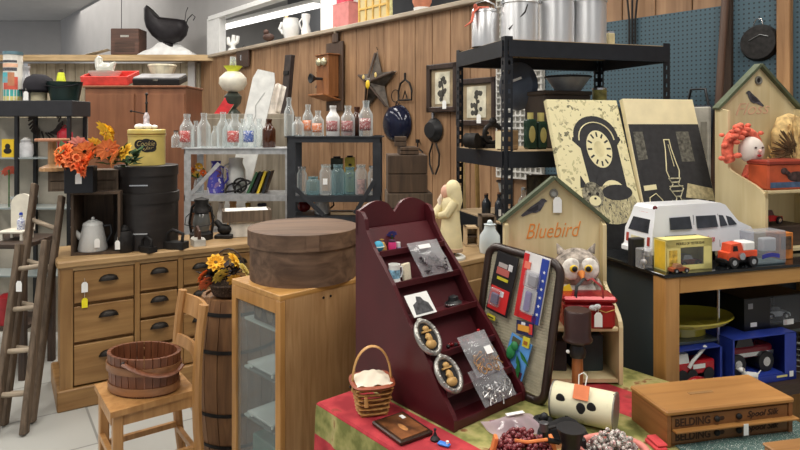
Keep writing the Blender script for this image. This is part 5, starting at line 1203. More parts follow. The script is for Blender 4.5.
for s in (-1, 1): MB().tube([(s*.03, -.005, .222), (s*.036-.01, -.035, .18), (-.038, -.042+.012*s, .165)], [.019, .018, .013], 10).build('sleeve', rb, t, 60)
t = T('milk_glass_jar', 'squat pale glass jar behind the left edge of the bluebird shelf', 'jar', (.37, 2.555, CZ), 0)
MB().lathe([(0, 0), (.04, 0), (.044, .02), (.042, .07), (.024, .095), (.022, .112), (.026, .116), (0, .118)], n=24).build('body', glass('milk_glass', (214, 224, 228), .7), t, 40); MB().ball((0, 0, .122), .012).build('stopper', glass('milk_glass', (214, 224, 228)), t, 60)
for i, (x, y, w, h, lab) in enumerate(((.384, 2.74, .07, .13, 'small dark wooden cubby box behind the pale jar, taller one'), (.31, 2.70, .06, .085, 'small dark wooden cubby box behind the pale jar, lower one'))):
    t = T('cubby_box', lab, 'box', (x, y, CZ), 4); b = MB(); b.box((0, .03, h/2), (w, .004, h)).box((-w/2+.004, 0, h/2), (.008, .06, h)).box((w/2-.004, 0, h/2), (.008, .06, h)).box((0, 0, h-.004), (w, .06, .008)).box((0, 0, .004), (w, .06, .008)); b.build('case', TAN if i else GREYW, t); MB().box((0, .0, h/2), (w-.02, .05, .006)).build('divider', DARKW, t)

t = T('black_pouch', 'slumped black cloth pouch propping up the cream tin canister', 'pouch', onz(562, 436, TOPZ), 6)
MB().grid(lambda u, v: ((u-.5)*.15*(1-.2*v), (v-.5)*.075, .002+.045*math.sin(PI*min(1, max(0, u)))**.5*math.sin(PI*v)**.6*(1+.12*math.sin(9*u+3*v))), 16, 10).build('cloth', mat('black_cloth', (24, 23, 24), .95, 0, .2, 30), t, 60)
MB().tube([(-.06, -.02, .03), (-.03, -.035, .045), (0, -.035, .04), (.03, -.03, .045)], .004, 6).build('drawstring', mat('black_cord', (44, 42, 42), .8), t, 60)
# ================================================================ left side and middle: shelves, bottles, ladders, crates
# ---- bottles
def bottle_prof(h, r, neck=.42, lip=1.18, sh=.58):
    n = r*neck
    return [(0, 0), (r*.92, 0), (r, h*.03), (r, h*sh), (r*.94, h*(sh+.06)), (r*.7, h*(sh+.14)), (n*1.1, h*(sh+.23)), (n, h*.9), (n*lip, h*.92), (n*lip, h), (n*.8, h), (0, h*.985)]
PRINTS = {'red': (176, 74, 70), 'orange': (214, 120, 70), 'blue': (66, 92, 160), 'rose': (150, 84, 84)}
def bottle(name, label, loc, h, r, m, pr=None, group=None, cap=None, neck=.42, fill=None, sh=.58):
    t = T(name, label, 'bottle' if 'bottle' in name else 'jar', loc, random.uniform(0, 360) if not pr else -10, group)
    MB().lathe(bottle_prof(h, r, neck, sh=sh), n=18).build('glass_body', m, t, 50)
    if fill: MB().lathe([(0, .006), (r*.86, .006), (r*.9, h*.5), (0, h*.5)], n=16).build('contents', fill, t, 50)
    if pr:
        b = MB(); n = 8
        b.grid(lambda u, v: (r*1.012*math.sin((u-.5)*1.9), -r*1.012*math.cos((u-.5)*1.9), h*(.16+.34*v)), 8, 3)
        b.build('printed_label', spots('print_%s' % pr, PRINTS[pr], [(236, 234, 230), PRINTS[pr], (236, 234, 230)], 55, .5, .4), t, 60, solid=.0006)
    if cap: MB().lathe([(0, h*.97), (r*neck*1.25, h*.97), (r*neck*1.25, h*1.03), (0, h*1.03)], n=14).build('cap', cap, t, 50)
    return t
# ---- galvanised shelf unit
GD = 4.56; GX0, GX1 = XD(184, GD), XD(292, GD); GZ = [1.33, .985, .70, .2]
def unit(name, label, x0, x1, d0, d1, zs, m, pw, H, braces, beam=.045):
    t = T(name, label, 'shelving', (x0, d0, 0), 0); w, dp = x1-x0, d1-d0
    for x in (pw/2, w-pw/2):
        for y in (pw/2, dp-pw/2):
            b = MB(); b.box((x, y-pw/2+.003, H/2), (pw, .005, H)); b.box((x+(pw/2-.003)*(-1 if x < w/2 else 1), y, H/2), (.005, pw, H)); b.build('post', m, t)
    for z in zs:
        MB().box((w/2, dp/2, z-.003), (w+(.03 if z == zs[0] else -.004), dp+(.02 if z == zs[0] else -.004), .006)).box((w/2, .003, z-beam/2), (w, .006, beam)).box((w/2, dp-.003, z-beam/2), (w, .006, beam)).box((.003, dp/2, z-beam/2), (.006, dp, beam)).box((w-.003, dp/2, z-beam/2), (.006, dp, beam)).build('shelf', m, t)
    for (xa, za, xb, zb) in braces: MB().box((0, 0, 0), (math.hypot(xb-xa, zb-za), .006, .028), M=TR((xa+xb)/2, -.006, (za+zb)/2) @ RY(-math.degrees(math.atan2(zb-za, xb-xa)))).build('brace', m, t)
    return t
unit('metal_shelf', 'galvanised metal shelf unit with milk bottles along its top', GX0, GX1, GD, GD+.34, GZ, GALV, .05, 1.335, [(.05, .99, .26, 1.22)])
KD = 4.06; KX0, KX1 = XD(287, KD), XD(381, KD); KZ = [1.425, 1.035, .90, .3]
unit('dark_shelf', 'dark metal shelf unit with milk bottles on top and jars below', KX0, KX1, KD, KD+.32, KZ, mat('charcoal_steel', (52, 54, 58), .5, .3, .12), .055, 1.50 if False else 1.43, [(.04, 1.10, .24, .91), (KX1-KX0-.04, 1.14, KX1-KX0-.17, .92)], .04)
GL = [  # px centre, top py, width px, print, label
 (176, 131, 9, None, 'short clear bottle with black band at the left end of the galvanised shelf'),
 (187, 114, 14, 'red', 'tall clear milk bottle with red print, left on the galvanised shelf'),
 (204, 113, 13, None, 'tall clear milk bottle without print beside the red printed one, left on the galvanised shelf'),
 (215, 126, 8, None, 'short narrow clear bottle between taller ones on the galvanised shelf'),
 (223, 112, 12, None, 'tall narrow necked clear bottle at the middle of the galvanised shelf'),
 (235, 114, 15, 'red', 'wide clear milk bottle with red print at the middle of the galvanised shelf'),
 (250, 114, 13, 'blue', 'clear milk bottle with blue print on the galvanised shelf')]
for px, py, wpx, pr, lab in GL:
    d = GD+.12; bottle('milk_bottle', lab, (XD(px, d), d, GZ[0]+.0005), max(.09, (147.5-py)/F*d), wpx/F*d/2, CLEAR, pr, 'milk bottles on the galvanised shelf', BLACK if px == 176 else None)
d = GD+.15; bottle('brown_bottle', 'brown glass bottle at the right end of the galvanised shelf', (XD(269, d), d, GZ[0]+.0005), .215, .05, AMBER, None, None, None, .38)
d = GD+.26
for px, py, wpx, lab in ((228, 118, 11, 'clear bottle in the back row between two red printed milk bottles'), (243, 118, 10, 'slim clear bottle in the back row left of the blue printed milk bottle'), (259, 118, 11, 'clear bottle in the back row between blue printed and brown bottles'), (196, 120, 9, 'clear bottle in the back row at the left of the galvanised shelf')):
    bottle('milk_bottle', lab, (XD(px, d), d, GZ[0]+.0005), (146-py)/F*d, wpx/F*d/2, CLEAR, None, 'milk bottles on the galvanised shelf')
DL = [(289, 97, 10, None, 'tall slim clear bottle at the left end of the dark shelf top', .10), (298, 116, 12, None, 'short clear bottle beside the slim tall one on the dark shelf top', .08), (308, 104, 11, 'orange', 'clear milk bottle with orange print on the dark shelf top', .13), (318, 110, 12, 'orange', 'second clear bottle with orange print, nearer the white one, on the dark shelf top', .08),
      (333, 105, 14, 'rose', 'milky white bottle with red label on the dark shelf top', .10), (348, 105, 14, 'rose', 'clear milk bottle with dark red print right of the white bottle', .10), (366, 100, 14, 'rose', 'tallest clear bottle with rosy print at the right end of the dark shelf top', .10)]
for px, py, wpx, pr, lab, dd in DL:
    d = KD+dd; bottle('milk_bottle', lab, (XD(px, d), d, KZ[0]+.0005), (135.5-py)/F*d, wpx/F*d/2, glass('milky_glass', (232, 230, 228), .75) if px == 333 else CLEAR, pr, 'milk bottles on the dark shelf', None, .42, mat('rosy_fill', (150, 100, 96), .4) if px == 348 else None)
d = KD+.23; bottle('dark_bottle', 'dark brown bottle behind the row on the dark shelf top', (XD(357, d), d, KZ[0]+.0005), .20, .042, AMBER)
JL = [(302, 171, 10, 'slim clear jar at the left end under the dark shelf top', CLEAR, .10), (313, 180, 13, 'short wide aqua jar, second from the left on the lower dark shelf', AQUA, .09), (326, 168, 13, 'tall clear jar with white tag on the lower dark shelf', CLEAR, .09), (338, 168, 13, 'tall aqua jar right of the tagged jar', AQUA, .10), (350, 171, 12, 'aqua jar second from the right on the lower dark shelf', AQUA, .12), (361, 168, 12, 'bottle with pinkish brown contents on the lower dark shelf', CLEAR, .09), (374, 170, 13, 'clear jar with white tag and lid at the right end of the lower dark shelf', CLEAR, .09)]
for px, py, wpx, lab, m_, dd in JL:
    d = KD+dd; t = bottle('canning_jar', lab, (XD(px, d), d, KZ[1]+.0005), (198-py)/F*d, wpx/F*d/2, m_, None, 'jars on the lower dark shelf', CHROME if px in (374, 302) else None, .66, mat('pink_fill', (150, 110, 104), .5, 0, .5, 50) if px == 361 else None, .72)
    if px in (326, 374): MB().box((0, 0, 0), (.03, .002, .04), M=RZ(-math.degrees(t.rotation_euler.z)) @ TR(0, -wpx/F*d/2-.003, .09)).build('price_tag', mat('tag_white', (238, 238, 235)), t)
d = KD+.25
for px, wpx, h, c, lab in ((337, 12, .235, (46, 52, 34), 'dark green tin standing behind the jars on the dark shelf'), (350, 10, .24, (196, 172, 60), 'yellow tin with dark marks behind the jars on the dark shelf')):
    t = T('tall_tin', lab, 'tin', (XD(px, d), d, KZ[1]+.0005), 0); w = wpx/F*d
    MB().box((0, 0, h/2), (w, .05, h), b=.003).build('body', mat('tin_%d' % c[0], c, .4, 0, .1), t); MB().box((0, 0, h+.006), (w*.6, .035, .012), b=.003).build('lid', DARKMET, t)
    b = MB()
    for k in range(4): b.box((.002, -.0255, h*.5+.03*k-.02), (w*.3, .001, .016))
    b.build('printed_marks', INK if px == 350 else mat('olive', (96, 92, 50)), t)
# things under the jars
t = T('red_kettle', 'small dark red kettle on the lowest board of the dark shelf', 'kettle', (XD(304, KD+.14), KD+.14, KZ[2]+.0005), 0)
MB().ball((0, 0, .05), .045, (1, 1, .9)).build('body', mat('kettle_red', (120, 32, 34), .25), t, 60); MB().tube([(-.03, 0, .08), (-.02, 0, .105), (.02, 0, .105), (.03, 0, .08)], .005, 6).build('handle', BLACK, t, 60); MB().lathe([(0, .088), (.02, .088), (.015, .098), (0, .1)], n=12).build('lid', mat('kettle_red', (120, 32, 34)), t)
t = T('white_pitcher', 'white enamel pitcher on the lowest board of the dark shelf', 'pitcher', (XD(322, KD+.15), KD+.15, KZ[2]+.0005), 0)
MB().lathe([(0, 0), (.05, 0), (.055, .03), (.045, .085), (.05, .11), (.044, .108), (0, .09)], n=20).build('body', WHITE, t, 50); MB().tube([(.045, 0, .095), (.075, 0, .09), (.08, 0, .055), (.05, 0, .03)], .006, 6).build('handle', BLACK, t, 60)
solo('folded_cloth', MB().box((0, 0, .012), (.17, .12, .024), b=.008).box((.01, 0, .032), (.15, .11, .016), b=.006), mat('white_cloth', (226, 222, 214), .9, 0, .06), 'folded white cloth below the red kettle on the dark shelf', 'cloth', (XD(313, KD+.07), KD+.07, KZ[2]+.0005), 5) if False else None
solo('bread_board', MB().prism([(-.09, -.04), (.09, -.04), (.09, -.012), (.15, -.008), (.15, .008), (.09, .012), (.09, .04), (-.09, .04)], .015, TR(0, 0, 0)), TAN, 'pale wooden paddle board on the lowest board of the dark shelf', 'board', (XD(345, KD+.12), KD+.12, KZ[2]+.0005), -5)
# iron and tools on the second galvanised shelf
d = GD+.13; zg = GZ[1]+.0005
t = T('iron_stand', 'tangle of black iron trivets on the second galvanised shelf', 'trivet', (XD(240, d), d, zg), 0)
for k, (x, z, r) in enumerate(((-.05, .02, .06), (.03, .03, .07), (.0, .06, .05))): MB().torus((x, 0, z), r, .008, M=TR(x, 0, z) @ RX(60+10*k) @ TR(-x, 0, -z), n=20, m=6).build('ring', IRON, t, 60)
MB().tube([(-.11, 0, .01), (-.02, -.02, .02), (.1, 0, .09)], .008, 6).build('bar', IRON, t, 60)
for i, (px, c, lean) in enumerate(((252, (50, 90, 60), 24), (257, (30, 30, 34), 22), (262, (208, 180, 50), 20), (267, (40, 42, 46), 18))):
    lab = ['green slim book leaning at the right of the second galvanised shelf', 'black slim book leaning between green and yellow ones', 'yellow slim book leaning on the second galvanised shelf', 'black slim book leaning at the far right, after the yellow one'][i]
    d2 = GD+.17; t = T('leaning_book', lab, 'book', M=Matrix.Translation((XD(px, d2)-.03, d2, zg)) @ RY(lean) @ TR(0, 0, 0), group='leaning books on the galvanised shelf')
    MB().box((.010, 0, .09), (.020, .13, .18), b=.002).build('cover', mat('book_%d' % i, c, .5), t); MB().box((.010, 0, .1805), (.014, .12, .002)).build('pages', CREAM, t)
d = GD+.16
t = T('blue_pitcher', 'blue white and purple cloth covered pitcher on the second galvanised shelf', 'pitcher', (XD(216, d), d, zg), 0)
sp = spots('blue_quilt', (72, 70, 168), [(226, 222, 230), (72, 70, 168), (150, 130, 190), (110, 60, 60)], 22, .8, .5)
MB().lathe([(0, 0), (.06, 0), (.065, .05), (.05, .14), (.03, .2), (.038, .24), (0, .23)], n=20).build('body', sp, t, 50); MB().tube([(.035, 0, .2), (.085, 0, .18), (.09, 0, .1), (.058, 0, .06)], .008, 6).build('handle', sp, t, 60)
t = T('large_white_jug', 'large white jug on the second galvanised shelf', 'jug', (XD(236, GD+.24), GD+.24, zg), 0)
MB().lathe([(0, 0), (.06, 0), (.075, .06), (.07, .17), (.05, .22), (.056, .26), (0, .25)], n=22).build('body', WHITE, t, 50); MB().tube([(-.05, 0, .22), (-.1, 0, .19), (-.1, 0, .11), (-.07, 0, .07)], .008, 6).build('handle', WHITE, t, 60)
t = T('flower_jar', 'jar of orange and yellow flowers on the second galvanised shelf', 'flowers', (XD(199, GD+.17), GD+.17, zg), 0)
MB().lathe([(0, 0), (.035, 0), (.04, .05), (.03, .1), (0, .1)], n=16).build('jar', CLEAR, t, 50)
b = MB(); leafy(b, (0, 0, .12), 24, .05); b.build('foliage', GREEN, t)
for i, (x, z, c) in enumerate(((-.04, .17, (230, 130, 50)), (.01, .2, (236, 180, 60)), (.04, .15, (222, 110, 50)), (-.01, .14, (236, 190, 80)))):
    b = MB(); flower_head(b, (x, -.03, z), .035, 9, (R(60), 0)); b.build('flower', mat('petal_b%d' % i, c, .7), t)
# row on the third galvanised shelf: bottles and spindles
for i, (px, h, r, c, lab) in enumerate(((208, .20, .04, (150, 104, 60), 'brown turned spindle low on the galvanised unit'), (221, .21, .03, (226, 222, 216), 'white slim bottle low on the galvanised unit'), (233, .22, .045, (196, 150, 100), 'tan wooden vase low on the galvanised unit'), (248, .205, .035, (170, 140, 50), 'mustard bottle low on the galvanised unit'), (262, .20, .06, (36, 40, 60), 'dark blue crock low on the galvanised unit'))):
    d = GD+.15; t = T('tall_vase', lab, 'vase', (XD(px, d), d, GZ[2]+.0005), 0, 'vessels low on the galvanised unit'); MB().lathe(bottle_prof(h, r, .5), n=16).build('body', mat('vase_%d' % i, c, .4), t, 50); MB().torus((0, 0, h), r*.5, .004, n=14).build('lip', mat('vase_%d' % i, c), t, 60)

# ---- tall brown cupboard with tray, case and bowls on top
BX0, BX1, BD = XD(85, 4.98), XD(186, 4.98), 4.98
t = T('brown_cupboard', 'tall reddish brown cupboard behind the orange flowers and yellow crock', 'cupboard', (BX0, BD, 0), 0); bw = BX1-BX0; BH = 1.80
RB = wood('red_brown', (128, 80, 54), (158, 106, 74), 'z', 1.6, .5, .08)
MB().box((bw/2, .2, BH/2), (bw, .40, BH), b=.004).build('carcass', RB, t); MB().box((bw/2, .195, BH+.008), (bw+.02, .43, .018), b=.004).build('top', RB, t)
for s in (0, 1): MB().box((bw*.25+bw*.5*s, -.006, BH/2), (bw*.48, .014, BH-.1), b=.003).build('door', RB, t)
BT = BH+.0175
t = T('red_tray', 'red tray holding a white glass hen on the tall brown cupboard', 'tray', M=Matrix.Translation((XD(107, 5.06), 5.06, BT+.008)) @ RX(16))
MB().box((0, .17, -.02), (.20, .03, .05), M=RX(-16)).build('prop_block', DARKW, t)
MB().box((0, .08, .008), (.36, .24, .016), b=.004).build('base', mat('tray_red', (222, 74, 66), .5), t)
for (c, s) in (((0, -.035, .045), (.38, .012, .07)), ((0, .195, .045), (.38, .012, .07)), ((-.185, .08, .045), (.012, .24, .07)), ((.185, .08, .045), (.012, .24, .07))): MB().box(c, s, b=.003).build('rim', mat('tray_red', (222, 74, 66)), t)
t = T('glass_hen', 'pale glass hen shaped dish sitting in the red tray', 'dish', (XD(105, 5.14), 5.14, BT+.052), 0)
pg = glass('pale_glass', (214, 214, 204), .7)
MB().lathe([(0, 0), (.08, 0), (.13, .06), (.135, .075), (0, .06)], n=24, sy=.7).build('bowl', pg, t, 50); b = MB(); b.ball((0, 0, .10), .07, (1.1, .7, .7)); b.tube([(-.04, 0, .11), (-.055, 0, .17), (-.04, 0, .195)], [.04, .03, .022], 10); b.tube([(.04, 0, .1), (.085, 0, .15)], [.04, .012], 8); b.build('hen_lid', pg, t, 60)
t = T('flat_case', 'black and grey flat case lying on the tall brown cupboard', 'case', M=Matrix.Translation((XD(158, 5.05), 5.05, BT+.012)) @ RX(14))
MB().box((0, .13, -.028), (.20, .03, .03), M=RX(-14)).build('prop_block', DARKW, t)
MB().box((0, .06, .025), (.38, .20, .05), b=.005).build('base', BLACK, t); MB().box((0, .06, .058), (.37, .19, .014), b=.004).build('lid', mat('case_grey', (150, 150, 152), .3), t); MB().box((0, -.043, .045), (.04, .006, .016)).build('latch', CHROME, t)
t = T('cream_bowl', 'cream bowl behind the flat case on the tall brown cupboard', 'bowl', (XD(162, 5.30), 5.305, BT), 0); t.scale = (.8, .6, 1.55)
MB().lathe([(0, 0), (.06, 0), (.14, .11), (.15, .125), (.135, .12), (.05, .012), (0, .012)], n=28).build('body', mat('bowl_cream', (214, 206, 180), .35), t, 50); MB().torus((0, 0, .122), .147, .006, n=28).build('rim', mat('bowl_cream', (214, 206, 180)), t, 60)

# ---- black shelf at far left
LD = 4.1; LX0, LX1 = -2.85, XD(72, LD); LZ = [1.665, 1.285, .95, .5]
t = T('black_shelf', 'black shelf unit at the far left with tins and pails on top', 'shelving', (LX0, LD, 0), 0); lw = LX1-LX0
for x in (XD(15, LD)-LX0, lw-.03, .02):
    for y in (.02, .23): MB().box((x, y, .80), (.022, .022, 1.6)).build('post', BLACK, t)
MB().box((lw/2, .125, 1.61), (lw, .25, .105), b=.004).build('top_box', mat('shelf_black', (40, 40, 44), .5, 0, .08), t)
for z in LZ[1:]: MB().box((lw/2, .125, z-.006), (lw-.03, .22, .010)).build('shelf', glass('shelf_glass2', (190, 200, 200), .4), t)
MB().box((lw/2, .246, .8), (lw-.04, .008, 1.5)).build('back_panel', mat('pale_back', (178, 170, 156), .8, 0, .12, 5), t)
LT = 1.663
def LP(px, dd, z): return (XD(px, LD+dd), LD+dd, z)
t = T('round_tin', 'tall round tin with colourful label at the far left on the black shelf', 'tin', LP(13, .1, LT), 0)
MB().lathe([(0, 0), (.058, 0), (.058, .31), (0, .31)], n=28).build('body', mat('tin_cream', (222, 218, 208), .4), t, 40)
def band(z0, z1, mm, nm, a0=0, a1=360):
    b = MB(); b.grid(lambda u, v: (.0588*math.cos(R(a0+(a1-a0)*u)), .0588*math.sin(R(a0+(a1-a0)*u)), z0+(z1-z0)*v), 16, 1); b.build(nm, mm, t, 60)
band(.0, .03, mat('tin_straw', (206, 196, 120)), 'printed_band'); band(.03, .075, mat('tin_teal', (70, 164, 160)), 'printed_band'); band(.075, .16, mat('tin_coral', (206, 92, 74)), 'printed_band', 235, 330); band(.12, .19, mat('tin_aqua', (90, 180, 190)), 'printed_band', 200, 270); band(.10, .19, mat('tin_tan', (190, 130, 96)), 'printed_band', 270, 310); band(.20, .222, mat('tin_lettering', (60, 60, 64), .5, 0, .9, 120), 'printed_lettering', 215, 325); band(.255, .272, mat('tin_lettering', (60, 60, 64)), 'printed_lettering', 215, 325); band(.225, .25, mat('tin_peach', (226, 180, 150)), 'printed_band', 210, 330)
MB().lathe([(0, .31), (.061, .31), (.061, .332), (0, .332)], n=28).build('lid', mat('tin_lid', (110, 140, 150), .3, .4), t, 40)
t = T('frosted_bottle', 'pale frosted bottle just right of the round tin', 'bottle', LP(26, .14, LT), 0); MB().lathe(bottle_prof(.24, .036, .6), n=16).build('body', glass('frosted', (206, 206, 210), .6), t, 50); MB().lathe([(0, .24), (.024, .24), (.024, .256), (0, .256)], n=12).build('cap', CHROME, t)
t = T('black_hat', 'black bowler style hat on the black shelf right of the frosted bottle', 'hat', LP(39, .12, LT), 0)
MB().lathe([(0, .06), (.09, .06), (.095, .11), (.08, .155), (.04, .18), (0, .182)], n=24).build('crown', mat('hat_black', (32, 30, 36), .85), t, 50); MB().lathe([(0, .056), (.12, .07), (.122, .075), (.09, .066), (0, .066)], n=24, sy=.9).build('brim', mat('hat_black', (32, 30, 36)), t, 50); MB().lathe([(0, 0), (.05, 0), (.05, .056), (0, .056)], n=16).build('hat_stand', CREAM, t, 50)
pricetag(t, (-.02, -.115, .06), .06, label='white paper tag')
t = T('green_pail', 'dark green oval pail on the black shelf', 'pail', LP(65, .10, LT), 0)
MB().lathe([(0, 0), (.09, 0), (.112, .12), (.117, .128), (.106, .124), (.085, .01), (0, .01)], n=28, sy=.8).build('body', mat('pail_green', (28, 46, 44), .3, .2), t, 50); MB().tube([(-.115, 0, .118), (-.09, -.08, .10), (0, -.1, .085), (.09, -.08, .10), (.115, 0, .118)], .004, 6).build('bail', DARKMET, t, 60)
t = T('yellow_bell', 'bright yellow cone shaped bell behind the green pail', 'bell', LP(61, .21, LT), 0)
MB().lathe([(0, 0), (.035, 0), (.035, .12), (.02, .2), (0, .205)], n=18).build('cone', mat('lime_yellow', (214, 222, 60), .5), t, 50); MB().cyl((0, 0, .2), (0, 0, .225), .01).build('knob', DARKW, t)
# behind the flowers, on the glass shelves
lz = LZ[1]
t = T('yellow_card', 'yellow picture card standing on the left glass shelf', 'card', LP(8, .08, lz), 0); MB().box((0, 0, .06), (.08, .008, .12)).build('card', YELLOW, t); b = MB(); b.ball((0, -.005, .07), .018, (1, .2, 1.1)).ball((0, -.005, .04), .028, (1, .15, .7)); b.build('printed_figure', INK, t)
t = T('white_jar', 'small white ribbed jar on the left glass shelf beside the yellow card', 'jar', LP(26, .10, lz), 0); MB().lathe([(0, 0), (.04, 0), (.046, .02), (.044, .085), (.03, .1), (.034, .115), (0, .115)], n=18).build('body', mat('jar_white', (214, 214, 216), .35), t, 50); MB().lathe([(0, .115), (.03, .115), (.012, .13), (0, .13)], n=14).build('lid', WHITE, t)
t = T('grey_wreath', 'dark twig wreath hung at the back of the black shelf', 'wreath', LP(47, .225, lz+.24), 0)
b = MB(); rr = random.Random(4)
for i in range(60):
    a = rr.uniform(0, 2*PI); b.tube([(.08*math.cos(a), 0, .08*math.sin(a)), (.12*math.cos(a+.4), -.02, .12*math.sin(a+.4))], .006, 5)
b.build('twigs', mat('twig_grey', (70, 62, 58), .9), t); MB().cyl((0, 0, .09), (0, .01, .12), .003).build('hook', IRON, t)
t = T('red_lantern', 'red lantern standing on the left glass shelf behind the orange flowers', 'lantern', LP(65, .13, lz), 0)
MB().lathe([(0, 0), (.05, 0), (.05, .04), (.03, .06), (.04, .14), (.03, .18), (0, .2)], n=16).build('body', mat('lantern_red', (196, 46, 60), .4), t, 50); MB().tube([(-.045, 0, .05), (-.05, 0, .16), (0, 0, .215), (.05, 0, .16), (.045, 0, .05)], .004, 6).build('bail', mat('lantern_red', (196, 46, 60)), t, 60)
t = T('glass_dish', 'cut glass dish on the middle glass shelf at the far left', 'dish', LP(24, .12, LZ[2]), 0); MB().lathe([(0, 0), (.04, 0), (.085, .06), (.08, .062), (.035, .01), (0, .01)], n=20).build('bowl', CLEAR, t, 30); MB().torus((0, 0, .06), .083, .004, n=20).build('rim', CLEAR, t)
t = T('coral_flower', 'coral pink silk flower at the far left under the glass shelf', 'flower', LP(9, .05, LZ[2]), 0); MB().cyl((0, 0, 0), (0, 0, .25), .004).build('stem', GREEN, t); b = MB(); flower_head(b, (0, 0, .24), .05, 10, (R(50), 0)); b.build('bloom', mat('coral_petal', (226, 110, 90), .8), t)
# ---- ladders
def ladder(label, foot_l, foot_r, top_l, top_r, rungs, dz=0):
    t = T('old_ladder', label, 'ladder', (0, 0, 0), 0)
    fl, fr, tl, tr = (Vector(p) for p in (foot_l, foot_r, top_l, top_r))
    for a, b_ in ((fl, tl), (fr, tr)):
        ax = (b_-a); L = ax.length; z = ax.normalized(); x = (fr-fl); x = (x-z*x.dot(z)).normalized(); y = z.cross(x)
        M = Matrix((( x.x, y.x, z.x, a.x), (x.y, y.y, z.y, a.y), (x.z, y.z, z.z, a.z), (0, 0, 0, 1)))
        MB().box((0, 0, L/2), (.026, .062, L), M=M, b=.004).build('rail', GREYW, t)
    for k in rungs:
        p, q = fl.lerp(tl, k), fr.lerp(tr, k); MB().cyl(p, q, .013, n=10).build('rung', wood('rung_wood', (150, 134, 114), (186, 170, 148), 'x', 6, .7), t, 50)
    o = t; return t
def PP(px, py, d): return (XD(px, d), d, ZD(py, d))
zf = 0
def ft(px, d): return (XD(px, d), d, .004)
t = ladder('taller old wooden ladder leaning by the dresser, its top beside the dark crates', ft(4, 3.09), ft(32, 3.12), PP(35, 184, 3.44), PP(62, 196, 3.44), (.12, .3, .48, .66, .84))
ladder('shorter old wooden ladder in front, at the far left by the dresser', ft(-6, 2.98), ft(24, 3.0), PP(20, 244, 3.22), PP(46, 240, 3.22), (.2, .42, .64, .86))
b = MB(); b.prism([(-.014, -.052), (.014, -.052), (.014, -.012), (.008, 0), (-.008, 0), (-.014, -.012)], .0012, FR); b.build('price_tag', mat('tag_white', (238, 238, 235)), t, label='white paper tag').matrix_local = Matrix.Translation(PP(19, 281, 3.05))
# ---- low dark table with white tub chair at the far left
t = T('dark_side_table', 'dark little table at the far left behind the ladders', 'table', (-2.42, 3.62, 0), 0)
MB().box((0, .18, .79), (.46, .36, .03), b=.004).build('tabletop', DARKW, t)
for x in (-.2, .2):
    for y in (.03, .33): MB().box((x, y, .39), (.035, .035, .78)).build('leg', DARKWZ, t)
MB().box((0, .18, .3), (.42, .32, .02)).build('low_shelf', DARKW, t)
t = T('white_doll_chair', 'white painted child size chair on the dark little table', 'chair', (XD(17, 3.78), 3.78, .8055), 0)
wc = mat('chair_white', (222, 216, 200), .5, 0, .06)
MB().prism([(-.07, 0)]+[(.07*math.cos(a), .16+.07*math.sin(a)) for a in [PI-PI*i/12 for i in range(13)]]+[(.07, 0)], .018, TR(0, .07, .04) @ FR).build('backrest', wc, t, 40)
MB().box((0, 0, .05), (.15, .13, .016), b=.004).build('seat', wc, t)
for x in (-.06, .06):
    for y in (-.05, .05): MB().box((x, y, .021), (.016, .016, .042)).build('leg', wc, t)
t = T('blue_white_bottle', 'small blue and white bottle on the seat of the white little chair', 'bottle', (XD(21, 3.77), 3.77, .864), 0); MB().lathe(bottle_prof(.09, .022, .4), n=14).build('body', spots('delft', (214, 218, 230), [(60, 70, 150), (226, 228, 234)], 60, .3, .5), t, 50); MB().lathe([(0, .09), (.011, .09), (.008, .104), (0, .104)], n=10).build('stopper', BLUE, t)
solo('red_can', MB().lathe([(0, 0), (.05, 0), (.05, .16), (.02, .18), (0, .18)], n=18), mat('can_red', (150, 34, 40), .4), 'dark red can on the low shelf of the dark little table', 'can', (-2.36, 3.72, .3105), 0, smooth=50)

# ---- on the dresser: crates, pot, flowers
def crate(name, label, loc, rz, w, d, h, open_front=True, m=None):
    t = T(name, label, 'crate', loc, rz); m = m or DARKW; th = .013
    MB().box((-w/2+th/2, d/2, h/2), (th, d, h)).build('side', m, t); MB().box((w/2-th/2, d/2, h/2), (th, d, h)).build('side', m, t)
    MB().box((0, d/2, h-th/2), (w-2*th, d, th)).build('top', m, t); MB().box((0, d/2, th/2), (w-2*th, d, th)).build('bottom', m, t); MB().box((0, d-th/2, h/2), (w-2*th, th, h-2*th)).build('back', m, t)
    if not open_front:
        for k in (0, 1): MB().box((0, .006, h*.27+h*.46*k), (w-2*th, .012, h*.42)).build('front_slat', m, t)
    return t
CRW = wood('crate_dark', (62, 48, 36), (98, 78, 60), 'z', 4, .75, .2)
LC = D(.055, .10); crate('open_crate', 'dark wooden crate open at the front, holding the white coffee pot', LC+DU*.125, 14, .25, .24, .345, True, CRW)
cz = DH+.3455
crate('shallow_crate', 'weathered grey shallow crate stacked on the open crate', D(.13, .21, cz), 14, .36, .16, .115, False, GREYW)
def make_pot():
    t = T('coffee_pot', 'white speckled enamel coffee pot with black handle inside the open crate', 'coffee pot', LC+DU*.12-DW*(-.085)+Vector((0, 0, .0135)), 20)
    en = spots('grey_enamel', (196, 196, 192), [(216, 216, 212), (168, 168, 166)], 90, .35)
    MB().lathe([(0, 0), (.075, 0), (.078, .01), (.06, .10), (.052, .14), (0, .14)], n=24).build('body', en, t, 50); MB().lathe([(0, .14), (.054, .14), (.05, .152), (.02, .168), (0, .17)], n=20).build('lid', en, t, 50); MB().ball((0, 0, .176), .010).build('lid_knob', en, t, 60)
    MB().tube([(-.06, 0, .07), (-.09, 0, .11), (-.105, 0, .14)], [.018, .012, .009], 8).build('spout', en, t, 60); MB().tube([(.052, 0, .13), (.09, 0, .135), (.098, 0, .09), (.07, 0, .04)], .008, 8).build('handle', BLACK, t, 60)
    pricetag(t, (.03, -.08, .075), .05, label='white paper tag')
make_pot()
BBX = D(.11, .125, cz)
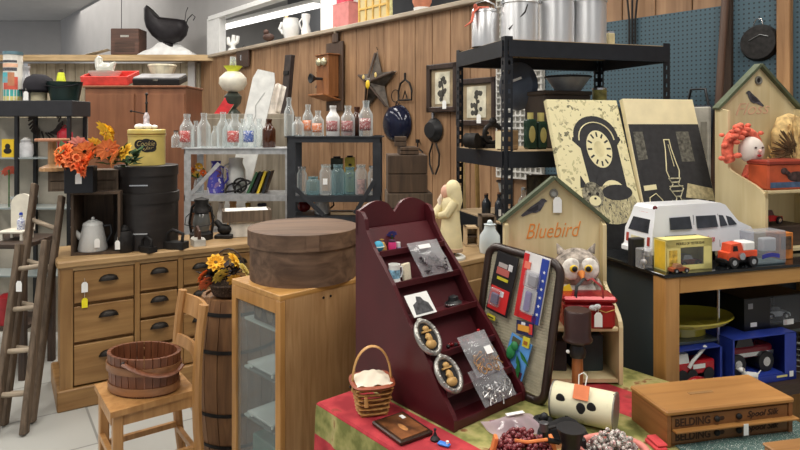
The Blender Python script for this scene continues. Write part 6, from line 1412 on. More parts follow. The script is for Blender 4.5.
t = T('black_planter', 'square black box with white tag under the orange silk flowers', 'planter', BBX, 14); MB().box((0, 0, .072), (.145, .10, .144), b=.003).build('body', mat('planter_black', (24, 24, 28), .4), t); MB().box((0, 0, .1445), (.13, .085, .002)).build('soil', DARKW, t); pricetag(t, (.0, -.053, .11), .058, label='white paper tag', string=.03)
t = T('silk_flowers', 'large bunch of orange and yellow silk flowers in the black box', 'flowers', BBX+Vector((.02, 0, .1465)), 14)
b = MB(); leafy(b, (0, -.02, .04), 40, .10, .07, .02); leafy(b, (.2, -.02, .02), 46, .07, .08, .02); b.build('foliage', mat('leaf_dark', (48, 74, 40), .7, 0, .3), t)
fl = [(-.07, -.06, .06, .06, (242, 122, 60)), (-.03, -.08, .03, .055, (240, 128, 74)), (.02, -.07, .07, .055, (244, 138, 76)), (.05, -.08, .03, .06, (240, 126, 66)), (-.10, -.03, .03, .05, (244, 146, 76)), (.12, -.07, .08, .055, (232, 128, 74)), (.10, -.05, .16, .065, (240, 186, 40)), (.06, -.05, .10, .045, (240, 190, 60)), (.16, -.06, .04, .05, (236, 150, 90)), (.20, -.05, .07, .045, (238, 190, 60)), (-.01, -.05, .10, .05, (224, 150, 136)), (.0, -.1, -.01, .045, (242, 118, 66))]
for x, y, z, r, c in fl:
    b = MB(); flower_head(b, (x*1.12, y-.02, z*1.1), r*1.25, 11, (R(62), R(random.uniform(-25, 25))), 3); b.build('flower', mat('petal_%d_%d_%d' % c, c, .75, 0, .12), t)
t = T('wooden_spool', 'tall wooden spool stand on the weathered shallow crate', 'spool', D(-.02, .262, cz+.1155), 14)
sw = wood('spool_wood', (166, 122, 78), (198, 156, 110), 'z', 5, .5)
MB().lathe([(0, 0), (.065, 0), (.065, .018), (.04, .03), (.022, .036), (.022, .165), (0, .165)], n=22).build('stem', sw, t, 40); MB().lathe([(0, .165), (.085, .165), (.088, .172), (.085, .18), (0, .18)], n=26).build('top_disc', wood('spool_top', (170, 110, 76), (200, 140, 104), 'x', 5, .5), t, 40)
# ---- black round boxes with yellow crock
BC = D(.47, .235); BLK = mat('box_black', (40, 36, 34), .42, 0, .18, 5, stretch=(1, 1, 6))
def round_black(label, z, r, h):
    t = T('round_black_box', label, 'box', BC+Vector((0, 0, z)), 8, 'black round boxes on the dresser')
    MB().lathe([(0, 0), (r, 0), (r, h-.055), (0, h-.055)], n=40).build('body', BLK, t, 40); MB().lathe([(0, h-.06), (r+.006, h-.06), (r+.006, h-.003), (r, h), (0, h)], n=40).build('lid', BLK, t, 40)
    MB().box((0, -r-.002, h*.3), (.10, .003, .008), M=None).build('metal_strip', CHROME, t)
round_black('lower and taller of two stacked black round boxes on the dresser', 0, .178, .325); round_black('upper black round box carrying the yellow crock', .3255, .172, .155)
def make_crock():
    t = T('cookie_crock', 'yellow cylinder crock with black script patch on the black round boxes', 'crock', BC+Vector((0, 0, .481)), 4)
    ym = mat('crock_yellow', (204, 182, 104), .35, 0, .05); r = .104
    MB().lathe([(0, 0), (r, 0), (r, .17), (0, .17)], n=40).build('body', ym, t, 40); MB().lathe([(0, .17), (r+.003, .17), (r+.003, .205), (r-.006, .21), (0, .21)], n=40).build('lid', ym, t, 40)
    MB().lathe([(r+.0035, .176), (r+.0042, .178), (r+.0042, .184), (r+.0035, .186)], n=40).build('gilt_band', mat('gilt', (150, 120, 60), .3, .4), t, 50)
    b = MB()
    for cx, cz_, rx, rz_ in ((-.005, .122, .034, .030), (.03, .128, .034, .028), (.06, .122, .03, .028), (.035, .098, .036, .022), (.06, .10, .028, .022)):
        n = 16; vs = [(math.sin((cx)/r)*(r+.0012), -math.cos(cx/r)*(r+.0012), cz_)]
        for i in range(n):
            a = 2*PI*i/n; x = (cx+rx*math.cos(a))/r; vs.append((math.sin(x)*(r+.0012), -math.cos(x)*(r+.0012), cz_+rz_*math.sin(a)))
        b.add(vs, [(0, i+1, (i+1) % n+1) for i in range(n)])
    b.build('black_patch', INK, t)
    for s, cx, cz_, w, h in (('Cookie', .028, .128, .10, .03), ('Jar', .045, .100, .05, .024)):
        o = txt('script_lettering', s, w, h, mat('script_cream', (196, 176, 120), .6), t, Matrix.Identity(4), shear=.35)
        for v in o.data.vertices:
            x = (v.co.x+cx)/r; v.co = Vector((math.sin(x)*(r+.0022), -math.cos(x)*(r+.0022), cz_+v.co.y))
    b = MB(); b.ball((-.035, -.02, .225), .024, (1.3, .9, .75)).ball((.012, -.02, .226), .022, (1.2, .9, .8)).ball((.048, -.01, .224), .018, (1.1, .9, .7)); b.build('china_eggs', WHITE, t, 60)
    MB().lathe([(0, .21), (.014, .21), (.02, .235), (.016, .26), (.018, .285), (.008, .31), (0, .31)], (-.005, .01, 0), n=14).build('china_finial', mat('china_mauve', (196, 186, 190), .35, 0, .2, 60), t, 50)
    MB().lathe([(0, .30), (.006, .30), (.006, .36), (.010, .365), (.005, .375), (.005, .41), (.011, .42), (0, .43)], (-.005, .01, 0), n=10).build('iron_rod', IRON, t, 50); MB().tube([(-.005, .01, .30), (-.04, .0, .308), (-.085, -.01, .318)], .004, 6).build('iron_arm', IRON, t, 60); MB().ball((-.087, -.01, .317), .008).build('arm_tip', IRON, t, 60)
make_crock()
# ---- irons, lantern and boxes on the dresser top
def sad_iron(label, p, rz, s=1, wood_handle=False):
    t = T('sad_iron', label, 'iron', p, rz, 'old irons on the dresser'); M = Matrix.Diagonal((s, s, s, 1))
    MB().prism([(-.07, -.03), (-.07, .03), (.0, .036), (.05, .018), (.075, 0), (.05, -.018), (.0, -.036)], .035, M).build('sole', IRON if not wood_handle else mat('pale_sole', (190, 186, 176), .5), t, 30)
    MB().tube([(-.05, 0, .034), (-.055, 0, .075), (0, 0, .095), (.03, 0, .075), (.035, 0, .034)], .009, 8, M=M).build('handle', mat('handle_brown', (72, 48, 36), .5) if wood_handle else IRON, t, 60)
    return t
sad_iron('black sad iron on the dresser beside the white tagged pot', D(.43, .04), 150, .9)
sad_iron('black sad iron on the dresser in front of the black round boxes', D(.58, .055), 170, 1.15)
t = sad_iron('old iron with brown handle and pale base on the dresser', D(.73, .10), 120, 1.1, True)
t = T('iron_pot', 'small black iron pot with white tag between crate and black round boxes', 'pot', D(.325, .10), 0); MB().lathe([(0, 0), (.045, 0), (.055, .03), (.05, .09), (.04, .12), (0, .12)], n=20).build('body', IRON, t, 50); MB().lathe([(0, .12), (.03, .125), (.012, .15), (0, .155)], n=14).build('lid', IRON, t, 50); pricetag(t, (-.01, -.06, .075), .05, label='white paper tag')
t = T('barn_lantern', 'black barn lantern on the dresser behind the irons', 'lantern', D(.80, .27), 0)
MB().lathe([(0, 0), (.07, 0), (.072, .035), (.05, .05), (0, .05)], n=20).build('fuel_tank', IRON, t, 50); MB().lathe([(.045, .05), (.055, .10), (.045, .16), (.035, .17)], n=18).build('globe', glass('smoky_globe', (120, 120, 116), .5), t, 50); MB().lathe([(0, .17), (.055, .17), (.05, .19), (.04, .21), (.045, .25), (0, .265)], n=18).build('chimney_cap', IRON, t, 50)
for s in (-1, 1): MB().tube([(s*.062, 0, .03), (s*.075, 0, .10), (s*.06, 0, .20), (s*.035, 0, .225)], .008, 6).build('air_tube', IRON, t, 60)
MB().tube([(.062, 0, .17), (.09, -.02, .14), (.08, -.07, .10), (0, -.095, .09), (-.08, -.07, .10), (-.09, -.02, .14), (-.062, 0, .17)], .003, 5).build('bail', DARKMET, t, 60)
t = T('iron_banks', 'small black cast iron figure on the dresser right of the lantern', 'figure', D(.93, .22), 0); MB().box((0, 0, .012), (.11, .07, .024), b=.004).build('base', IRON, t); b = MB(); b.ball((0, 0, .055), .038, (1.2, .8, .9)).tube([(-.02, 0, .07), (-.045, 0, .10), (-.055, 0, .11)], [.022, .018, .014], 8); b.build('figure', IRON, t, 60)
t = T('white_tin_box', 'white rectangular tin box at the right end of the dresser', 'box', D(1.07, .24), 18); MB().box((0, 0, .045), (.20, .13, .09), b=.004).build('body', mat('dull_white', (206, 202, 192), .6), t); MB().box((0, 0, .0945), (.206, .136, .009), b=.003).build('lid', mat('dull_white', (206, 202, 192)), t)
t = T('cheese_crate', 'shallow wooden crate lined with white paper on the white tin box', 'crate', D(1.08, .24, DH+.0995), 18); b = MB(); MB().box((0, 0, .005), (.30, .16, .01)).build('bottom', GREYW, t)
for (c, s) in (((0, -.08, .035), (.30, .012, .07)), ((0, .08, .035), (.30, .012, .07)), ((-.146, 0, .035), (.012, .15, .07)), ((.146, 0, .035), (.012, .15, .07))): MB().box(c, s).build('side', GREYW, t)
MB().box((0, 0, .058), (.27, .14, .03), b=.006).build('paper_lining', mat('paper_white', (224, 222, 216), .9), t)
# ================================================================ ledge, sill, plank wall and rack
LEZ = 2.4905
def LG(px, d, z=LEZ): return (XD(px, d), d, z)
t = T('wooden_radio', 'brown wooden box with small metal plate on the high ledge', 'box', LG(129, 8.9), 0); w = 28/F*8.85
MB().box((0, 0, .19), (w, .28, .37), b=.008).build('case', wood('radio_brown', (84, 56, 44), (112, 78, 62), 'x', 4, .5), t); MB().box((0, -.142, .265), (.12, .006, .03), b=.002).build('name_plate', mat('plate_metal', (190, 186, 176), .3, .5), t)
b = MB()
for k in range(7): b.box((0, -.141, .05+.022*k), (w*.7, .006, .008))
b.build('grille', DARKW, t)
t = T('snow_batting', 'crumpled white batting spread on the high ledge under the black scuttle', 'cloth', LG(169, 8.92), 0)
rr = random.Random(12)
MB().grid(lambda u, v: ((u-.5)*.78, (v-.5)*.34, .003+.22*math.sin(PI*u)**.6*math.sin(PI*v)**.5*(.75+.25*math.sin(11*u+2*v)*math.cos(6*v+3*u))), 22, 14).build('crumpled_sheet', mat('snow_white', (232, 232, 230), .9, 0, .06, 10), t, 60)
MB().grid(lambda u, v: (-.98+.66*u, -.1+.2*v, .002+.07*u*u*(1+.2*math.sin(8*v))), 8, 4).build('trailing_sheet', mat('snow_white', (232, 232, 230)), t, 60) if False else None
solo('white_paper', MB().grid(lambda u, v: ((u-.5)*.34, (v-.5)*.2, .004+.085*u*(1-.15*math.sin(5*v))), 8, 4), mat('paper_white', (224, 222, 216), .9), 'white paper curling up on the high ledge left of the wooden box', 'paper', LG(99, 8.86), 0, solid=.003)
def make_scuttle():
    t = T('coal_scuttle', 'black iron scuttle with pointed spout resting on white batting on the ledge', 'scuttle', M=Matrix.Translation(LG(168, 8.90, LEZ+.185)) @ RY(3) @ Matrix.Scale(.86, 4))
    bl = mat('scuttle_black', (34, 30, 33), .5, .3, .15); k = 1/F*8.9
    out = [(-29, 30), (-26, 34), (-22, 29), (-12, 21), (10, 20), (18, 19), (22, 12), (20, 2), (14, -5), (2, -9), (-8, -8), (-18, -1), (-25, 8), (-28, 17)]
    # a bowl whose outline follows the scuttle: rings shrinking in depth
    b = MB(); pts = [(x*k, z*k+.12) for x, z in out]; n = len(pts); cx = -.02; cz = .25
    vs = []; fs = []; ys = [(-.15, .62), (-.12, .86), (-.05, 1.0), (.05, 1.0), (.12, .86), (.15, .62)]
    for y, s in ys:
        for x, z in pts: vs.append((cx+(x-cx)*s, y, cz+(z-cz)*s))
    for j in range(5):
        for i in range(n): fs.append((j*n+i, j*n+(i+1) % n, (j+1)*n+(i+1) % n, (j+1)*n+i))
    fs += [tuple(range(n)), tuple(range(5*n+n-1, 5*n-1, -1))]; b.add(vs, fs); b.build('body', bl, t, 40)
    MB().tube([(.27, 0, .3), (.31, 0, .42), (.38, 0, .50), (.43, 0, .46), (.40, 0, .40)], .008, 6).build('wire_handle', DARKMET, t, 60); MB().tube([(.24, .05, .36), (.26, .04, .55), (.29, .03, .62)], .006, 6).build('wire_bail', DARKMET, t, 60)
    MB().lathe([(.10, -.08), (.12, -.07), (.07, .05), (0, .06)], (-.02, 0, .0), n=18, sy=.8).build('foot', bl, t, 50)
make_scuttle()
solo('hanging_cord', MB().cyl((0, 0, 0), (0, 0, 1.45), .006, n=6), mat('cord_grey', (90, 90, 92)), 'thin dark cord hanging from the ceiling above the wooden box', 'cord', (XD(121.5, 8.95), 8.95, 2.86), 0)
t = T('white_coral', 'white branching ornament at the corner where the ledge meets the plank wall', 'ornament', (XD(233, 8.35), 8.35, 2.4905), 0)
MB().lathe([(0, 0), (.07, 0), (.06, .04), (0, .05)], n=14).build('base', WHITE, t, 50)
for x0, pts in enumerate((((0, .04), (0, .12), (.01, .22)), ((0, .08), (-.06, .11), (-.065, .19)), ((0, .10), (.06, .13), (.065, .21)))): MB().tube([(p[0], 0, p[1]) for p in pts], [.032, .03, .024], 8).build('branch', WHITE, t, 60)
def SILL(px): p = W(px, 100, -.045); return (p.x, p.y, TOP+.0405)
t = T('dark_bird', 'small dark brown bird ornament on the sill of the opening', 'ornament', SILL(268.5), 0)
MB().ball((0, 0, .08), .06, (1.2, .8, .8)).build('body', mat('bird_brown', (74, 52, 44), .6), t, 60); MB().ball((-.03, 0, .14), .035).build('head', mat('bird_brown', (74, 52, 44)), t, 60); MB().cyl((0, 0, 0), (0, 0, .05), .02).build('foot', DARKW, t)
t = T('white_vase', 'large white china vase with figure handles on the sill of the opening', 'vase', SILL(291), 0)
vw = mat('china_vase', (230, 230, 228), .25, 0, .03, bump=0)
MB().lathe([(0, 0), (.075, 0), (.08, .02), (.095, .08), (.10, .17), (.085, .22), (.09, .235), (0, .23)], n=24).build('body', vw, t, 50); b = MB(); b.tube([(-.09, 0, .06), (-.13, 0, .12), (-.10, 0, .19)], .02, 8); b.build('handle', vw, t, 60); MB().ball((-.05, 0, .245), .022, (1, 1, 1.2)).build('apricot_finial', mat('apricot', (226, 178, 132)), t, 60)
t = T('white_pitcher', 'slim white pitcher half hidden by the right white post of the opening', 'pitcher', SILL(306), 0); MB().lathe([(0, 0), (.05, 0), (.055, .05), (.035, .13), (.05, .21), (.048, .24), (0, .22)], n=18).build('body', vw, t, 50); MB().tube([(-.04, 0, .2), (-.075, 0, .15), (-.05, 0, .07)], .009, 6).build('handle', vw, t, 60)
t = T('pink_box', 'pink cardboard box on the sill right of the white post', 'box', SILL(347), WRZ); MB().box((0, 0, .115), (.28, .16, .23), b=.004).build('carton', mat('carton_pink', (212, 134, 130), .7, 0, .05), t); MB().box((0, 0, .2325), (.285, .165, .006)).build('lid', mat('carton_pink2', (222, 150, 146), .7), t)
solo('red_parcel', MB().box((0, 0, .05), (.14, .12, .10), b=.006), mat('parcel_red', (196, 70, 90), .6), 'small red parcel on top of the pink box', 'box', Vector(SILL(345))+Vector((0, 0, .236)), WRZ)
def make_window_box():
    t = T('gilt_window', 'gold framed many paned glass display leaning on the sill beside the pink box', 'display box', SILL(375), WRZ); w, h = .44, .40; gm = mat('gilt_frame', (214, 176, 96), .45, .1, .12)
    b = MB()
    for i in range(5): b.box((-w/2+w*i/4, -.02, h/2), (.02, .025, h))
    for k in range(4): b.box((0, -.02, .01+(h-.02)*k/3), (w, .024, .018))
    b.build('lattice_frame', gm, t); MB().box((0, -.018, h/2), (w-.01, .006, h-.01)).build('glass_pane', glass('warm_pane', (236, 220, 170), .55), t); MB().box((0, .03, h*.42), (w*.9, .05, h*.8)).build('inner_box', mat('inner_straw', (226, 208, 150), .7, 0, .25, 20), t)
make_window_box()
t = T('terracotta_pot', 'rounded terracotta pot on a white dish on the sill', 'pot', SILL(422), 0); MB().lathe([(0, .025), (.06, .025), (.085, .08), (.082, .13), (.06, .17), (.07, .20), (0, .19)], n=22).build('body', mat('terracotta', (196, 128, 100), .8, 0, .1), t, 50); MB().lathe([(0, 0), (.07, 0), (.075, .03), (0, .025)], n=20).build('white_dish', WHITE, t, 50)
# ---- things hung on the plank wall (local x along the wall to the right, -y into the room)
def HANG(name, label, cat, px, py, off=.002, group=None): return T(name, label, cat, W(px, py, off), WRZ, group)
def make_phone():
    t = HANG('wall_telephone', 'antique oak wall telephone with two bells and a black mouthpiece', 'telephone', 336, 103); m = wood('phone_oak', (136, 84, 46), (168, 112, 68), 'z', 4, .4)
    MB().box((.0, -.012, .27), (.30, .022, .70), b=.004).build('backboard', wood('phone_board', (70, 52, 40), (96, 74, 58), 'z', 4, .5), t)
    MB().box((-.02, -.09, .27), (.22, .13, .42), b=.006).build('box', m, t); MB().box((-.02, -.09, .485), (.25, .155, .014), b=.003).build('box_top', m, t)
    for x in (-.06, .03): MB().ball((x, -.165, .41), .042, (1, .8, 1), 14).build('bell', mat('bell_nickel', (196, 190, 160), .25, .6), t, 60)
    MB().tube([(-.02, -.15, .24), (-.02, -.26, .24)], .014, 8).build('mouth_arm', BLACK, t); MB().lathe([(0, 0), (.02, 0), (.05, .05), (.045, .055), (0, .03)], n=18, M=TR(-.02, -.24, .24) @ RX(90)).build('mouthpiece', BLACK, t, 40)
    MB().lathe([(.0, 0), (.045, 0), (.03, .03), (.018, .06), (.018, .13), (.035, .16), (0, .17)], n=16, M=TR(-.175, -.09, .16)).build('receiver', BLACK, t, 50); MB().tube([(-.13, -.08, .30), (-.175, -.09, .32)], .008, 6).build('hook', CHROME, t)
    MB().box((-.02, -.14, .02), (.28, .22, .018), M=RX(-14), b=.003).build('writing_shelf', m, t)
    MB().box((.02, -.02, .66), (.10, .03, .10), b=.01).build('crest', wood('phone_board', (70, 52, 40), (96, 74, 58)), t); MB().ball((.03, -.03, .74), .025, (.8, .8, 1.6)).build('finial', mat('finial_grey', (190, 176, 156), .5), t, 60)
make_phone()
def make_star():
    t = HANG('barn_star', 'large dark metal star with yellow centre hung on the plank wall', 'star', 377.5, 83); t.scale = (.93, 1, .93); sm = mat('star_metal', (78, 70, 62), .5, .4, .3, 16); b = MB(); n = 10; vs = [(0, -.10, 0)]
    for i in range(n):
        a = PI/2+2*PI*i/n; r = .33 if i % 2 == 0 else .125; vs.append((r*math.cos(a), -.004, r*math.sin(a)))
    b.add(vs, [(0, i+1, (i+1) % n+1) for i in range(n)]+[tuple(range(n, 0, -1))]); b.build('body', sm, t)
    for i in range(5):
        a = PI/2+2*PI*i/5; MB().tube([(.05*math.cos(a), -.11, .05*math.sin(a)), (.30*math.cos(a), -.025, .30*math.sin(a))], .012, 6).build('twig_rib', DARKWZ, t, 60)
    for i, (x, z) in enumerate(((.0, -.02), (-.10, .06), (.10, .07))): MB().ball((x, -.115+.05*abs(x)*4, z), .035 if i == 0 else .02, (.9, .4, 1.3), 8).build('yellow_corn', YELLOW if i == 0 else mat('corn_pale', (206, 180, 110), .6), t, 60); MB().cyl((0, 0, .33), (0, -.01, .36), .004).build('nail', IRON, t)
make_star()
t = HANG('iron_trivet', 'small arched iron trivet hanging right of the star', 'trivet', 406, 91); MB().tube([(-.09, -.012, -.08), (-.09, -.012, .0), (-.06, -.012, .07), (0, -.012, .10), (.06, -.012, .07), (.09, -.012, .0), (.09, -.012, -.08)], .009, 6, closed=True).build('arch', IRON, t, 60); MB().cyl((0, -.012, .10), (0, -.012, .16), .010).build('hanger_loop', IRON, t); MB().tube([(-.03, -.012, -.07), (0, -.012, 0), (.03, -.012, -.07)], .006, 6).build('scroll', IRON, t, 60)
t = HANG('wire_ring', 'thin wire ring hung just left of the arched trivet', 'ring', 396, 96); MB().torus((0, 0, 0), .055, .004, M=TR(0, -.008, 0) @ FR, n=20).build('ring', IRON, t, 60); MB().cyl((0, 0, .055), (0, -.012, .055), .003).build('nail', IRON, t)
t = HANG('enamel_pan', 'dark blue enamel round pan hung on the plank wall', 'pan', 398.5, 124); en = mat('enamel_navy', (26, 30, 50), .12, .1, .1, bump=0)
MB().lathe([(0, .09), (.10, .085), (.15, .05), (.165, .0), (.17, .0), (.16, .055), (.105, .097), (0, .10)], n=32, M=FR).build('bowl', en, t, 50); MB().torus((0, 0, 0), .168, .007, M=FR, n=32).build('rim', en, t, 60); MB().tube([(-.03, -.01, .16), (0, -.02, .20), (.03, -.01, .16)], .006, 6).build('loop_handle', IRON, t, 60)
t = HANG('black_skimmer', 'small black round long handled pan hung below the left picture frame', 'pan', 434, 130); MB().lathe([(0, .05), (.06, .045), (.10, .0), (.104, .0), (.065, .055), (0, .058)], n=26, M=FR).build('bowl', BLACK, t, 50); MB().box((0, -.01, .19), (.03, .01, .20), b=.003).build('handle', BLACK, t); MB().box((0, -.016, .12), (.02, .006, .05)).build('bright_ferrule', CHROME, t)
t = HANG('iron_tongs', 'pair of curved iron tongs hanging under the black long handled pan', 'tongs', 436, 148)
for s in (-1, 1): MB().tube([(s*.02, -.02, .04), (s*.06, -.02, -.05), (s*.055, -.02, -.14), (s*.015, -.02, -.22)], .008, 6).build('arm', IRON, t, 60)
t = HANG('iron_crook', 'slim iron rake hook hanging above the wooden crates', 'hook', 419, 148); MB().tube([(0, -.015, .06), (0, -.015, .0), (-.05, -.015, -.03), (-.06, -.015, -.10)], .007, 6).build('hook', IRON, t, 60); MB().tube([(0, -.015, .0), (.06, -.015, -.03), (.09, -.015, -.12)], .007, 6).build('hook', IRON, t, 60); MB().box((0, -.015, .06), (.03, .02, .03)).build('socket', IRON, t)
def frame(label, px, py, w, h, tagged):
    t = HANG('floral_print', label, 'picture frame', px, py, .004, 'floral prints on the plank wall'); fm = wood('frame_dark', (44, 30, 24), (66, 48, 38), 'z', 4, .4); e = .045; b = MB()
    for (c, s) in (((-w/2+e/2, -.02, 0), (e, .04, h)), ((w/2-e/2, -.02, 0), (e, .04, h)), ((0, -.02, h/2-e/2), (w, .04, e)), ((0, -.02, -h/2+e/2), (w, .04, e))): b.box(c, s, b=.006)
    b.build('frame', fm, t); MB().box((0, -.012, 0), (w-2*e, .008, h-2*e)).build('mat_board', mat('mat_tan', (150, 132, 104), .8), t); MB().box((0, -.018, 0), (w*.48, .004, h*.66)).build('print', mat('print_pale', (206, 200, 178), .7), t)
    b = MB(); rr = random.Random(int(px))
    for i in range(16): b.ball((rr.uniform(-.12, .12)*w, -.021, rr.uniform(-.24, .24)*h), rr.uniform(.014, .026), (1, .1, 1), 7)
    b.tube([(0, -.022, -.26*h), (.01, -.022, 0), (-.01, -.022, .2*h)], .008, 5); b.build('printed_bouquet', mat('bouquet_grey', (70, 68, 62), .8), t)
    if tagged: pricetag(t, (.05, -.045, -h*.26), .07, label='white paper tag', rot=10)
frame('left and higher of two dark framed floral prints on the plank wall', 444, 88, .36, .40, True); frame('right and larger dark framed floral print seen through the black rack', 478, 102, .42, .37, True)
t = HANG('dark_picture', 'dark plain frame hung behind the yellow topped lamp', 'picture frame', 244.5, 59); MB().box((0, -.02, 0), (.34, .03, .22), b=.006).build('frame', mat('frame_brown', (70, 52, 42), .5, 0, .1), t); MB().cyl((-.02, -.04, .05), (-.02, -.04, -.02), .008).build('hook', CHROME, t); MB().tube([(-.17, -.01, .11), (0, -.01, .17), (.17, -.01, .11)], .004, 5).build('wire', IRON, t)
# gridwall, shield and blue grey boards between wall and rack
t = T('grid_panel', 'white wire grid panel hung on the plank wall behind the black rack', 'grid panel', W(519, 60, .05), WRZ); b = MB(); w, h = .42, 1.5
for i in range(int(w/.045)+1): b.box((-w/2+.045*i, 0, -.1), (.012, .008, h))
for k in range(int(h/.045)+1): b.box((0, -.006, -.1-h/2+.045*k), (w, .008, .012))
b.build('wire_grid', mat('grid_white', (196, 194, 188), .5), t); MB().box((0, .02, -.1), (w, .008, h)).build('backing', mat('backing_white', (170, 168, 160), .8), t)
t = T('shield_plaque', 'slate grey oval plaque hanging inside the rack below its top shelf', 'plaque', RK(.285, .42, 0)+Vector((0, 0, 1.70)), WRZ+20); MB().lathe([(0, .03), (.8, .022), (1, 0), (0, -.002)], n=28, M=FR @ Matrix.Diagonal((.105, .125, 1, 1))).build('plate', mat('slate', (72, 80, 94), .4, .2, .1), t, 40); MB().box((.01, -.031, .03), (.06, .004, .012), M=RY(-18)).build('pale_mark', WHITE, t)
b = MB(); b.tube([(0, 0, .12), (0, .0, .18)], .003, 5); b.build('hanging_wire', IRON, t)
# right side: pan, leaning pole, white board, black bag, hoop
t = HANG('iron_skillet', 'round black iron pan with wire handle hung on the blue pegboard', 'pan', 760, 43, .02); t.scale = (.66, .8, .66); MB().lathe([(0, .03), (.12, .03), (.14, .005), (.147, .005), (.13, .042), (0, .045)], n=32, M=FR).build('pan', IRON, t, 50); MB().tube([(-.04, -.02, .14), (-.02, -.02, .19), (.02, -.02, .19), (.03, -.02, .14)], .005, 6).build('wire_handle', CHROME, t, 60); MB().tube([(-.06, -.048, .02), (.02, -.048, .06), (.08, -.048, .04)], .004, 5).build('scratch_mark', mat('iron_grey', (110, 112, 112), .5, .4), t)
p0, p1 = W(714, 120, .14), W(727, -25, .05); p0.z = 1.0
t = T('leaning_pole', 'round brown wooden pole leaning against the blue pegboard', 'pole', (0, 0, 0), 0); q0 = Vector((p0.x-.09, p0.y-.02, .0)); MB().cyl(q0, p1, .022, .02, n=12).build('shaft', wood('pole_wood', (72, 50, 38), (104, 76, 58), 'z', 3, .5), t, 50); MB().cyl(p1, p1+Vector((.0, 0.0, .06)), .024, n=12).build('end_cap', DARKW, t, 50)
t = HANG('black_bag', 'long black bag hung on the pegboard right of the oil lamp canvas', 'bag', 702, 150, .03); MB().box((0, -.05, -.03), (.20, .09, .56), b=.03).build('bag', mat('bag_black', (34, 38, 46), .8, 0, .15), t, 40); MB().tube([(-.06, -.05, .24), (-.04, -.05, .34), (.04, -.05, .34), (.06, -.05, .24)], .008, 6).build('strap', BLACK, t, 60)
t = HANG('white_board', 'narrow white board standing behind the right edge of the oil lamp canvas', 'board', 694, 140, .16); MB().box((0, 0, -.25), (.17, .03, .86), b=.004).build('panel', mat('dull_white2', (176, 172, 160), .7), t); MB().box((.06, -.018, .0), (.03, .006, .20)).build('strip', mat('grey_strip', (140, 136, 124), .7), t)
t = HANG('wire_hoop', 'black wire hoop hung between oil lamp canvas and larger house shelf', 'hoop', 705, 180, .13); MB().torus((0, 0, 0), .058, .006, M=FR, n=22, sx=1.1).build('hoop', BLACK, t, 60); MB().cyl((.05, 0, .03), (.05, .10, .03), .003).build('peg', CHROME, t)
b = MB()
t = HANG('peg_hook', 'thin black rods hanging at the top of the pegboard above the rack', 'rods', 634, 20, .02)
for i, x in enumerate((-.05, 0, .05)): MB().tube([(x, -.02, .3), (x+.03*(1-i), -.02, 0), (x*.4, -.02, -.15)], .006, 6).build('rod', IRON, t, 60)
# ---- milk cans and tins on the rack top
def milk_can(label, u, w, r, h, kind, first=None):
    t = T('milk_can', label, 'milk can', RK(u, w, RTOP+.0125), RRZ, 'aluminium milk cans on the rack')
    if kind == 'pail': MB().lathe([(0, 0), (r, 0), (r, h*.84), (r*.96, h*.87), (0, h*.87)], n=32).build('body', ALU, t, 40); MB().lathe([(0, h*.87), (r*1.02, h*.87), (r*1.0, h*.92), (r*.6, h*.98), (0, h)], n=32).build('lid', ALU, t, 40); MB().tube([(-r, 0, h*.9), (-r*.7, 0, h*1.12), (0, 0, h*1.2), (r*.7, 0, h*1.12), (r, 0, h*.9)], .004, 6).build('bail', CHROME, t, 60); return t
    MB().lathe([(0, 0), (r, 0), (r*1.02, .012), (r, .02), (r, h*.66), (r*.98, h*.69), (r*.82, h*.78), (r*.78, h*.86), (r*.80, h*.9), (0, h*.9)], n=36).build('body', ALU, t, 40)
    MB().lathe([(0, h*.9), (r*.84, h*.9), (r*.86, h*.93), (r*.6, h*.96), (r*.3, h), (0, h)], n=30).build('lid', ALU, t, 40); MB().torus((0, 0, h*.62), r*1.005, .004, n=36).build('seam_ring', ALU, t, 60)
    for s in (-1, 1): MB().tube([(s*r*.86, 0, h*.74), (s*r*1.05, 0, h*.72), (s*r*1.05, 0, h*.60), (s*r*.99, 0, h*.58)], .006, 6).build('handle', CHROME, t, 60)
    if kind == 'bail': MB().tube([(-r*.9, -r*.5, h*.2), (-.2*r, -r*1.02, h*.45), (r*.25, -r*.85, h*.77)], .004, 6).build('bail', IRON, t, 60)
    return t
milk_can('small aluminium pail with red rag on the left of the rack top', .045, .30, .066, .19, 'pail'); milk_can('tall aluminium milk can second from left with dark wire bail, on the rack top', .155, .16, .086, .305, 'bail'); milk_can('tall aluminium milk can third from left on the rack top', .345, .15, .083, .335, 'plain'); milk_can('tall aluminium milk can at the right of the row on the rack top', .515, .14, .083, .345, 'plain')
t = T('red_rag', 'red orange rag draped over the left edge of the small aluminium pail', 'cloth', RK(.045, .30, RTOP+.178), RRZ); MB().tube([(.0, -.03, .02), (-.05, -.03, .018), (-.075, -.03, -.005), (-.085, -.03, -.05), (-.12, -.03, -.075)], [.012, .014, .013, .012, .005], 8, flat=.5).build('cloth', mat('rag_red', (196, 100, 80), .9, 0, .2), t, 60); MB().ball((-.066, -.03, .02), .014, (.8, .6, 1.2)).build('knot', mat('rag_red', (196, 100, 80)), t, 60)
t = T('pale_tin', 'small pale square tin right of the milk cans on the rack top', 'tin', RK(.635, .14, RTOP+.0125), RRZ); MB().box((0, 0, .035), (.035, .035, .07), b=.003).build('body', mat('tin_pale', (188, 178, 140), .5), t); MB().box((0, 0, .074), (.03, .03, .008)).build('lid', CHROME, t)
t = T('dark_jar', 'dark square jar beside the pale tin on the rack top', 'jar', RK(.67, .22, RTOP+.0125), RRZ); MB().box((0, 0, .04), (.06, .06, .08), b=.006).build('body', mat('jar_dark', (44, 44, 48), .3), t); MB().cyl((0, 0, .08), (0, 0, .095), .02).build('lid', BLACK, t)
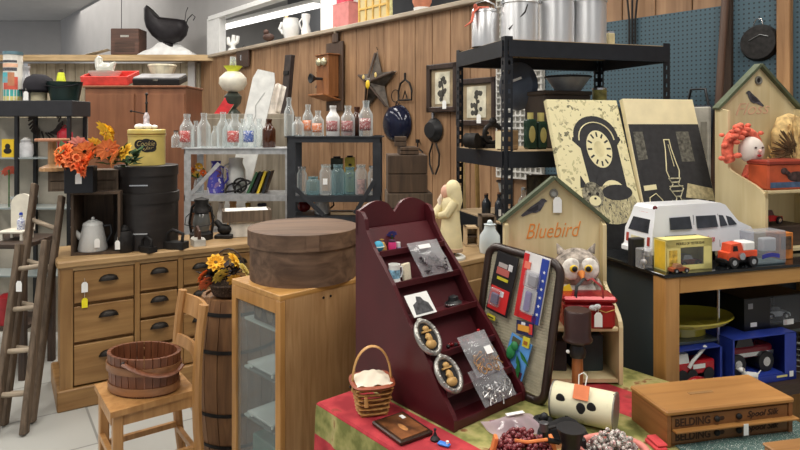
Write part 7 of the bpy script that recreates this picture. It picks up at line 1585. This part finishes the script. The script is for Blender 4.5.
# ---- second rack shelf
t = T('black_iron_lock', 'black iron fitting lying at the left of the second rack shelf', 'iron tool', RK(.03, .33, RMID+.0125), RRZ+40); MB().box((0, 0, .03), (.20, .05, .06), b=.01).build('body', IRON, t); MB().lathe([(0, -.03), (.035, -.03), (.035, .03), (0, .03)], n=16, M=TR(-.11, -.01, .04) @ RX(90)).build('wheel', IRON, t, 40); MB().tube([(.05, 0, .06), (.06, 0, .085), (.09, 0, .07)], .008, 6).build('lever', IRON, t, 60)
t = T('tan_block', 'tan carved wooden block on the second rack shelf by the front post', 'block', RK(.06, .08, RMID+.0125), RRZ+20); MB().box((0, .01, .045), (.09, .06, .09), b=.006).build('block', wood('carved_tan', (116, 92, 62), (160, 130, 92), 'x', 9, .8, .5), t); MB().box((-.048, .01, .045), (.006, .05, .08)).build('pale_edge', CREAM, t)
t = T('green_bottle', 'dark green bottle with yellow oval label on the second rack shelf', 'bottle', RK(.19, .12, RMID+.0125), RRZ); MB().box((0, 0, .07), (.05, .05, .14), b=.008).build('body', mat('bottle_green', (40, 62, 50), .2), t); MB().cyl((0, 0, .14), (0, 0, .17), .014).build('neck', mat('label_straw', (190, 178, 110), .5), t); MB().ball((-.004, -.0255, .07), .03, (.55, .08, 1.3), 12).build('oval_label', mat('label_straw', (190, 178, 110)), t, 60)
t = T('green_bottle', 'second dark green bottle with straw neck, right of the first on the second rack shelf', 'bottle', RK(.25, .13, RMID+.0125), RRZ); MB().box((0, 0, .065), (.05, .05, .13), b=.008).build('body', mat('bottle_green', (40, 62, 50), .2), t); MB().cyl((0, 0, .13), (0, 0, .17), .016).build('neck', mat('label_straw', (190, 178, 110)), t); MB().ball((0, -.0255, .065), .03, (.55, .08, 1.2), 12).build('oval_label', mat('label_straw', (190, 178, 110)), t, 60)
t = T('iron_bracket', 'dark ornate iron bracket on the second rack shelf left of the green bottles', 'bracket', RK(.085, .30, RMID+.0125), RRZ); MB().torus((0, 0, .07), .045, .012, M=TR(0, 0, .07) @ FR @ TR(0, 0, -.07), n=20).build('ring', IRON, t, 60); MB().box((0, 0, .01), (.09, .05, .02)).build('base', IRON, t); MB().ball((0, 0, .13), .02).build('knob', IRON, t, 60)
t = T('storage_box', 'dark brown box at the back of the second rack shelf behind the clock canvas', 'box', RK(.44, .30, RMID+.0125), RRZ); MB().box((0, 0, .13), (.26, .20, .26), b=.006).build('body', mat('trunk_brown', (72, 62, 54), .7, 0, .15, 6), t); MB().box((0, 0, .27), (.27, .21, .02), b=.004).build('lid', mat('trunk_brown', (72, 62, 54)), t)
t = T('grey_basin', 'grey enamel basin leaning above the dark brown box in the rack', 'basin', RK(.49, .28, RMID+.2935), RRZ); MB().lathe([(0, 0), (.06, 0), (.11, .07), (.115, .075), (.10, .07), (.055, .008), (0, .008)], n=26).build('bowl', mat('basin_grey', (150, 152, 154), .3, .2), t, 50); MB().torus((0, 0, .072), .113, .005, n=26).build('rim', BLACK, t, 60)
t = T('yellow_can', 'small yellow green can at the right of the second rack shelf, on the grey crate', 'can', RK(.66, .26, RMID+.2125), RRZ); MB().lathe([(0, 0), (.035, 0), (.035, .09), (0, .09)], n=18).build('body', mat('can_olive', (176, 170, 100), .5, 0, .2, 40), t, 50); MB().lathe([(0, .09), (.037, .09), (.037, .1), (0, .1)], n=18).build('lid', CHROME, t)
t = T('grey_crate', 'dark grey crate at the right of the second rack shelf', 'crate', RK(.68, .26, RMID+.0125), RRZ); MB().box((0, 0, .10), (.18, .20, .199), b=.004).build('body', mat('crate_grey', (52, 58, 64), .6, 0, .15), t); MB().box((0, -.102, .10), (.10, .004, .03)).build('handle_slot', BLACK, t)
# ---- lowest rack shelf in view
rz0 = RLOW+.0125
for i, (u, w_, h, r, m_, lab) in enumerate(((.05, .30, .10, .022, mat('ink_bottle', (40, 44, 50), .2), 'small dark bottle at the left on the lower rack shelf'), (.04, .14, .12, .02, mat('ink_bottle', (40, 44, 50), .2), 'small dark bottle with pale label on the lower rack shelf'), (.155, .12, .14, .026, CLEAR, 'small clear bottle by the front post on the lower rack shelf'))):
    t = T('small_bottle', lab, 'bottle', RK(u, w_, rz0), RRZ, 'little bottles on the lower rack shelf'); MB().lathe(bottle_prof(h, r, .4), n=14).build('body', m_, t, 50); MB().cyl((0, 0, h*.98), (0, 0, h*1.06), r*.45, n=10).build('cork', BROWNW if i < 2 else CHROME, t)
    if i == 1: MB().box((0, -r-.001, h*.3), (.024, .002, .03)).build('label', WHITE, t)
t = T('glass_horn', 'clear glass horn vase with dark lip on the lower rack shelf', 'vase', RK(.10, .20, rz0), RRZ); MB().lathe([(0, 0), (.03, 0), (.02, .012), (.012, .03), (.022, .10), (.034, .17), (.032, .17), (.018, .10), (0, .04)], n=18).build('body', glass('grey_glass', (190, 196, 196), .45), t, 50); MB().torus((-.004, 0, .172), .034, .005, n=18).build('dark_lip', mat('amber_lip', (60, 44, 36), .3), t, 60)
t = T('dark_toy_row', 'dark boxed clutter behind the bluebird roof on the lower rack shelf', 'box', RK(.30, .12, rz0), RRZ); MB().box((0, 0, .10), (.20, .12, .20), b=.004).build('body', mat('clutter_dark', (60, 56, 44), .7, 0, .5, 30), t); MB().ball((-.02, -.065, .05), .02).build('orange_ball', ORANGE, t, 60)
solo('storage_chest', MB().box((0, 0, .36), (.52, .40, .72), b=.01), DARKWZ, 'dark wooden trunk on the bottom shelf of the rack', 'trunk', RK(.42, .28, .2625), RRZ)
# ---- crates stacked between the shelves and the rack
CXP, CXD = XD(406, 3.35), 3.35
t = T('dark_cabinet', 'dark cabinet carrying the stacked wooden crates behind the maroon display', 'cabinet', (CXP, 3.22, 0), 5); MB().box((0, .17, .45), (.36, .34, .90), b=.004).build('carcass', DARKWZ, t); MB().box((0, -.004, .45), (.30, .012, .80)).build('door', DARKWZ, t); MB().ball((.12, -.016, .5), .012).build('knob', IRON, t, 60)
CW2 = wood('crate_brown', (66, 50, 36), (100, 78, 58), 'z', 4, .7, .2)
def plank_box(label, x, y, z, w, d, h, rz, m=CW2):
    t = T('wooden_crate', label, 'crate', (x, y, z), rz, 'crates stacked behind the maroon display'); n = max(2, int(h/.08))
    for k in range(n): MB().box((0, -d/2+.006, h*(k+.5)/n), (w, .012, h/n-.004), b=.002).build('front_slat', m, t)
    MB().box((0, .008, h/2), (w-.004, d-.016, h-.002)).build('box', m, t)
plank_box('lowest of the stacked wooden crates behind the maroon display', CXP+.01, 3.39, .9005, .24, .26, .24, 5, GREYW); plank_box('largest wooden crate, second from the bottom of the stack', CXP, 3.39, 1.141, .21, .24, .20, 4); plank_box('flat wooden box third up in the crate stack', CXP+.01, 3.36, 1.3415, .10, .14, .042, 8); plank_box('small wooden box at the top of the crate stack', CXP-.03, 3.37, 1.384, .065, .07, .055, 2)
solo('dark_pot', MB().lathe([(0, 0), (.05, 0), (.07, .04), (.06, .09), (.05, .1), (0, .1)], n=18), mat('pot_dark', (58, 52, 46), .5), 'dark bowl right of the largest crate on the lowest crate', 'bowl', (CXP+.10, 3.45, 1.141), 0, smooth=50) if False else None
# ---- whitewashed cupboard, lamp and boards behind the galvanised shelf
WX0, WX1, WD0 = XD(206, 5.5), XD(287, 5.5), 5.5; wwz = 1.60
t = T('whitewashed_cupboard', 'whitewashed cupboard behind the milk bottles on the galvanised shelf', 'cupboard', (WX0, WD0, 0), 0); ww_ = WX1-WX0; wm = wood('whitewash', (150, 140, 122), (186, 176, 158), 'z', 3, .8)
MB().box((ww_/2, .22, wwz/2), (ww_, .44, wwz), b=.004).build('carcass', wm, t)
for s in (0, 1): MB().box((ww_*(.25+.5*s), -.006, wwz/2), (ww_*.47, .014, wwz-.08), b=.003).build('door', wm, t)
wz = wwz+.0005
t = T('oil_lamp', 'white glass lamp with yellow green top on the whitewashed cupboard', 'lamp', (XD(233, 5.64), 5.64, wz), 0)
MB().lathe([(0, 0), (.07, 0), (.06, .02), (.03, .05), (.07, .10), (.08, .16), (.04, .2), (0, .2)], n=22).build('base', mat('lamp_dark', (60, 66, 60), .3), t, 50); MB().lathe([(.04, .2), (.09, .22), (.125, .275), (.12, .33), (.07, .38), (.05, .385)], n=26).build('shade', mat('opal', (224, 220, 204), .3, 0, .05), t, 50); MB().lathe([(.05, .38), (.055, .40), (.085, .435), (.08, .435), (.045, .40)], n=22).build('ruffled_top', mat('lamp_lime', (206, 214, 60), .4), t, 50); MB().lathe([(.028, .38), (.03, .46), (.026, .52), (.024, .52), (.028, .46)], n=16).build('chimney', CLEAR, t, 50)
t = T('red_book', 'red hardback book leaning tilted in front of the white lamp', 'book', M=Matrix.Translation((XD(219, 5.58)-.04, 5.56, wz)) @ RY(32) @ RX(-8)); MB().box((.05, .01, .10), (.10, .02, .20), b=.002).build('cover', mat('book_red', (206, 44, 50), .5), t); MB().box((.053, .01, .1005), (.098, .013, .19)).build('pages', CREAM, t)
t = T('white_sled', 'long white painted board leaning behind the galvanised shelf unit', 'board', M=Matrix.Translation((-1.55, 5.14, .02)) @ RY(12.5) @ RX(-2)); MB().prism([(-.08, 0), (.08, 0), (.095, 1.9), (.07, 1.98), (-.07, 1.98), (-.095, 1.9)], .02, FR).build('board', mat('sled_white', (222, 222, 218), .6, 0, .06), t); MB().tube([(-.03, -.022, 1.45), (.0, -.022, 1.6), (-.02, -.022, 1.68), (.03, -.022, 1.8)], .004, 5).build('scroll_print', mat('scroll_grey', (180, 180, 178)), t)
t = T('white_ruffle', 'white ruffled cloth bundle right of the long white board', 'cloth', (XD(272, 5.68), 5.68, wz), 0); MB().grid(lambda u, v: ((u-.5)*.16+.06*v, -.03-.012*math.sin(20*u), .28*v*(1-.25*abs(u-.5))), 18, 6).build('ruffle', mat('ruffle_white', (216, 208, 198), .9), t, 60, solid=.004); MB().lathe([(0, 0), (.06, 0), (.04, .12), (.05, .2), (0, .2)], n=14).build('stuffed_core', mat('ruffle_white', (216, 208, 198)), t, 50)
p = W(284, 120, .3)
t = T('dark_plank', 'dark heavy plank leaning against the plank wall left of the telephone', 'plank', M=Matrix.Translation((XD(273, 6.5), 6.5, 0)) @ RZ(WRZ) @ RX(-4.0) @ RY(3.0)); MB().box((0, -.02, 1.12), (.13, .05, 2.24), b=.004).build('plank', mat('plank_dark', (54, 44, 40), .6, 0, .2), t); MB().box((0, -.05, 2.05), (.10, .012, .04)).build('iron_strap', IRON, t)

# broom handles standing behind the rack
for i, (px, dd, h, c, lab) in enumerate(((467, 3.62, 1.36, (196, 168, 116), 'pale broom handle standing behind the black rack, left one'), (481, 3.66, 1.40, (150, 120, 70), 'tan broom handle standing behind the black rack, right one'))):
    t = T('broom', lab, 'broom', (XD(px, dd), dd, 0), 10, 'brooms behind the rack'); MB().cyl((0, 0, .28), (-.02, .03, h), .014, n=10).build('handle', mat('handle_%d' % i, c, .5), t, 50); MB().lathe([(0, 0), (.036, 0), (.034, .22), (.018, .30), (0, .30)], n=16, sy=.5).build('bristles', mat('straw', (212, 170, 116)), t, 50)
